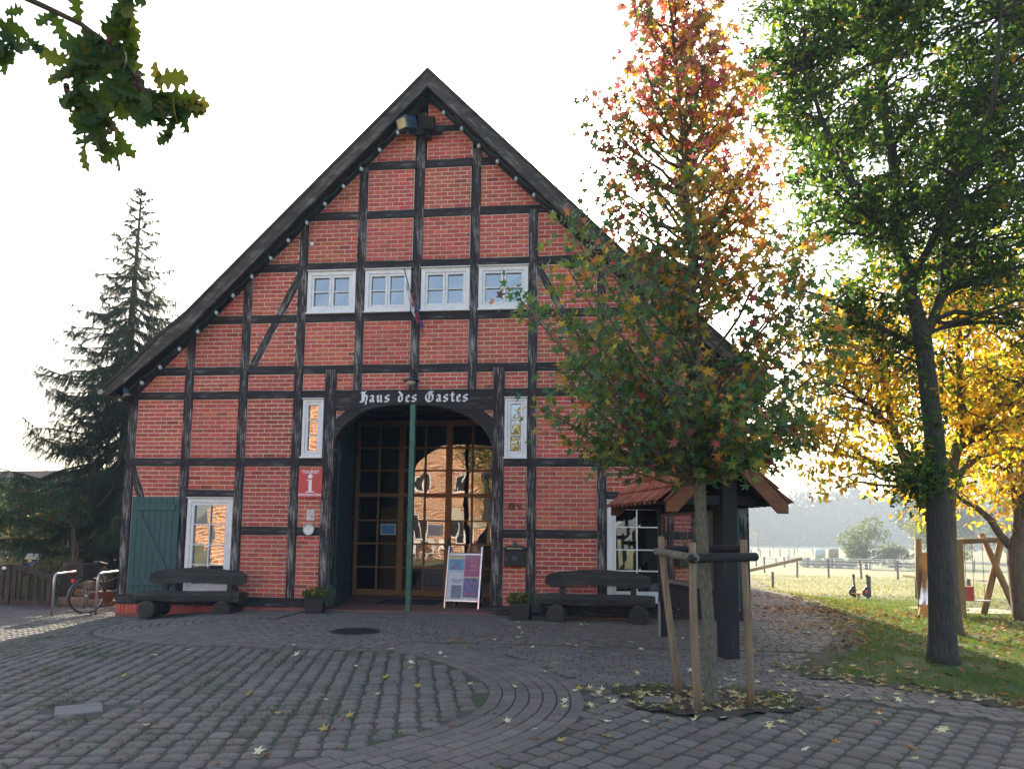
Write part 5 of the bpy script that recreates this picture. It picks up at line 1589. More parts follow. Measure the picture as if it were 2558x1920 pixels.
q.rotation_euler = (Mc.to_3x3() @ Matrix.Rotation(R(90), 3, 'X')).to_euler()
q = text_mesh('U', 0.12, 'lettering', 'poster_white', cs, Mc @ Vector((-0.02, -0.016, 0.945)), xs=0.8)
q.rotation_euler = (Mc.to_3x3() @ Matrix.Rotation(R(90), 3, 'X')).to_euler()
m = MB(); m.add([Mc @ Vector(p) for p in ((c0 + 0.04, -0.05, z0k + 0.055), (c1 - 0.04, -0.05, z0k + 0.055), (c1 - 0.04, -0.05, z1k - 0.04), (c0 + 0.04, -0.05, z1k - 0.04))], [(0, 1, 2, 3)])
m.build('display_glass', MAT['window_glass'], cs)
m = MB(); m.tube([(-0.17, KL - 0.12, 0.0), (-0.17, KL - 0.12, 0.12), (-0.16, KL - 0.1, 0.5), (-0.15, KL - 0.03, 0.55)], [0.024, 0.022, 0.022, 0.012], 8)
for z in (0.14, 0.33, 0.46): m.lathe([(0.028, z), (0.028, z + 0.015)], (-0.168, KL - 0.115, 0), 8)
m.build('cable_pipe', MAT['zinc'], kio)

# ------------------------------------------------------------------ stakes and rails round the young tree
tg = 'stakes round the young tree'
def stake(b0, top, r0, label):
    o0 = Vector(b0); m = MB(); pts = []; rad = []
    for k in range(7):
        t = k / 6; q = o0.lerp(Vector(top), t) + Vector((math.sin(t * 5 + b0[0] * 9) * 0.008, math.cos(t * 4) * 0.006, 0)); pts.append(q - o0); rad.append(r0 * (1.06 - 0.12 * t))
    pts.append(pts[-1] + Vector((0, 0, 0.012))); rad.append(r0 * 0.7)
    m.tube(pts, rad, 12)
    return tag(m.build('tree_stake', MAT['stake_wood'], None, True, loc=o0), label, 'stake', tg)
stake((0.85, -6.24, 0.0), (0.70, -6.26, 1.46), 0.033, 'round wooden stake at the left rear of the young tree, leaning left')
stake((0.93, -6.90, 0.0), (0.90, -6.90, 1.41), 0.034, 'round wooden stake in front of the young tree')
stake((1.43, -6.58, 0.0), (1.40, -6.60, 1.44), 0.033, 'round wooden stake right of the young tree with a wire ring near its top')
def rail(a, b_, r_, mat, label):
    o0 = (Vector(a) + Vector(b_)) / 2; m = MB(); d = (Vector(b_) - Vector(a)); e = d.normalized() * 0.008
    m.tube([Vector(a) - o0, Vector(a) + e - o0, Vector(b_) - e - o0, Vector(b_) - o0], [r_ * 0.85, r_, r_, r_ * 0.85], 12)
    return tag(m.build('tree_rail', MAT[mat], None, True, loc=o0), label, 'rail', 'rails tying the stakes together')
rail((0.66, -6.22, 1.325), (0.925, -6.98, 1.29), 0.036, 'rail_wood', 'pale lichen-grey wooden rail joining the left and front stakes')
rail((0.87, -6.97, 1.285), (1.50, -6.62, 1.30), 0.038, 'kiosk_wood', 'dark brown wooden rail joining the front and right stakes')
rail((0.68, -6.22, 1.345), (1.44, -6.52, 1.37), 0.032, 'kiosk_wood', 'dark wooden rail behind the trunk joining the left and right stakes')

# ------------------------------------------------------------------ bicycle hoops, bicycle
def hoop(a, b_, h, label):
    o0 = Vector(a); d = Vector(b_) - o0; L = d.length; u = d.normalized(); pts = [Vector((0, 0, 0)), Vector((0, 0, h - 0.12))]
    for k in range(1, 6):
        t = R(90 * k / 5); pts.append(u * (0.12 - 0.12 * math.cos(t)) + Vector((0, 0, h - 0.12 + 0.12 * math.sin(t))))
    for k in range(0, 6):
        t = R(90 * k / 5); pts.append(u * (L - 0.12 + 0.12 * math.sin(t)) + Vector((0, 0, h - 0.12 + 0.12 * math.cos(t))))
    pts.append(u * L)
    m = MB(); m.tube(pts, 0.024, 10)
    return tag(m.build('cycle_hoop', MAT['galvanised'], None, True, loc=o0), label, 'bicycle stand', 'steel hoops for parking bicycles')
hoop((-10.36, -0.2, -0.2), (-10.63, 1.05, -0.2), 0.80, 'galvanised steel bicycle hoop left of the parked bicycle')
hoop((-9.69, 0.13, -0.2), (-9.96, 1.38, -0.2), 0.80, 'galvanised steel bicycle hoop nearest the corner of the house')

bk = empty('bicycle', (-10.02, 0.30, -0.2), R(62), 'old city bicycle with a black rear basket parked behind the house corner', 'bicycle')
def wheel(x):
    t = MB(); r_ = 0.335
    t.tube([(x + r_ * math.cos(a), 0, r_ + r_ * math.sin(a)) for a in [i * 2 * math.pi / 28 for i in range(29)]], 0.018, 6, False)
    w_ = t.build('tyre', MAT['rubber'], bk, True)
    t = MB(); r2 = r_ - 0.022
    t.tube([(x + r2 * math.cos(a), 0, r_ + r2 * math.sin(a)) for a in [i * 2 * math.pi / 28 for i in range(29)]], 0.009, 5, False)
    for i in range(18):
        a = i * 2 * math.pi / 18; t.tube([(x, 0.02 * (-1) ** i, r_), (x + r2 * math.cos(a), 0, r_ + r2 * math.sin(a))], 0.0015, 3, False)
    t.lathe([(0.025, -0.04), (0.025, 0.04)], (x, 0, r_), 8, RX90)
    t.build('rim', MAT['galvanised'], w_)
wheel(0.0); wheel(1.08)
m = MB()
S_, Hd, BB, RW, FW = Vector((0.24, 0, 0.82)), Vector((0.84, 0, 0.80)), Vector((0.40, 0, 0.29)), Vector((0, 0, 0.335)), Vector((1.08, 0, 0.335))
for a, b_, r_ in ((BB, S_ + Vector((-0.02, 0, 0.06)), 0.016), (BB, Hd + Vector((0.01, 0, -0.12)), 0.018), (S_ - Vector((-0.05, 0, 0.25)), Hd + Vector((0, 0, -0.02)), 0.015), (Hd + Vector((0.02, 0, -0.14)), Hd + Vector((-0.03, 0, 0.1)), 0.018)):
    m.tube([a, b_], r_, 8)
for s_ in (-0.045, 0.045):
    o_ = Vector((0, s_, 0)); m.tube([BB, RW + o_], 0.009, 6); m.tube([S_ - Vector((0, 0, 0.05)), RW + o_], 0.008, 6); m.tube([Hd + Vector((0.02, 0, -0.14)), Hd + Vector((0.07, s_, -0.2)), FW + o_], 0.011, 6)
m.build('frame', MAT['bike_frame'], bk)
m = MB(); m.tube([(0.82, 0, 0.9), (0.80, 0, 1.02)], 0.012, 6); m.tube([(0.62, -0.28, 1.03), (0.74, -0.24, 1.05), (0.82, -0.08, 1.04), (0.82, 0.08, 1.04), (0.74, 0.24, 1.05), (0.62, 0.28, 1.03)], 0.011, 7)
m.build('handlebar', MAT['galvanised'], bk)
m = MB(); m.tube([(0.62, -0.29, 1.03), (0.72, -0.25, 1.048)], 0.017, 8); m.tube([(0.62, 0.29, 1.03), (0.72, 0.25, 1.048)], 0.017, 8); m.build('grip', MAT['rubber'], bk)
m = MB(); m.tube([(0.10, 0, 0.955), (0.2, 0, 0.96), (0.36, 0, 0.95)], [0.075, 0.07, 0.025], 10); m.tube([(0.22, 0, 0.86), (0.2, 0, 0.94)], 0.012, 6); m.build('saddle', MAT['rubber'], bk)
m = MB()
for s_ in (-0.06, 0.06): m.tube([(-0.25, s_, 0.70), (0.2, s_, 0.72)], 0.006, 5); m.tube([(-0.12, s_, 0.70), (0.0, s_ * 0.8, 0.34)], 0.005, 5)
for x in (-0.2, -0.08, 0.05): m.tube([(x, -0.06, 0.71), (x, 0.06, 0.71)], 0.005, 5)
m.build('carrier', MAT['black_metal'], bk)
m = MB(); bxp = [(-0.16, -0.12, 0.72), (0.14, -0.12, 0.72), (0.14, 0.12, 0.72), (-0.16, 0.12, 0.72), (-0.2, -0.16, 0.98), (0.18, -0.16, 0.98), (0.18, 0.16, 0.98), (-0.2, 0.16, 0.98)]
m.add(bxp, [(3, 2, 1, 0), (0, 1, 5, 4), (1, 2, 6, 5), (2, 3, 7, 6), (3, 0, 4, 7)])
m.tube([bxp[4], bxp[5], bxp[6], bxp[7], bxp[4]], 0.009, 6); m.build('basket', MAT['rubber'], bk)
m = MB(); m.box(-0.30, -0.26, -0.05, 0.05, 0.62, 0.68); m.build('rear_light', MAT['red_lens'], bk)
m = MB(); m.tube([(0.36 * math.cos(a), 0, 0.335 + 0.36 * math.sin(a)) for a in [R(60 + i * 15) for i in range(10)]], 0.022, 6); m.build('mudguard', MAT['bike_frame'], bk, True)
m = MB(); m.lathe([(0.10, -0.004), (0.10, 0.004)], (0.40, -0.05, 0.29), 18, RX90); m.tube([(0.40, -0.06, 0.29), (0.52, -0.07, 0.20)], 0.009, 6); m.box(0.48, 0.57, -0.16, -0.07, 0.185, 0.205)
m.tube([(0.40, 0.06, 0.29), (0.28, 0.07, 0.38)], 0.009, 6); m.box(0.24, 0.32, 0.07, 0.16, 0.375, 0.395); m.build('crank', MAT['bike_brown'], bk)
m = MB(); m.box(0.02, 0.42, -0.065, -0.048, 0.27, 0.40); m.build('chain_guard', MAT['bike_brown'], bk)
bk2 = None

# ------------------------------------------------------------------ garden gate, post, sandstone steps
ga = empty('garden_gate', (-12.0, 1.05, -0.2), R(0), 'dark brown wooden double garden gate with arched tops', 'gate')
def gate_leaf(x0, x1, zs, ze, plate):
    n = 12; top = []
    for i in range(n + 1):
        t = i / n; top.append((x0 + (x1 - x0) * t, zs + (ze - zs) * (0.5 - 0.5 * math.cos(math.pi * min(1, max(0, t * 1.05 - 0.03))))))
    m = MB()
    for (a, b_) in zip(top, top[1:]): m.prism([(a[0], a[1] - 0.11), (b_[0], b_[1] - 0.11), b_, a], -0.03, 0.03)
    m.build('top_rail', MAT['gate_wood'], ga)
    m = MB(); m.bbox(x0, x1, -0.03, 0.03, 0.04, 0.15, 0.006); m.build('bottom_rail', MAT['gate_wood'], ga)
    k = 5
    for i in range(k + 1):
        x = x0 + (x1 - x0) * (i / k); w_ = 0.05 if i in (0, k) else 0.035
        x = min(max(x, x0 + w_), x1 - w_)
        z = np.interp(x, sorted([p[0] for p in top]), [p[1] for p in sorted(top)])
        m = MB(); m.bbox(x - w_, x + w_, -0.026, 0.026, 0.15, z - 0.11, 0.005); m.build('picket', MAT['gate_wood'], ga)
gate_leaf(-0.33, 0.60, 0.90, 0.70, False); gate_leaf(-1.30, -0.37, 0.70, 0.90, True)
m = MB(); m.lathe([(0.5, 0.0), (0.5, 0.004)], (-0.52, -0.031, 0.82), 14, RX90 @ Matrix.Diagonal((0.10, 0.065, 1, 1))); m.build('name_plate', MAT['sign_white'], ga)
m = MB(); m.bbox(-0.12, 0.12, -0.1, 0.1, 0, 0.72, 0.01); m.lathe([(0.13, 0.72), (0.12, 0.86), (0.07, 0.93), (0.01, 0.95)], (0, 0, 0), 14)
for k in (0.3, 0.55): m.lathe([(0.06, -0.01), (0.06, 0.01)], (0.0, -0.11, k + 0.1), 12, RX90)
tag(m.build('gate_post', MAT['gate_wood'], None, loc=(-11.40, 1.5, -0.2)), 'thick dark carved post with a rounded top at the right end of the garden gate', 'post')
for i, (x, y, z, a, b_, c) in enumerate(((-11.2, 1.55, 0, 0.62, 0.4, 0.2), (-10.7, 1.65, 0, 0.5, 0.4, 0.17), (-11.3, 1.75, 0.2, 0.5, 0.36, 0.15), (-10.85, 1.8, 0.17, 0.4, 0.35, 0.14), (-11.25, 1.95, 0.35, 0.5, 0.34, 0.16))):
    m = MB(); m.bbox(-a / 2, a / 2, -b_ / 2, b_ / 2, 0, c - 0.004, 0.03)
    for k, p in enumerate(m.v): m.v[k] = (p[0] + random.uniform(-.02, .02), p[1] + random.uniform(-.015, .015), p[2])
    tag(m.build('sandstone_block', MAT['sandstone'], None, loc=(x, y, -0.2 + z), rot=(0, 0, random.uniform(-.2, .2))),
        ('low sandstone block nearest the gate post', 'low sandstone block behind the bicycle wheel', 'middle sandstone block of the small stack', 'flat sandstone block lying on the right of the stack', 'topmost sandstone block of the small stack')[i], 'stone block', 'rough sandstone blocks by the gate')
bh = empty('bird_house', (-14.3, 4.0, -0.2), R(15), 'blue and yellow bird house with a pale roof behind the garden gate', 'bird house')
bh.scale = (0.65, 0.65, 0.9)
m = MB(); m.tube([(0, 0, 0), (0, 0, 0.84)], 0.03, 8); m.build('pole', MAT['gate_wood'], bh)
m = MB(); m.box(-0.24, 0.2, -0.14, 0.14, 0.84, 0.90); m.build('tray', MAT['bird_blue'], bh)
m = MB()
for a, b_ in ((-0.2, -0.12), (-0.2, 0.1), (0.15, -0.12), (0.15, 0.1)): m.box(a, a + 0.02, b_, b_ + 0.02, 0.90, 1.02)
m.prism([(-0.2, 0.9), (-0.06, 0.9), (-0.06, 1.02), (-0.13, 1.10), (-0.2, 1.02)], -0.125, -0.12); m.build('body', MAT['bird_yellow'], bh)
m = MB()
for s_ in (-1, 1): m.add([(-0.28, 0, 1.14), (0.24, 0, 1.14), (0.24, s_ * 0.2, 1.0), (-0.28, s_ * 0.2, 1.0), (-0.28, 0, 1.12), (0.24, 0, 1.12), (0.24, s_ * 0.2, 0.98), (-0.28, s_ * 0.2, 0.98)], [(0, 1, 2, 3), (7, 6, 5, 4), (3, 2, 6, 7), (0, 3, 7, 4), (1, 5, 6, 2)])
m.build('roof', MAT['wrap_white'], bh)
shd = empty('brick_shed', (-23.0, 13.0, 0), R(-8), 'low brick outbuilding with dark timbers at the far left behind the garden', 'shed')
m = MB(); m.box(-5, 2.2, 0, 5, -0.6, 2.3); m.build('wall', MAT['sunny_brick'], shd)
for x in (-3.4, -0.9, 0.9, 2.1):
    m = MB(); m.box(x - 0.09, x + 0.09, -0.03, 0.02, -0.6, 2.3); m.build('post', MAT['timber_beam'], shd)
m = MB(); m.box(-5, 2.2, -0.028, 0.02, 0.35, 0.5); m.box(-5, 2.2, -0.028, 0.02, 2.2, 2.35); m.build('beam', MAT['timber_beam'], shd)
m = MB(); m.add([(-5.4, -0.5, 2.2), (2.6, -0.5, 2.2), (2.6, 2.5, 4.0), (-5.4, 2.5, 4.0), (2.6, 5.5, 2.2), (-5.4, 5.5, 2.2)], [(0, 1, 2, 3), (3, 2, 4, 5), (1, 4, 2), (0, 3, 5)]); m.build('roof', MAT['old_roof'], shd)

# ------------------------------------------------------------------ trees
def curve_pts(p0, p1, p2, n):
    t = np.linspace(0, 1, n)[:, None]
    return (1 - t) ** 2 * p0 + 2 * (1 - t) * t * p1 + t * t * p2
STAR = []
for k in range(5):
    a = R(90 + (k * 72 if k else 0)) if False else R((90, 28, -42, 222, 152)[k])
    a2 = R((59, -7, -90, 187, 121)[k])
    rr = (1.0, 0.92, 0.62, 0.62, 0.92)[k]; r2 = (0.36, 0.34, 0.22, 0.34, 0.36)[k]
    STAR += [(0.5 * rr * math.cos(a), 0.5 * rr * math.sin(a), 0.05 * rr), (0.5 * r2 * math.cos(a2), 0.5 * r2 * math.sin(a2), -0.02)]
STAR_V = [(0, 0, -0.03)] + STAR
STAR_F = [(0, i + 1, (i + 1) % 10 + 1) for i in range(10)]
OVAL_V = [(0, 0, 0), (-0.20, 0.28, 0.05), (0, 0.30, -0.02), (0.20, 0.28, 0.05), (-0.16, 0.68, 0.04), (0, 0.70, -0.03), (0.16, 0.68, 0.04), (0, 1.0, -0.08)]
OVAL_F = [(0, 2, 1, 1), (0, 3, 2, 2), (1, 2, 5, 4), (2, 3, 6, 5), (4, 5, 7, 7), (5, 6, 7, 7)]
OVAL_F = [(0, 2, 1), (0, 3, 2), (1, 2, 5), (1, 5, 4), (2, 3, 6), (2, 6, 5), (4, 5, 7), (5, 6, 7)]
LOBE = [(0, 0), (0.10, 0.14), (0.22, 0.22), (0.10, 0.34), (0.28, 0.50), (0.12, 0.58), (0.24, 0.76), (0.08, 0.82), (0, 1.0)]
LOBE_V = [(0, 0, 0)] + [(x, y, 0.04 * x / 0.28) for x, y in LOBE[1:-1]] + [(0, 1.0, -0.03)] + [(-x, y, 0.04 * x / 0.28) for x, y in LOBE[-2:0:-1]]
n_ = len(LOBE_V)
LOBE_V = LOBE_V + [(0, 0.5, -0.02)]
LOBE_F = [(n_, i, (i + 1) % n_) for i in range(n_)]
SMALL_V = [(0, 0, 0), (0.24, 0.30, 0.04), (0.12, 0.52, 0), (0.22, 0.74, 0.04), (0, 1.0, 0), (-0.22, 0.74, 0.04), (-0.12, 0.52, 0), (-0.24, 0.30, 0.04)]
SMALL_F = [(0, 1, 2), (2, 3, 4), (0, 2, 4), (0, 4, 6), (4, 5, 6), (6, 7, 0)]

def limb(mb, pts, r0, r1, n=7, pw=1.0):
    L = len(pts); mb.tube([tuple(p) for p in pts], [r0 + (r1 - r0) * (i / (L - 1)) ** pw for i in range(L)], n)

# ---- the young sweetgum
def young_tree():
    rng = np.random.default_rng(21); rnd = random.Random(4)
    bx, by = 1.10, -6.57
    tr = empty('young_tree', (bx, by, 0.0), 0, 'young staked tree with star-shaped leaves turning red, orange and green in front of the kiosk', 'tree')
    def trunk(z):
        if z < 2.0: return np.array((1.10 - 0.075 * z / 2.0 + 0.01 * math.sin(z * 3), by, z))
        return np.array((1.025 - 0.02 * (z - 2) - 0.045 * max(0, z - 4.0), by + 0.02 * math.sin(z * 2), z))
    m = MB(); zs = [0, 0.05, 0.15, 0.4, 0.8, 1.2, 1.6, 1.9, 2.05, 2.3, 2.8, 3.4, 4.0, 4.6, 5.2, 5.8, 6.4, 6.9, 7.3]
    rad = [0.080, 0.066, 0.058, 0.055, 0.054, 0.052, 0.051, 0.054, 0.052, 0.050, 0.046, 0.041, 0.035, 0.028, 0.022, 0.016, 0.011, 0.007, 0.003]
    m.tube([tuple(trunk(z) - np.array((bx, by, 0))) for z in zs], rad, 14); m.build('trunk', MAT['bark_young'], tr, True)
    # silhouette from below: height -> left and right reach
    Zs = [1.95, 2.3, 2.7, 3.1, 3.5, 3.9, 4.4, 4.9, 5.4, 5.9, 6.4, 7.0, 7.4]
    Ls = [0.25, 1.20, 1.65, 1.90, 1.90, 1.65, 1.32, 1.15, 1.05, 0.72, 0.55, 0.30, 0.05]
    Rs = [0.40, 0.85, 1.20, 1.32, 1.28, 1.05, 0.85, 0.88, 0.85, 0.62, 0.45, 0.28, 0.05]
    tips = []
    tries = 0
    while len(tips) < 205 and tries < 20000:
        tries += 1
        z = 2.1 + 5.1 * rnd.random() ** 1.0
        l, r_ = np.interp(z, Zs, Ls), np.interp(z, Zs, Rs); dp = 0.5 * (l + r_) * 0.95
        a = rnd.uniform(0, 2 * math.pi); rr = rnd.random() ** 0.38
        x = rr * math.cos(a); y = rr * math.sin(a) * dp; x = x * (r_ if x > 0 else l)
        c0 = trunk(z)
        p = np.array((c0[0] + x, by + y, z))
        if all(np.linalg.norm(p - q) > 0.19 for q in tips): tips.append(p)
    m = MB(); P = []; Nn = []
    for p in tips:
        c0 = trunk(p[2]); dist = math.hypot(p[0] - c0[0], p[1] - c0[1])
        z0 = max(1.95 + rnd.random() * 0.25, p[2] - dist * rnd.uniform(0.55, 1.0) - 0.12)
        s = trunk(z0); mid = s * 0.45 + p * 0.55 + np.array((0, 0, -0.16 * dist))
        q = curve_pts(s, mid, p, 9)
        q[1:-1] += rng.normal(0, 0.014, (7, 3))
        limb(m, q - np.array((bx, by, 0)), 0.008 + 0.011 * dist, 0.003, 6)
        Lc = int(13 + 24 * dist)
        for k in range(Lc):
            t = rnd.uniform(0.30, 1.0) ** 0.8; i = min(int(t * 8), 7); f = t * 8 - i
            c = q[i] * (1 - f) + q[i + 1] * f
            off = rng.normal(0, 1, 3); off /= np.linalg.norm(off); off *= rnd.uniform(0.03, 0.17) * (0.55 + 0.45 * dist)
            P.append(c + off + np.array((0, 0, -0.02)))
        for k in range(11):
            P.append(p + rng.normal(0, 0.10, 3))
        for k in range(2):           # side twigs
            i = rnd.randint(3, 7); e = q[i] + rng.normal(0, 0.13, 3) + np.array((0, 0, 0.08)); limb(m, np.array([q[i], (q[i] + e) / 2, e]) - np.array((bx, by, 0)), 0.004, 0.002, 4)
            for _ in range(5): P.append(e + rng.normal(0, 0.06, 3))
    m.build('branches', MAT['bark_young'], tr, True)
    P = np.array(P); n = len(P)
    # pigment: top turns red, the right-hand side yellow and orange, the low left stays green
    red = np.clip((P[:, 2] - 3.9) / 2.0, 0, 1); yel = np.clip((P[:, 0] - 0.6) / 0.9, 0, 1) * np.clip((P[:, 2] - 2.9) / 1.0, 0, 1)
    u = rng.random(n); col = np.zeros((n, 3))
    G = np.array([(0.085, 0.175, 0.045), (0.065, 0.160, 0.075), (0.16, 0.20, 0.04)]); Rr = np.array([(0.36, 0.07, 0.085), (0.40, 0.14, 0.11), (0.16, 0.08, 0.06)]); Y = np.array([(0.50, 0.31, 0.04), (0.52, 0.20, 0.06), (0.36, 0.27, 0.04)])
    pr = 0.07 + 0.55 * red * (1 - 0.4 * yel); py = 0.12 + 0.14 * red + 0.62 * yel
    tot = np.maximum(1.0, pr + py); pr /= tot; py /= tot
    k = rng.integers(0, 3, n)
    col = np.where((u < pr)[:, None], Rr[k], np.where((u < pr + py)[:, None], Y[k], G[k]))
    col = np.clip(col * rng.uniform(0.75, 1.25, (n, 1)), 0, 1)
    # leaves hang: blade mostly upright, tip down and outwards
    out = P[:, :2] - np.array((1.0, by)); ang = np.arctan2(out[:, 1], out[:, 0]) + rng.normal(0, 0.9, n)
    rot = np.zeros((n, 3, 3))
    for i in range(n):
        e = Euler((R(rng.normal(55, 28)), R(rng.normal(0, 25)), ang[i] + math.pi / 2), 'XYZ').to_matrix() @ Matrix.Rotation(R(180 + rng.normal(0, 45)), 3, 'Z')
        rot[i] = np.array(e)
    size = rng.uniform(0.095, 0.160, n)
    order = np.argsort(np.hypot(P[:, 0], P[:, 1] + 13.2) - size * 8 + (P[:, 2] > 5.6) * 5)
    rest = order[260:]
    crown = cloud('crown', STAR_V, STAR_F, P[rest] - np.array((bx, by, 0)), rot[rest], size[rest], col[rest], MAT['leaf_red'], tr, stuff=True)
    shades = {}
    for i in order[:260]:
        key = (int(u[i] < pr[i]) * 2 + int(pr[i] <= u[i] < pr[i] + py[i]), int(k[i]), rnd.randint(0, 1))
        if key not in shades:
            mb = MB(); mb.tint = tuple(col[i]); bend = rnd.uniform(0.6, 2.5)
            mb.add([(x, y, z * bend) for x, y, z in STAR_V], STAR_F); shades[key] = mb.mesh('leaf', MAT['leaf_red'])
        o = link_mesh('leaf', shades[key], tr, tuple(P[i] - np.array((bx, by, 0))), Matrix(rot[i].tolist()).to_euler())
        s_ = float(size[i]); o.scale = (s_, s_, s_)
    return n
print('young leaves', young_tree())

def big_tree(name, label, base, stems, ends, leaf_n, leaf_size, table, tv, tf, bmat, seed, spread=0.42, clump=0.40, group=None, density_fn=None, droop=0.3, extra=None, lmat='leaf'):
    rng = np.random.default_rng(seed); rnd = random.Random(seed)
    B = np.array(base, float)
    tr = empty(name, base, 0, label, 'tree', group)
    m = MB(); allp = []
    for (pts, rads) in stems:
        m.tube([tuple(np.array(p) - B) for p in pts], rads, 14)
        for a, b_, r_ in zip(pts, pts[1:], rads):
            for t in (0.0, 0.33, 0.66): allp.append((np.array(a) * (1 - t) + np.array(b_) * t, r_))
    m.build('trunk', MAT[bmat], tr, True)
    m = MB(); P = []
    allp = [q for q in allp if q[0][2] > B[2] + stems[0][0][-1][2] * 0.0 + 1.6]
    A = np.array([q[0] for q in allp]); Ar = [q[1] for q in allp]
    for e in ends:
        e = np.array(e, float)
        d = np.linalg.norm((A - e) * np.array((1, 1, 1.5)), axis=1) + np.where(A[:, 2] > e[2] - 0.1, 2.5, 0)
        i = int(np.argmin(d)); s = A[i]; L = np.linalg.norm(e - s)
        mid = (s + e) / 2 + rng.normal(0, 0.10 * L, 3) + np.array((0, 0, 0.12 * L))
        q = curve_pts(s, mid, e, 9); q[1:-1] += rng.normal(0, 0.02 * L, (7, 3))
        limb(m, q - B, min(Ar[i] * 0.6, 0.012 + 0.013 * L), 0.006, 6)
        for k in range(5):
            j = rnd.randint(3, 8); e2 = q[j] + rng.normal(0, clump * 0.8, 3); limb(m, np.array([q[j], (q[j] + e2) / 2 + rng.normal(0, 0.04, 3), e2]) - B, 0.008, 0.003, 4)
            P.append((e2, clump * 0.55))
        for j in (5, 7, 8): P.append((q[j], clump * (0.6 + 0.4 * rnd.random())))
    m.build('branches', MAT[bmat], tr, True)
    C = np.array([p[0] for p in P]); S = np.array([p[1] for p in P])
    idx = rng.integers(0, len(C), leaf_n)
    v = rng.normal(0, 1, (leaf_n, 3)); v /= np.linalg.norm(v, axis=1)[:, None]
    rad = rng.uniform(0.25, 1.0, (leaf_n, 1)) ** 0.6
    pos = C[idx] + v * rad * S[idx][:, None] * np.array((1.1, 1.1, 0.75))
    if extra is not None: pos = np.concatenate([pos, extra]); 
    n = len(pos)
    cols = pick_colors(n, table, rng, 0.25)
    # whole sprays share a shade
    cidx = np.concatenate([idx, np.zeros(n - leaf_n, int)]); sh = rng.uniform(0.75, 1.2, len(C)); cols = cols * sh[cidx][:, None]
    rot = rand_rots(n, 1.0, rng, down=droop)
    cloud('crown', tv, tf, pos - B, rot, rng.uniform(0.75, 1.25, n) * leaf_size, cols, MAT[lmat], tr, stuff=True)
    return tr
def blob_ends(n, boxes, seed, mind=0.35):
    rnd = random.Random(seed); out = []; tries = 0
    while len(out) < n and tries < 40000:
        tries += 1
        (cx, cy, cz, rx, ry, rz) = rnd.choices(boxes, [b_[3] * b_[4] * b_[5] for b_ in boxes])[0]
        a, b_, c = rnd.gauss(0, 1), rnd.gauss(0, 1), rnd.gauss(0, 1); L = math.sqrt(a * a + b_ * b_ + c * c); r_ = rnd.random() ** 0.36
        p = (cx + a / L * r_ * rx, cy + b_ / L * r_ * ry, cz + c / L * r_ * rz)
        if all((p[0] - q[0]) ** 2 + (p[1] - q[1]) ** 2 + (p[2] - q[2]) ** 2 > mind ** 2 for q in out): out.append(p)
    return out
# ---- the oak by the path
ob = (4.22, -3.95, -0.01)
oy = ob[1]
ivy = np.stack([np.random.default_rng(3).normal(4.02, 0.20, 800), np.random.default_rng(4).normal(oy, 0.2, 800), np.random.default_rng(5).normal(2.25, 0.16, 800)], 1)
ivy2 = np.stack([np.random.default_rng(6).normal(4.16, 0.16, 500), np.random.default_rng(7).normal(oy, 0.2, 500), np.random.default_rng(8).uniform(2.0, 3.9, 500)], 1)
big_tree('oak_tree', 'tall dark-trunked oak with a dense green crown standing on the shaded lawn', ob,
    [([(4.24, oy, -0.1), (4.24, oy, 0.1), (4.25, oy, 0.4), (4.26, oy, 1.0), (4.26, oy, 1.7), (4.27, oy, 2.6), (4.22, oy, 3.4), (4.18, oy, 4.0), (4.08, oy, 4.5), (3.94, oy, 5.2), (3.98, oy + .1, 6.2), (3.9, oy + .2, 7.4), (3.95, oy, 8.8), (3.9, oy, 10.2)],
      [0.22, 0.17, 0.148, 0.138, 0.128, 0.113, 0.104, 0.10, 0.085, 0.075, 0.065, 0.05, 0.03, 0.01]),
     ([(4.18, oy, 3.95), (4.30, oy, 4.2), (4.48, oy + .05, 4.6), (4.55, oy + .1, 5.2), (4.9, oy + .2, 6.2), (5.3, oy + .1, 7.4), (5.5, oy, 8.6)], [0.075, 0.062, 0.055, 0.05, 0.04, 0.028, 0.012]),
     ([(4.0, oy, 5.0), (3.4, oy - .3, 5.7), (2.9, oy - .5, 6.6), (2.6, oy - .6, 7.6)], [0.05, 0.04, 0.028, 0.012]),
     ([(4.02, oy, 4.6), (4.2, oy - .7, 5.3), (4.4, oy - 1.4, 6.2), (4.3, oy - 1.9, 7.4)], [0.05, 0.04, 0.028, 0.012]),
     ([(4.0, oy, 5.5), (3.6, oy + .9, 6.4), (3.4, oy + 1.6, 7.4)], [0.045, 0.03, 0.012]),
     ([(4.1, oy, 3.9), (3.6, oy + .3, 4.3), (3.0, oy + .1, 4.6), (2.5, oy, 4.7)], [0.035, 0.028, 0.02, 0.008])],
    blob_ends(330, [(3.55, oy, 6.2, 1.35, 1.6, 1.9), (4.9, oy, 6.6, 1.7, 1.8, 2.2), (4.2, oy, 8.6, 2.2, 2.0, 2.2), (3.0, oy, 4.6, 0.85, 0.9, 0.7), (3.4, oy + .2, 4.1, 0.7, 0.8, 0.5), (5.3, oy, 4.9, 1.2, 1.2, 0.9), (2.75, oy, 7.6, 0.75, 1.0, 1.3)], 5, 0.34),
    43000, 0.092, [((0.026, 0.066, 0.018), 5), ((0.048, 0.100, 0.024), 4), ((0.12, 0.18, 0.03), 3), ((0.30, 0.18, 0.03), 0.25)], SMALL_V, SMALL_F, 'bark_oak', 5, clump=0.25, extra=np.concatenate([ivy, ivy2]), lmat='leaf_thin')
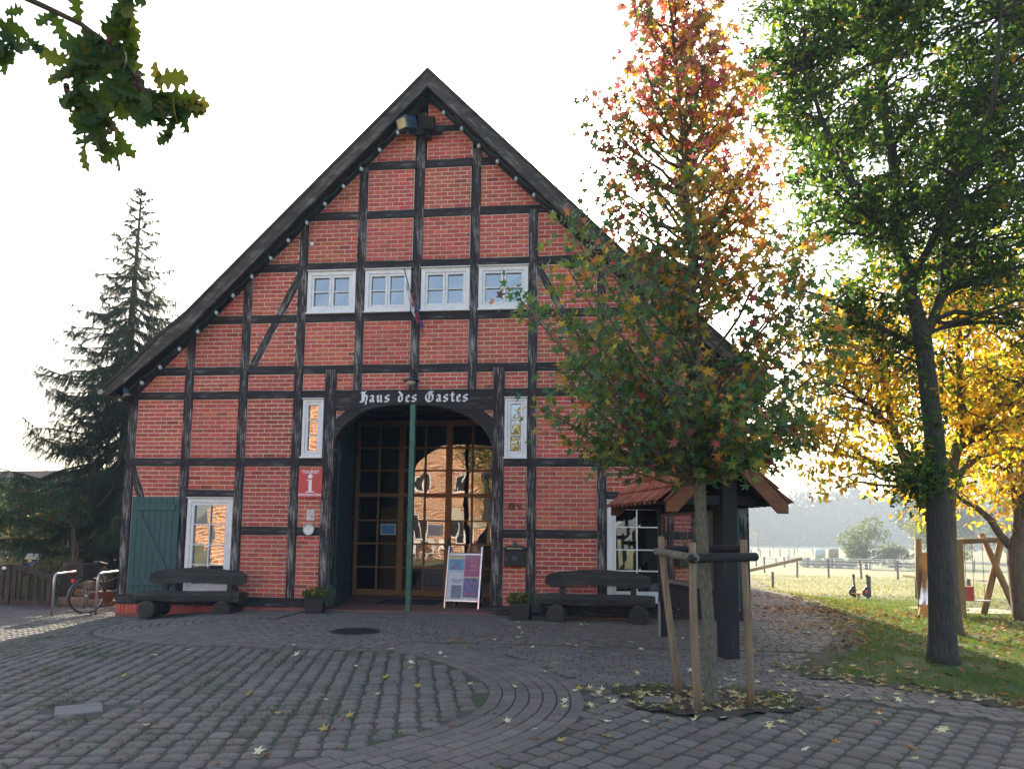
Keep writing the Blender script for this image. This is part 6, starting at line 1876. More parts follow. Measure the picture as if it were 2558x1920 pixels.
# ---- yellow trees behind it
YT = [((0.56, 0.38, 0.05), 5), ((0.50, 0.36, 0.08), 3), ((0.46, 0.24, 0.05), 2.6), ((0.26, 0.30, 0.05), 3.4), ((0.13, 0.19, 0.04), 1.6)]
b2 = (5.79, -0.92, -0.06); y2 = b2[1]
big_tree('autumn_tree', 'many-stemmed tree with thin yellow autumn leaves right behind the oak trunk', b2,
    [([(5.80, y2, -0.15), (5.79, y2, 0.1), (5.77, y2, 0.8), (5.78, y2, 1.3), (5.82, y2, 2.0), (5.9, y2, 2.6), (6.1, y2, 3.4), (6.1, y2, 4.4), (6.2, y2 + .1, 5.4), (6.3, y2, 6.4)], [0.18, 0.145, 0.13, 0.125, 0.10, 0.085, 0.07, 0.055, 0.035, 0.012]),
     ([(5.78, y2, 1.35), (5.55, y2 - .1, 1.65), (5.35, y2 - .15, 2.05), (5.12, y2 - .2, 2.65), (4.92, y2 - .2, 3.3), (4.82, y2 - .25, 3.9), (4.6, y2 - .3, 4.5), (4.35, y2 - .3, 5.2)], [0.10, 0.085, 0.08, 0.07, 0.06, 0.05, 0.035, 0.012]),
     ([(4.95, y2 - .2, 3.2), (4.5, y2 - .5, 3.55), (4.0, y2 - .7, 3.85), (3.55, y2 - .8, 3.9)], [0.045, 0.035, 0.022, 0.008]),
     ([(5.15, y2 - .2, 2.55), (4.75, y2 + .3, 2.75), (4.3, y2 + .6, 2.95), (3.8, y2 + .7, 3.0)], [0.045, 0.035, 0.022, 0.008]),
     ([(5.9, y2, 2.4), (6.2, y2 + .2, 2.65), (6.6, y2 + .3, 2.95), (7.1, y2 + .3, 3.4), (7.4, y2 + .2, 4.3)], [0.07, 0.055, 0.045, 0.03, 0.01]),
     ([(5.98, y2, 2.9), (6.4, y2 - .7, 3.6), (6.9, y2 - 1.1, 4.4), (7.1, y2 - 1.2, 5.4)], [0.06, 0.045, 0.03, 0.01]),
     ([(5.85, y2, 2.1), (5.6, y2 + .6, 3.0), (5.4, y2 + 1.0, 4.0), (5.3, y2 + 1.2, 5.2)], [0.06, 0.045, 0.03, 0.01])],
    blob_ends(240, [(4.3, y2, 3.7, 1.05, 1.5, 1.0), (3.75, y2 - .2, 3.55, 0.75, 0.9, 0.55), (3.8, y2, 4.6, 0.8, 0.9, 0.7), (5.2, y2, 4.9, 1.5, 1.7, 1.3), (6.7, y2, 4.4, 1.6, 1.8, 1.7), (3.95, y2, 3.1, 0.85, 1.1, 0.75), (7.6, y2, 5.2, 1.2, 1.5, 1.6), (5.2, y2, 2.6, .7, .9, .5)], 9, 0.40),
    13500, 0.13, YT, OVAL_V, OVAL_F, 'bark_brown', 9, clump=0.34, group='yellow autumn trees at the playground', droop=0.7, lmat='leaf_yellow')
b3 = (9.15, 3.32, -0.26); y3 = b3[1]
big_tree('autumn_tree', 'spreading yellow autumn tree beside the swing at the right edge', b3,
    [([(9.25, y3, -0.35), (9.2, y3, 0.0), (9.14, y3, 0.7), (9.12, y3, 1.25), (9.3, y3, 1.9), (9.4, y3, 2.8), (9.5, y3, 3.8), (9.6, y3, 5.0)], [0.24, 0.20, 0.17, 0.17, 0.12, 0.10, 0.07, 0.02]),
     ([(9.1, y3, 1.25), (8.85, y3, 1.55), (8.6, y3 - .1, 1.9), (8.35, y3 - .1, 2.15), (8.0, y3 - .2, 2.3), (7.5, y3 - .3, 2.8)], [0.10, 0.08, 0.07, 0.055, 0.04, 0.012]),
     ([(9.15, y3, 1.4), (9.15, y3 - .1, 2.0), (9.05, y3 - .2, 2.7), (8.8, y3 - .3, 3.6), (8.6, y3 - .3, 4.5)], [0.09, 0.075, 0.06, 0.04, 0.012]),
     ([(9.3, y3, 1.9), (10.0, y3, 2.6), (10.8, y3, 3.4)], [0.08, 0.05, 0.02])],
    blob_ends(150, [(8.6, y3, 3.3, 1.5, 1.6, 1.3), (9.6, y3, 4.2, 2.0, 2.0, 1.7), (10.6, y3, 3.0, 1.3, 1.5, 1.0), (8.0, y3, 2.5, 0.7, 0.9, 0.4), (8.5, y3 - .3, 4.8, 1.3, 1.2, 1.0)], 11, 0.42),
    9500, 0.145, [((0.56, 0.37, 0.05), 5), ((0.48, 0.25, 0.05), 3), ((0.24, 0.29, 0.04), 3.5)], OVAL_V, OVAL_F, 'bark_brown', 12, clump=0.36, group='yellow autumn trees at the playground', droop=0.7, lmat='leaf_yellow')

# ---- spruce left of the house
def spruce():
    rng = np.random.default_rng(33); rnd = random.Random(33)
    X0, Y0, H = -13.45, 6.0, 12.0
    tr = empty('spruce_tree', (X0, Y0, -0.2), 0, 'tall dark spruce with drooping boughs and brown cones beside the left eaves', 'tree')
    m = MB(); m.tube([(0, 0, 0), (0, 0, 1), (0.05, 0, 4), (0.0, 0, 8), (0.04, 0, 11), (0.05, 0, H), (0.06, 0, H + 0.45)], [0.24, 0.2, 0.16, 0.09, 0.035, 0.012, 0.004], 10); m.build('trunk', MAT['bark_brown'], tr, True)
    m = MB(); P, D, S = [], [], []; cones = []
    z = 1.4
    while z < H - 0.15:
        t = (H - z) / H
        rmax = 0.10 + 4.9 * t ** 1.0
        nb = 10 if z < 6.5 else (7 if z < 9.5 else 4)
        a0 = rnd.uniform(0, 6.28)
        for k in range(nb):
            a = a0 + k * 2 * math.pi / nb + rnd.uniform(-.35, .35); L = rmax * rnd.uniform(0.55, 1.15)
            dx, dy = math.cos(a), math.sin(a)
            s = np.array((0.02, 0, z)); young = min(1.0, (H - z) / 3.0)
            e = s + np.array((dx * L, dy * L, L * (0.55 - 0.75 * young + rnd.uniform(-0.10, 0.12))))
            mid = s + np.array((dx * L * 0.6, dy * L * 0.6, L * (0.22 - 0.62 * young + rnd.uniform(-.08, .08))))
            q = curve_pts(s, mid, e, 8); q[2:-1] += rng.normal(0, 0.025 * L ** 0.5, (5, 3)); limb(m, q, 0.010 + 0.010 * L, 0.004, 5)
            nt = int(10 + 24 * L)
            for j in range(nt):
                f = (j + rnd.random()) / nt; f = 0.08 + 0.90 * f; i = min(int(f * 7), 6); g = f * 7 - i; c = q[i] * (1 - g) + q[i + 1] * g
                side = rnd.choice((-1, 1))
                tl = (0.10 + 0.50 * min(1, L / 2.2) * (1.02 - f) ** 0.6) * rnd.uniform(0.45, 1.35) * (0.35 + 0.65 * young)
                sp_ = rnd.uniform(0.25, 1.0)
                dr = np.array((-dy * side * sp_ + dx * rnd.uniform(0.2, 0.8), dx * side * sp_ + dy * rnd.uniform(0.2, 0.8), rnd.uniform(-1.0, -0.15) * (0.25 + 0.75 * young)))
                dr /= np.linalg.norm(dr)
                ns = max(3, int(tl / 0.034)); sag = rnd.uniform(0.2, 0.7) * young
                for u in range(ns):
                    w_ = (u + 0.5) / ns
                    d2 = dr + np.array((0, 0, -1.2 * sag * w_)); d2 /= np.linalg.norm(d2)
                    P.append(c + dr * tl * w_ + np.array((0, 0, -sag * tl * w_ * w_))); D.append(d2); S.append(0.055)
            for u in range(int(L / 0.035)):
                f = rnd.random(); i = min(int(f * 7), 6); g = f * 7 - i; c = q[i] * (1 - g) + q[i + 1] * g; dd = q[i + 1] - q[i]; P.append(c); D.append(dd / np.linalg.norm(dd)); S.append(0.055)
            if z > 4.5 and rnd.random() < 0.30:
                i = rnd.randint(4, 6)
                for _ in range(rnd.randint(1, 3)): cones.append(q[i] + np.array((rnd.uniform(-.08, .08), rnd.uniform(-.08, .08), -0.12)))
        z += 0.27 + 0.12 * t
    m.build('boughs', MAT['bark_brown'], tr, True)
    P = np.array(P); D = np.array(D); n = len(P)
    # each element: a little brush of needles, 6 thin blades
    tv, tf = [], []
    for k in range(6):
        a = k * math.pi / 3; c, s_ = math.cos(a), math.sin(a); b_ = len(tv)
        tv += [(0.06 * -s_, 0.06 * c, 0), (0.06 * s_, -0.06 * c, 0), (c * 0.55, s_ * 0.55, 0.62)]
        tf.append((b_, b_ + 1, b_ + 2))
    up = D / np.linalg.norm(D, axis=1)[:, None]
    ref = rng.normal(0, 1, (n, 3)); xa = np.cross(up, ref); xa /= np.linalg.norm(xa, axis=1)[:, None]; ya = np.cross(up, xa)
    rot = np.stack([xa, ya, up], 2)
    cloud('needles', tv, tf, P, rot, rng.uniform(0.065, 0.120, n), pick_colors(n, [((0.020, 0.052, 0.034), 5), ((0.032, 0.072, 0.042), 3), ((0.05, 0.06, 0.03), 1)], rng), MAT['needle'], tr, stuff=True)
    mb = MB(); mb.lathe([(0.006, 0.0), (0.020, -0.03), (0.022, -0.08), (0.012, -0.125), (0.003, -0.14)], (0, 0, 0), 7); cm = mb.mesh('cone', MAT['bark_twig'] if False else MAT['rust_cone'], True)
    for c in cones[:90]: link_mesh('cone', cm, tr, tuple(c), (random.uniform(-.15, .15), random.uniform(-.15, .15), 0))
    print('spruce', n, 'cones', len(cones))
plain('rust_cone', (0.22, 0.11, 0.05), 0.8)
spruce()

# ---- garden plants at the left
def bushy(name, label, cat, base, blobs, n, size, table, tv=OVAL_V, tf=OVAL_F, stems=(), seed=1, mat='leaf', down=0.2, group=None, sm='bark_brown'):
    rng = np.random.default_rng(seed)
    t = empty(name, base, 0, label, cat, group); B = np.array(base)
    if stems:
        m = MB()
        for pts, r_ in stems: m.tube([tuple(np.array(p) - B) for p in pts], [r_ * (1 - 0.6 * i / (len(pts) - 1)) for i in range(len(pts))], 7)
        m.build('stem', MAT[sm], t, True)
    w_ = np.array([b_[3] * b_[4] * b_[5] for b_ in blobs]) ** (2 / 3); idx = rng.choice(len(blobs), n, p=w_ / w_.sum()); bl = np.array(blobs)[idx]
    v = rng.normal(0, 1, (n, 3)); v /= np.linalg.norm(v, axis=1)[:, None]; r_ = rng.uniform(0.2, 1, (n, 1)) ** 0.4
    pos = bl[:, :3] + v * r_ * bl[:, 3:6] * (1 + rng.normal(0, 0.07, (n, 1))) - B
    cloud('foliage', tv, tf, pos, rand_rots(n, 1.1, rng, down=down), rng.uniform(0.7, 1.3, n) * size, pick_colors(n, table, rng), MAT[mat], t, stuff=True)
    return t
bushy('rose_arch', 'sprawling blue-green shrub arching over the garden gate on thin stems', 'shrub', (-12.65, 3.2, -0.2),
      [(-14.6, 3.2, 2.2, 0.9, 0.7, 0.55), (-13.7, 3.2, 2.25, 0.75, 0.6, 0.45), (-13.0, 3.2, 1.95, 0.5, 0.5, 0.38), (-12.45, 3.0, 1.85, 0.38, 0.4, 0.42), (-15.3, 3.2, 1.75, 0.9, 0.7, 0.6), (-14.2, 3.2, 1.6, 0.7, 0.6, 0.4)], 7500, 0.075,
      [((0.045, 0.10, 0.065), 5), ((0.06, 0.12, 0.05), 3), ((0.03, 0.07, 0.045), 2), ((0.30, 0.10, 0.02), 0.5)], seed=41,
      stems=[([(-12.65, 3.2, -0.2), (-12.62, 3.2, 0.8), (-12.7, 3.2, 1.5), (-13.0, 3.2, 2.0)], 0.035), ([(-12.5, 3.2, -0.2), (-12.58, 3.2, 0.7), (-12.55, 3.1, 1.4), (-12.4, 3.0, 1.9)], 0.03), ([(-12.75, 3.3, -0.2), (-12.5, 3.2, 0.9), (-12.7, 3.2, 1.6), (-13.5, 3.2, 2.2), (-14.6, 3.2, 2.3)], 0.03)])
bushy('box_ball', 'clipped round box bush behind the left half of the gate', 'bush', (-13.35, 2.6, -0.2), [(-13.35, 2.6, 0.05, 0.42, 0.40, 0.30)], 2600, 0.035, [((0.05, 0.13, 0.03), 3), ((0.07, 0.17, 0.03), 2)], seed=42, group='clipped box balls in the garden')
bushy('box_ball', 'clipped round box bush behind the right half of the gate', 'bush', (-12.75, 2.4, -0.2), [(-12.75, 2.4, 0.0, 0.36, 0.36, 0.26)], 2200, 0.035, [((0.05, 0.13, 0.03), 3), ((0.07, 0.17, 0.03), 2)], seed=43, group='clipped box balls in the garden')
bushy('garden_shrub', 'dark green low shrub behind the bird house', 'shrub', (-14.6, 4.6, -0.2), [(-14.7, 4.8, 0.75, 0.75, 0.6, 0.45), (-15.4, 4.8, 0.4, 0.7, 0.6, 0.5)], 2600, 0.06, [((0.05, 0.11, 0.045), 3), ((0.04, 0.08, 0.03), 2)], seed=44)
bushy('dry_perennials', 'pale feathery garden perennials between gate and bird house', 'plant', (-13.2, 3.6, -0.2), [(-13.2, 3.6, 0.45, 0.7, 0.4, 0.35), (-12.3, 3.6, 0.2, 0.5, 0.4, 0.3)], 2200, 0.07, [((0.20, 0.17, 0.08), 3), ((0.12, 0.15, 0.05), 2)], seed=45)
bushy('yellow_shrub', 'sunlit yellow-green hedge far behind the garden at the left edge', 'hedge', (-18.5, 9.5, -0.2), [(-19.5, 9.5, 1.9, 2.2, 0.8, 1.1), (-17.0, 9.5, 1.0, 1.8, 0.8, 1.0), (-14.6, 9.5, 0.7, 1.2, 0.7, 0.9)], 6500, 0.11, [((0.28, 0.28, 0.03), 3), ((0.16, 0.20, 0.03), 3), ((0.30, 0.18, 0.03), 1)], seed=46)
bushy('laurel_hedge', 'dark hedge closing the garden behind the spruce trunk', 'hedge', (-12.0, 10.5, -0.2), [(-12.5, 10.5, 1.2, 2.6, 0.8, 1.3), (-9.9, 10.5, 1.0, 0.9, 0.8, 1.4), (-16.2, 11, 1.0, 1.9, 0.8, 1.0)], 6500, 0.11, [((0.05, 0.09, 0.025), 3), ((0.10, 0.13, 0.03), 2)], seed=47)

# ---- oak bough hanging into the picture, with its own tree beside the viewer
def bough():
    rng = np.random.default_rng(50); rnd = random.Random(50)
    base = (-4.6, -12.3, -0.15)
    t = empty('overhanging_oak', base, 0, 'oak bough with large lobed leaves and acorns hanging into the top left corner', 'tree'); B = np.array(base)
    m = MB(); m.tube([(0, 0, 0), (0, 0, 1.2), (0.1, 0, 2.6), (0.15, 0.1, 4.2), (0.1, 0, 6)], [0.26, 0.2, 0.18, 0.13, 0.06], 12); m.build('trunk', MAT['bark_oak'], t, True)
    Y = -10.7
    main = np.array([(-4.5, -12.2, 4.0), (-3.6, -11.4, 4.05), (-2.9, -10.95, 3.95), (-2.45, Y, 3.74), (-2.21, Y, 3.62), (-2.04, Y, 3.53), (-1.91, Y, 3.43), (-1.82, Y, 3.33), (-1.76, Y, 3.24), (-1.69, Y, 3.17)])
    m = MB(); m.tube([tuple(p - B) for p in main], [0.09, 0.05, 0.022, 0.0125, 0.0115, 0.0105, 0.0095, 0.008, 0.006, 0.004], 8)
    subs = [[(-1.97, Y, 3.48), (-1.93, Y - .02, 3.36), (-1.92, Y - .03, 3.24), (-1.90, Y - .02, 3.12)], [(-1.93, Y, 3.45), (-1.86, Y + .03, 3.52), (-1.84, Y + .03, 3.60), (-1.83, Y, 3.66)],
            [(-2.9, -10.95, 3.95), (-2.6, Y - .1, 3.75), (-2.44, Y - .1, 3.60), (-2.38, Y - .1, 3.50)], [(-1.76, Y, 3.24), (-1.65, Y + .02, 3.20), (-1.60, Y, 3.15)], [(-2.0, Y, 3.5), (-2.06, Y, 3.40), (-2.03, Y - .03, 3.28), (-1.98, Y, 3.22)]]
    for s in subs: limb(m, np.array(s) - B, 0.006, 0.0025, 5)
    m.build('branch', MAT['bark_twig'], t, True)
    # leaf meshes: proper lobed outline with a fold along the midrib
    half = [(0.0, 0.0), (0.05, 0.04), (0.10, 0.12), (0.20, 0.15), (0.21, 0.21), (0.12, 0.26), (0.15, 0.32), (0.27, 0.37), (0.28, 0.44), (0.16, 0.49), (0.19, 0.55), (0.31, 0.61), (0.30, 0.69), (0.17, 0.71), (0.18, 0.77), (0.26, 0.84), (0.23, 0.90), (0.13, 0.89), (0.10, 0.96), (0.0, 1.0)]
    kinds = []
    for k in range(6):
        mb = MB(); mb.tint = [(0.055, 0.10, 0.022), (0.040, 0.085, 0.024), (0.075, 0.12, 0.022), (0.11, 0.13, 0.02), (0.035, 0.07, 0.025), (0.20, 0.17, 0.03)][k]
        fold = rnd.uniform(0.15, 0.5); bend = rnd.uniform(-0.25, 0.35)
        P = []
        mids = [(0, y, -bend * y * y) for y in np.linspace(0, 1, 6)]
        vs = [tuple(p) for p in mids]; nm = len(vs); fs = []
        for sg in (1, -1):
            b_ = len(vs)
            for (x, y) in half[1:-1]: vs.append((sg * x * (0.92 + 0.16 * math.sin(y * 20 + k * 2 + sg)), y, abs(x) * fold - bend * y * y))
            nh = len(half) - 2
            f = tuple(range(nm)) + tuple(b_ + i for i in reversed(range(nh)))
            fs.append(f[::-1] if sg > 0 else f)
        mb.add(vs, fs); kinds.append(mb.mesh('leaf', MAT['leaf']))
    spots = []
    lines = [main[4:]] + [np.array(s) for s in subs]
    for ln in lines:
        for i in range(len(ln) - 1):
            for _ in range(4 if ln is lines[0] else 4):
                f = rnd.random(); spots.append(ln[i] * (1 - f) + ln[i + 1] * f)
        spots += [ln[-1]] * 4
    for (x, z, n) in ((-1.93, 3.17, 12), (-1.99, 3.33, 9), (-2.36, 3.55, 6), (-2.42, 3.62, 4), (-1.68, 3.20, 10), (-1.90, 3.45, 7), (-1.92, 3.08, 8), (-1.63, 3.12, 6), (-2.40, 3.48, 7), (-2.36, 3.41, 4), (-1.90, 3.03, 4)):
        for _ in range(n): spots.append(np.array((x + rng.normal(0, 0.035), Y + rng.normal(0, 0.05), z + rng.normal(0, 0.03))))
    for c in spots:
        o = link_mesh('leaf', kinds[rnd.choices(range(6), (5, 5, 4, 2, 4, 0.35))[0]], t, tuple(c - B))
        a = rnd.gauss(200, 65)          # tip direction in the xz plane: mostly down and outwards
        ax = Vector((math.sin(R(a)), rnd.gauss(0, 0.35), math.cos(R(a)))).normalized()
        nn = Vector((rnd.gauss(0, 0.5), -1, rnd.gauss(-0.3, 0.5))); nn = (nn - ax * nn.dot(ax)).normalized(); xx = ax.cross(nn)
        o.rotation_euler = Matrix((xx, ax, nn)).transposed().to_euler(); s_ = rnd.uniform(0.095, 0.145); o.scale = (s_, s_, s_)
    mb = MB(); mb.lathe([(0.004, 0.02), (0.011, 0.015), (0.012, 0.0), (0.0105, -0.002)], (0, 0, 0), 10)
    cupm = mb.mesh('acorn_cup', MAT['bark_twig'], True)
    mb = MB(); mb.lathe([(0.010, 0.0), (0.0105, -0.012), (0.008, -0.024), (0.002, -0.030)], (0, 0, 0), 10); nut = mb.mesh('acorn', MAT['rust_brown'], True)
    for (x, z) in ((-1.755, 3.275), (-1.74, 3.235), (-1.765, 3.225), (-1.735, 3.21), (-1.76, 3.20), (-2.06, 3.235), (-1.85, 3.06), (-1.885, 3.44), (-1.70, 3.19)):
        a = link_mesh('acorn', nut, t, tuple(np.array((x, Y - 0.03, z)) - B), (rnd.uniform(-.6, .6), rnd.uniform(-.6, .6), 0)); link_mesh('cup', cupm, a, (0, 0, 0))
    # foliage out of the picture, so that the bough belongs to a crown
    n = 2200; v = rng.normal(0, 1, (n, 3)); v /= np.linalg.norm(v, axis=1)[:, None]
    pos = np.array((-4.9, -12.4, 5.6)) + v * rng.uniform(0.3, 1, (n, 1)) * np.array((1.7, 1.6, 1.4)) - B
    cloud('crown', SMALL_V, SMALL_F, pos, rand_rots(n, 1, rng), rng.uniform(0.1, 0.16, n), pick_colors(n, [((0.04, 0.08, 0.02), 3), ((0.06, 0.11, 0.02), 2)], rng), MAT['leaf'], t, stuff=True)
bough()

# ------------------------------------------------------------------ fallen leaves
fl_cols = [(0.66, 0.58, 0.28), (0.72, 0.67, 0.46), (0.50, 0.36, 0.08), (0.42, 0.20, 0.05), (0.30, 0.10, 0.04)]
fmesh = []
for k in range(10):
    mb = MB(); mb.tint = fl_cols[(0, 1, 0, 1, 2, 0, 3, 1, 4, 2)[k]]; cu = random.uniform(1.5, 4.5)
    mb.add([(x, y, abs(z) * cu + 0.03 * math.sin(x * 9 + k)) for x, y, z in STAR_V], STAR_F); mb.add([(0, -0.1, 0.0), (0.02, -0.1, 0.0), (0.06, -0.75, 0.12)], [(0, 1, 2)])
    fmesh.append(mb.mesh('fallen_leaf', MAT['litter_leaf']))
cnt = 0; tr_ = 0
while cnt < 230 and tr_ < 20000:
    tr_ += 1
    m_ = random.random()
    if m_ < 0.35: x, y = random.gauss(1.0, 0.75), random.gauss(-6.5, 0.45)
    elif m_ < 0.80: x, y = random.uniform(-2.5, 3.4), random.uniform(-9.2, -1.0)
    elif m_ < 0.93: x, y = random.gauss(3.2, 0.8), random.gauss(-5.2, 0.6)
    else: x, y = random.uniform(-5.5, -2), random.uniform(-9.4, -3)
    if not in_frame(x, y) or (x > -1 and y > -0.9): continue
    where = 'on the bare soil of the tree pit' if in_pit(x, y) else ('on the shaded lawn' if is_lawn(x, y) else 'on the grey paving')
    k = random.choice(range(10))
    lab = {'on the bare soil of the tree pit': 'pale star-shaped leaf fallen on the bare soil of the tree pit', 'on the shaded lawn': 'pale star-shaped leaf fallen on the shaded lawn edge', 'on the grey paving': 'pale star-shaped leaf fallen on the grey paving'}[where]
    if k in (6, 8): lab = lab.replace('pale', 'reddish')
    o = link_mesh('fallen_leaf', fmesh[k], None, (x, y, zg(x, y) + 0.012), (random.gauss(0, 0.25), random.gauss(0, 0.25), random.uniform(0, 6.28)))
    s_ = random.uniform(0.075, 0.125); o.scale = (s_, s_, s_)
    tag(o, lab, 'leaf', ('reddish' if k in (6, 8) else 'pale') + ' fallen leaves lying ' + where); cnt += 1
def litter(name, n, gen, size, table, dz=0.01, tv=SMALL_V, tf=SMALL_F):
    P = []
    while len(P) < n:
        p = gen()
        if p: P.append((p[0], p[1], zg(p[0], p[1]) + dz + random.uniform(0, 0.012)))
    rot = rand_rots(n, 0.45)
    return cloud(name, tv, tf, np.array(P), rot, RNG.uniform(0.6, 1.3, n) * size, pick_colors(n, table, jit=0.3), MAT['litter_leaf'], None, stuff=True)
BR = [((0.20, 0.08, 0.03), 4), ((0.34, 0.16, 0.05), 3), ((0.42, 0.28, 0.10), 2), ((0.09, 0.045, 0.025), 3)]
def g1():
    x, y = random.uniform(3, 14), random.uniform(-6, 14)
    d = random.random() < (0.9 if x > 5 and y < 4 else 0.35) / (1 + max(0, y) * 0.12)
    return (x, y) if d and is_lawn(x, y) else None
litter('leaf_litter', 9000, g1, 0.10, BR, 0.015)
def g2():
    x, y = random.uniform(3.0, 6.2), random.gauss(2.5, 2.8)
    e = min([math.hypot(x - a, y - b_) for a, b_ in ((4.1, -0.7), (4.57, 1.9), (5.3, 5.5), (6.2, 9.5))])
    return (x, y) if e < 1.6 and random.random() < math.exp(-e * 1.1) and y > -3.5 else None
litter('leaf_litter', 1300, g2, 0.09, BR, 0.012)
def g3():
    x, y = random.uniform(-2, 4.5), random.uniform(-6.5, 8)
    return (x, y) if random.random() < smooth((x + 2) / 5) and not is_lawn(x, y) and (y < -0.2 or x > 3.0) else None
litter('leaf_litter', 1700, g3, 0.035, [((0.10, 0.06, 0.04), 4), ((0.20, 0.11, 0.05), 2)], 0.008)
def g5():
    x = random.uniform(2.1, 5.2); y = -4.75 - (x - 2.2) * 0.98 + random.gauss(0.12, 0.22)
    return (x, y)
litter('leaf_litter', 260, g5, 0.085, [((0.50, 0.42, 0.20), 4), ((0.40, 0.28, 0.10), 2), ((0.22, 0.12, 0.05), 2)], 0.016, STAR_V, STAR_F)
def g4():
    x, y = random.gauss(1.1, 0.55), random.gauss(-6.45, 0.33)
    return (x, y) if in_pit(x, y) else None
litter('leaf_litter', 220, g4, 0.085, [((0.50, 0.40, 0.20), 3), ((0.36, 0.24, 0.10), 2)], 0.018, STAR_V, STAR_F)
mb = MB(); mb.lathe([(0.004, 0.02), (0.010, 0.012), (0.011, 0.0), (0.006, -0.008)], (0, 0, 0), 7); am = mb.mesh('fallen_acorn', MAT['rust_cone'], True)
for _ in range(60):
    x, y = random.uniform(-4.5, 1.0), random.uniform(-9.3, -7.2)
    o = link_mesh('fallen_acorn', am, None, (x, y, 0.012), (R(90), 0, random.uniform(0, 6.28))); tag(o, 'small brown acorn lying among the paving setts in the foreground', 'acorn', 'brown acorns on the foreground paving')

# ------------------------------------------------------------------ playground
def log(mb, a, b_, r_, n=12): mb.tube([a, b_], r_, n)
sw = empty('swing_frame', (9.2, 4.3, -0.26), 0, 'wooden swing frame of crossed logs with hanging chains and seats', 'swing')
SB = Vector((9.2, 4.3, -0.26))
topz = 1.66
m = MB(); log(m, Vector((8.47, 4.38, 1.42)) - SB, Vector((9.42, 4.25, 1.47)) - SB, 0.062); m.build('cross_bar', MAT['stake_wood'], sw, True)
for a, b_ in (((9.05, 4.62, -0.35), (9.36, 4.20, 1.60)), ((9.56, 4.05, -0.35), (9.05, 4.50, 1.60))):
    m = MB(); log(m, Vector(a) - SB, Vector(b_) - SB, 0.07); m.build('leg', MAT['play_wood'], sw, True)
def swing_seat(t0, t1, zs, kind):
    A, B_ = Vector((8.47, 4.38, 1.38)), Vector((9.42, 4.25, 1.42))
    m = MB(); pp = []
    for t in (t0, t1):
        p = A.lerp(B_, t) - SB; e = Vector((p.x, p.y, zs)); m.tube([p, e], 0.006, 4); pp.append(e)
    m.build('chain', MAT['rust_brown'], sw)
    c = (pp[0] + pp[1]) / 2; d = (pp[1] - pp[0]).normalized(); M = Matrix.Translation(c) @ Matrix.Rotation(math.atan2(d.y, d.x), 4, 'Z')
    m = MB()
    if kind: m.box(-0.22, 0.22, -0.09, 0.09, -0.03, 0.0, M); m.build('seat', MAT['wrap_white'], sw)
    else:
        m.box(-0.15, 0.15, -0.15, 0.15, -0.02, 0.02, M); m.box(-0.15, 0.15, -0.15, -0.12, 0.02, 0.3, M); m.box(-0.15, -0.12, -0.15, 0.15, 0.02, 0.3, M); m.box(0.12, 0.15, -0.15, 0.15, 0.02, 0.3, M); m.build('seat', MAT['plastic_red'], sw)
swing_seat(0.02, 0.14, 0.36, 0); swing_seat(0.30, 0.52, 0.36, 1)
sd = sheet('sand_patch', 'sand', frange(8.0, 10.6, 0.2), frange(4.6, 7.4, 0.2), 0.03, lambda x, y: math.hypot((x - 9.3) / 1.2, (y - 6.0) / 1.25) < 1)
pt = empty('slide_tower', (7.9, 4.2, -0.25), 0, 'wooden play tower with orange board and steel slide half hidden by the oak trunk', 'slide')
m = MB(); m.tube([(-0.33, -0.02, 0), (-0.39, 0, 0.8), (-0.37, 0.0, 1.72)], 0.07, 10); m.build('post', MAT['play_wood'], pt, True)
m = MB(); m.bbox(0.36, 0.56, -0.1, 0.1, -0.1, 1.72, 0.02); m.build('post', MAT['play_wood'], pt)
for x, y in ((0.02, 0.9), (0.45, 0.9)):
    m = MB(); m.tube([(x, y, -0.1), (x, y, 1.7)], 0.07, 10); m.build('post', MAT['play_wood'], pt, True)
m = MB(); m.box(-0.30, 0.36, 0.02, 0.05, 0.95, 1.40); m.build('side_board', MAT['slide_orange'], pt)
m = MB(); m.tube([(-0.35, 0, 1.62), (0.4, 0, 1.62)], 0.012, 6); m.build('grab_bar', MAT['galvanised'], pt)
m = MB(); m.box(-0.35, 0.45, 0.1, 0.95, 0.80, 0.85); m.build('platform', MAT['play_wood'], pt)
m = MB(); n = 10; vs = []; fs = []
for i in range(n + 1):
    t = i / n; y = -0.02 - 1.55 * t; z = 0.98 - 0.80 * t + (0.10 * (t - 0.75) * 4 if t > 0.75 else 0)
    for (x, h) in ((-0.22, 0.14), (-0.20, 0.0), (0.20, 0.0), (0.22, 0.14)): vs.append((x * 0.75 - 0.12 - 0.80 * t, y, z + h))
for i in range(n):
    for k in range(3): fs.append((i * 4 + k, i * 4 + k + 1, (i + 1) * 4 + k + 1, (i + 1) * 4 + k))
m.add(vs, fs); m.build('chute', MAT['slide_steel'], pt, True)
m = MB(); m.prism([(-1.14, 0.0), (-0.80, 0.0), (-0.84, 0.36), (-1.06, 0.36)], -1.60, -1.54); m.build('chute_cheek', MAT['slide_orange'], pt)

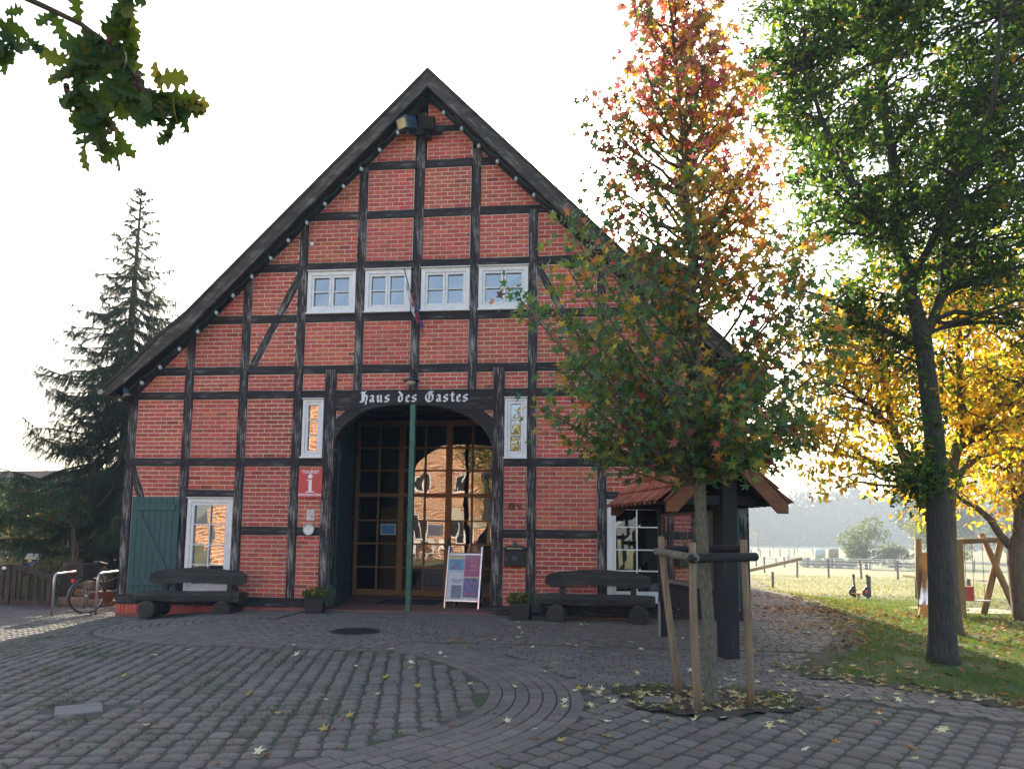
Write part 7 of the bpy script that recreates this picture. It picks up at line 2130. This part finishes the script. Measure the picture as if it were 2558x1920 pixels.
rd = empty('spring_rider', (8.62, 11.15, -0.5), R(10), 'spring rocker with two black hen-shaped side boards and a red patch on the meadow', 'spring rider')
rd.scale = (0.68, 0.8, 0.86)
hen = [(0.0, 0.08), (0.10, 0.02), (0.16, 0.05), (0.17, 0.18), (0.16, 0.34), (0.12, 0.55), (0.115, 0.78), (0.14, 0.83), (0.115, 0.90), (0.06, 0.92), (0.02, 0.90), (0.015, 0.84), (0.045, 0.80), (0.05, 0.66), (0.045, 0.5), (0.0, 0.46), (-0.06, 0.44), (-0.10, 0.38), (-0.16, 0.34), (-0.19, 0.24), (-0.14, 0.12)]
for y, sx in ((-0.16, 1.0), (0.20, 1.0)):
    m = MB(); ox = -0.12 if y > 0 else 0.30
    m.prism([(x * 0.95 + ox, z * 1.0 + 0.02) for x, z in hen], y, y + 0.04); m.build('side_board', MAT['chicken_black'], rd)
m = MB(); m.lathe([(0.085, 0), (0.085, 0.006)], (0.30, -0.162, 0.30), 10, RX90); m.build('wing_patch', MAT['plastic_red'], rd)
m = MB(); m.box(-0.25, 0.3, -0.12, 0.2, 0.20, 0.24); m.build('seat', MAT['slide_orange'], rd)
m = MB(); m.tube([(-0.05, 0.2, 0.62), (0.38, -0.12, 0.62)], 0.012, 6); m.build('handle', MAT['galvanised'], rd)
m = MB(); m.tube([(0.05 + 0.07 * math.cos(i * 0.9), 0.04 + 0.07 * math.sin(i * 0.9), -0.02 + i * 0.008) for i in range(30)], 0.012, 6); m.build('spring', MAT['print_dark'], rd)
ss = empty('seesaw', (9.6, 34.5, -1.25), 0, 'long tilted log seesaw with two steel handles rising beyond the path', 'seesaw')
m = MB(); m.tube([(-1.6, 0, 0.0), (3.9, 0.0, 1.35)], 0.11, 12); m.build('beam', MAT['play_wood'], ss, True)
for t in (0.72, 0.86):
    m = MB(); x, z = -1.6 + 5.5 * t, 1.35 * t
    m.tube([(x - 0.02, -0.13, z + 0.05), (x - 0.1, -0.13, z + 0.42), (x - 0.1, 0.13, z + 0.42), (x - 0.02, 0.13, z + 0.05)], 0.03, 6); m.build('handle', MAT['wrap_white'], ss)
m = MB(); m.box(-0.1, 0.3, -0.2, 0.2, -0.1, 0.45); m.build('pivot', MAT['play_wood'], ss)

# ------------------------------------------------------------------ paddock posts, tape fences
gp = 'short weathered posts along the near paddock'
for i, (x, y, h, dx, lab) in enumerate(((9.62, 12.9, 0.72, 0, 'weathered fence post just right of the spring rider'), (8.2, 20.3, 0.70, 0, 'weathered fence post left of the spring rider'), (10.9, 12.3, 0.70, .02, 'weathered fence post right behind the swing'), (10.75, 10.4, 0.72, -.03, 'weathered post left of the play tower'), (12.3, 11.8, 0.70, 0.02, 'tall weathered post behind the swing chains'),
        (14.5, 48.8, 1.25, 0, 'thin far post above the seesaw beam'), (14.4, 38.9, 1.0, .02, 'thin post behind the seesaw end'), (16.4, 38.6, 1.2, 0, 'thin far post left of the spring rider necks'), (18.2, 37.6, 1.2, -.03, 'thin far post right of the spring rider necks'), (20.5, 37.5, 1.2, 0, 'thin far post at the paddock corner'))):
    m = MB(); m.tube([(0, 0, -0.1), (dx * h, 0, h)], 0.055 if y < 30 else 0.07, 8)
    tag(m.build('fence_post', MAT['grey_post'], None, loc=(x, y, zg(x, y))), lab, 'post', gp)
def tape_fence(pts, hs, label, r_=0.09, h=1.25):
    f = empty('paddock_fence', (pts[0][0], pts[0][1], zg(*pts[0][:2])), 0, label, 'fence', 'white-taped paddock fences in the haze'); o0 = Vector(f.location)
    P = []
    for (x, y) in pts:
        z = zg(x, y) - 0.05; lean = random.uniform(-.10, .10)
        m = MB(); m.tube([Vector((x, y, z)) - o0, Vector((x + lean, y, z + h)) - o0], r_, 7); m.build('post', MAT['grey_post'], f); P.append(Vector((x, y, z)) - o0)
    for hh in hs:
        m = MB()
        for a, b_ in zip(P, P[1:]):
            mid = (a + b_) / 2 + Vector((0, 0, hh - 0.05)); a2, b2_ = a + Vector((0, 0, hh)), b_ + Vector((0, 0, hh))
            for p_, q_ in ((a2, mid), (mid, b2_)):
                m.add([p_ - Vector((0, 0.02, 0.04)), q_ - Vector((0, 0.02, 0.04)), q_ + Vector((0, 0, 0.04)), p_ + Vector((0, 0, 0.04))], [(0, 1, 2, 3)])
        m.build('tape', MAT['tape_white'], f)
tape_fence([(12.5, 81.0), (16.8, 81.0), (21.0, 80.9), (24.1, 79.5), (27.3, 81.0), (30.6, 82.0), (33.3, 77), (34.8, 73.5), (36.2, 69.5)], (0.25, 0.62, 1.0, 1.22), 'nearer paddock fence of leaning posts with white tape bands')
tape_fence([(28, 133), (31.4, 132), (33.4, 133), (36, 136), (38.5, 138), (41, 141), (44.6, 150), (50, 155), (56, 160)], (0.5, 0.95, 1.3), 'middle paddock fence with white tape in the haze', 0.10, 1.5)
tape_fence([(40, 200), (46, 201), (53, 202), (60, 203), (67, 204), (75, 206), (84, 208)], (1.0, 1.5), 'farthest thin fence below the misty wood', 0.09, 1.7)
tape_fence([(37.0, 69.4), (40, 67), (43, 63), (47, 58)], (0.5, 1.1), 'fence continuing right behind the swing', 0.09, 1.25)
# hay bales
def bale(loc, rz, mat, label, r_=0.62, L=1.2):
    m = MB(); m.lathe([(r_ * 0.96, -L / 2), (r_, -L / 2 + 0.06), (r_, L / 2 - 0.06), (r_ * 0.96, L / 2)], (0, 0, 0), 18, Matrix.Rotation(R(90), 4, 'X'))
    return tag(m.build('hay_bale', MAT[mat], None, True, loc=loc, rot=(0, 0, rz)), label, 'hay bale', 'round hay bales on the paddock')
zb = zg(28, 84) + 0.55
for i, (x, lab) in enumerate(((28.0, 'leftmost round bale of the lower row behind the fence'), (29.4, 'second round bale of the lower row'), (30.8, 'third round bale of the lower row'), (32.2, 'fourth round bale of the lower row'), (33.6, 'rightmost round bale of the lower row by the bush'))):
    bale((x, 84.5, zb), R(8), 'hay', lab)
bale((29.9, 84.6, zb + 1.15), R(80), 'wrap_white', 'pale wrapped bale stacked on top at the left'); bale((31.6, 84.6, zb + 1.15), R(75), 'hay', 'striped brownish bale stacked on top beside the bush', 0.68)

# ------------------------------------------------------------------ hazy bushes and the far wood
def far_tree(label, x, y, w_, h, table, seed, n=2600, size=0.30, name='field_tree', trunk=True, grp=None):
    rng = np.random.default_rng(seed); rnd = random.Random(seed); z0 = zg(x, y) - 0.1
    st = [([(x, y, z0), (x, y, z0 + h * 0.45), (x + 0.1 * w_, y, z0 + h * 0.8)], 0.03 * h)] if trunk else []
    bl = []
    for _ in range(13):
        a = rnd.uniform(0, 6.28); hh = rnd.uniform(0.18, 0.88); rr = w_ * 0.5 * (1 - 0.75 * abs(hh - 0.38)) * rnd.uniform(0.2, 0.85)
        bl.append((x + rr * math.cos(a), y + rr * math.sin(a) * 0.6, z0 + h * hh, w_ * 0.20, w_ * 0.2, h * 0.14))
    return bushy(name, label, 'tree', (x, y, z0), bl, n, size, table, SMALL_V, SMALL_F, st, seed, group=grp)
GG = [((0.10, 0.14, 0.045), 4), ((0.15, 0.17, 0.05), 3), ((0.07, 0.10, 0.04), 2)]
far_tree('broad pale green field tree beside the stacked hay bales', 34.0, 80.0, 7.0, 6.4, GG, 61, 4200, 0.30)
far_tree('yellowing hazy tree just left of the oak trunk', 45.5, 88.0, 8.5, 9.5, GG + [((0.30, 0.22, 0.06), 3)], 62, 4200, 0.34)
far_tree('orange tinged shrub behind the swing', 44.5, 62.0, 4.5, 5.0, [((0.30, 0.18, 0.05), 3), ((0.28, 0.24, 0.07), 2), ((0.12, 0.15, 0.05), 2)], 63, 2600, 0.24)
far_tree('low dark bush under the broad field tree', 36.0, 77.0, 7.0, 3.0, [((0.06, 0.09, 0.04), 3), ((0.10, 0.12, 0.05), 2)], 64, 2600, 0.26, trunk=False)
far_tree('low yellow-green bushes right of the field tree', 42.0, 76.0, 7.0, 3.0, GG + [((0.26, 0.22, 0.06), 2)], 65, 2400, 0.24, trunk=False)
far_tree('tiny sapling standing alone on the misty field', 48.9, 203.0, 4.4, 8.2, [((0.14, 0.13, 0.06), 3)], 66, 420, 0.34)
for i, (x, y, w_, h, lab) in enumerate(((62, 125, 16, 17, 'large dark hazy tree behind the play tower'), (78, 128, 18, 18, 'large dark hazy tree behind the swing'), (94, 130, 18, 17, 'large dark hazy tree at the right edge behind the playground'), (110, 126, 18, 18, 'large dark hazy tree outside the right edge'))):
    far_tree(lab, x, y, w_, h, [((0.05, 0.08, 0.035), 3), ((0.08, 0.11, 0.04), 2)], 70 + i, 5200, 0.75, grp='dark trees behind the playground')
rng = np.random.default_rng(90)
N = 34000; ang = rng.uniform(-0.95, 0.95, N) if False else None
xs = rng.uniform(-330, 330, N); dd = 320 + 25 * np.sin(xs * 0.02) + rng.uniform(0, 16, N)
toph = 27 + 3.5 * np.sin(xs * 0.11) + 2.5 * np.sin(xs * 0.31 + 1) - 7 * np.clip((xs - 105) / 25, 0, 1) + rng.normal(0, 0.8, N)
zz = rng.uniform(0, 1, N) ** 0.8 * toph - 2.5
cloud('far_wood', SMALL_V, SMALL_F, np.stack([xs, dd, zz], 1), rand_rots(N, 1.3, rng), rng.uniform(2.0, 4.2, N), pick_colors(N, [((0.04, 0.06, 0.03), 3), ((0.07, 0.085, 0.035), 2)], rng), MAT['needle'], None, stuff=True)
m = MB()
for i in range(66):
    x = -330 + i * 10; m.add([(x, 340 + 25 * math.sin(x * .02), -4), (x + 10, 340 + 25 * math.sin((x + 10) * .02), -4), (x + 10, 342 + 25 * math.sin((x + 10) * .02), 19 + 3 * math.sin(i)), (x, 342 + 25 * math.sin(x * .02), 19 + 3 * math.sin(i - 1))], [(0, 1, 2, 3)])
m.tint = (1, 1, 1)
plain('wood_shade', (0.035, 0.05, 0.03), 0.95)
o = m.build('far_wood_edge', MAT['wood_shade']); o['kind'] = 'stuff'

# ------------------------------------------------------------------ what the panes mirror: the sunny side of the square behind the viewer
op = empty('village_house', (-13.5, -27.0, 0), 0, 'sunlit red-brown brick house across the square, seen mirrored in the entrance glass', 'house')
m = MB()
fy = 0.0
wins = [(-3.4, 1.0), (-0.6, 1.0), (2.2, 1.0), (5.0, 1.0), (-3.4, 4.0), (-0.6, 4.0), (2.2, 4.0), (5.0, 4.0)]
m.box(-9, 8.0, -6, fy - 0.25, -0.3, 6.4); m.build('core', MAT['dark_interior'], op)
m = MB()
xsr = sorted(set([-9, 8.0] + [w_[0] - 0.55 for w_ in wins] + [w_[0] + 0.55 for w_ in wins]))
for a, b_ in zip(xsr, xsr[1:]):
    c = (a + b_) / 2
    if any(abs(c - w_[0]) < 0.5 for w_ in wins): segs = [(-0.3, 1.0), (2.6, 4.0), (5.4, 6.4)]
    else: segs = [(-0.3, 6.4)]
    for z0_, z1_ in segs: m.box(a, b_, fy - 0.24, fy, z0_, z1_)
m.prism([(-9, 6.4), (8.0, 6.4), (-0.5, 11.5)], fy - 0.24, fy)
t = NT('opposite_brick'); bt = t.node('ShaderNodeTexBrick'); bt.inputs['Color1'].default_value = (0.52, 0.23, 0.11, 1); bt.inputs['Color2'].default_value = (0.30, 0.11, 0.06, 1); bt.inputs['Mortar'].default_value = (0.75, 0.60, 0.42, 1)
bt.inputs['Scale'].default_value = 1.0; bt.inputs['Brick Width'].default_value = 0.55; bt.inputs['Row Height'].default_value = 0.19; bt.inputs['Mortar Size'].default_value = 0.022
mp = t.node('ShaderNodeMapping'); mp.inputs['Rotation'].default_value = (R(90), 0, 0); tc = t.node('ShaderNodeTexCoord'); t.l.new(tc.outputs['Object'], mp.inputs[0]); t.l.new(mp.outputs[0], bt.inputs['Vector'])
t.base(bt.outputs['Color']).set(Roughness=0.9)
m.build('wall', MAT['opposite_brick'], op)
for (x, z) in wins:
    f = MB(); z0_ = 1.0 if z < 2 else 4.0; z1_ = 2.6 if z < 2 else 5.4
    f.box(x - 0.55, x - 0.47, fy - 0.15, fy - 0.05, z0_, z1_); f.box(x + 0.47, x + 0.55, fy - 0.15, fy - 0.05, z0_, z1_); f.box(x - 0.47, x + 0.47, fy - 0.15, fy - 0.05, z0_, z0_ + 0.08); f.box(x - 0.47, x + 0.47, fy - 0.15, fy - 0.05, z1_ - 0.08, z1_); f.box(x - 0.03, x + 0.03, fy - 0.14, fy - 0.06, z0_, z1_)
    f.build('window', MAT['white_paint'], op)
m = MB(); m.add([(-9.4, 0.4, 6.2), (-0.5, 0.4, 11.7), (-0.5, -6.5, 11.7), (-9.4, -6.5, 6.2), (8.4, 0.4, 6.2), (8.4, -6.5, 6.2)], [(0, 1, 2, 3), (1, 4, 5, 2)]); m.build('roof', MAT['old_roof'], op)
def mirror_tree(x, y, h, seed, lab):
    bl = [(x + random.uniform(-1.2, 1.2), y + random.uniform(-1, 1), h * random.uniform(0.45, 1.0), 1.3, 1.3, 1.1) for _ in range(8)]
    bushy('square_tree', lab, 'tree', (x, y, 0), bl, 5200, 0.16, [((0.42, 0.30, 0.03), 3), ((0.20, 0.22, 0.03), 2), ((0.35, 0.18, 0.03), 1)], OVAL_V, OVAL_F, [([(x, y, 0), (x, y, 2), (x + .1, y, h * 0.7)], 0.16)], seed)
mirror_tree(-5.6, -21.5, 7.0, 101, 'yellow tree on the square behind the viewer, mirrored in the right entrance panes'); mirror_tree(-2.6, -20.5, 6.6, 102, 'yellow tree on the square behind the viewer, mirrored in the narrow window')
def parasol(x, y, lab):
    p = empty('cafe_parasol', (x, y, 0), 0, lab, 'parasol', 'cream parasols on the square behind the viewer')
    m = MB(); m.tube([(0, 0, 0), (0, 0, 2.7)], 0.03, 8); m.build('pole', MAT['plastic_white'], p)
    m = MB(); vs = [(0, 0, 2.8)]; 
    for k in range(8): vs.append((1.6 * math.cos(k * math.pi / 4), 1.6 * math.sin(k * math.pi / 4), 2.05))
    m.add(vs, [(0, k + 1, (k + 1) % 8 + 1) for k in range(8)]); m.build('canopy', MAT['parasol'], p)
parasol(-12.0, -23.0, 'cream cafe parasol mirrored at the left of the glass'); parasol(-7.6, -22.6, 'cream cafe parasol mirrored at the right of the glass')
for i, (x, y, r_) in enumerate(((-11.2, -22.2, 20), (-10.4, -22.6, -30), (-9.3, -22.0, 60), (-8.6, -22.5, 10))):
    c = empty('garden_chair', (x, y, 0), R(r_), 'white plastic garden chair on the square, ' + ('leftmost of four', 'second of four', 'third of four', 'rightmost of four')[i] + ' in the mirror image', 'chair', 'white garden chairs on the square behind the viewer')
    m = MB(); m.box(-0.25, 0.25, -0.25, 0.25, 0.42, 0.46); m.build('seat', MAT['plastic_white'], c)
    m = MB(); m.box(-0.25, 0.25, -0.27, -0.23, 0.46, 1.0); m.build('backrest', MAT['plastic_white'], c)
    for sx in (-0.22, 0.22):
        for sy in (-0.22, 0.22):
            m = MB(); m.tube([(sx, sy, 0), (sx, sy, 0.42)], 0.02, 6); m.build('leg', MAT['plastic_white'], c)

# ------------------------------------------------------------------ morning haze over the whole place
hz = MB(); hz.box(-560, 560, -160, 560, -6.0, 34.0)
hzo = hz.build('haze', MAT['haze_air']); hzo['kind'] = 'stuff'
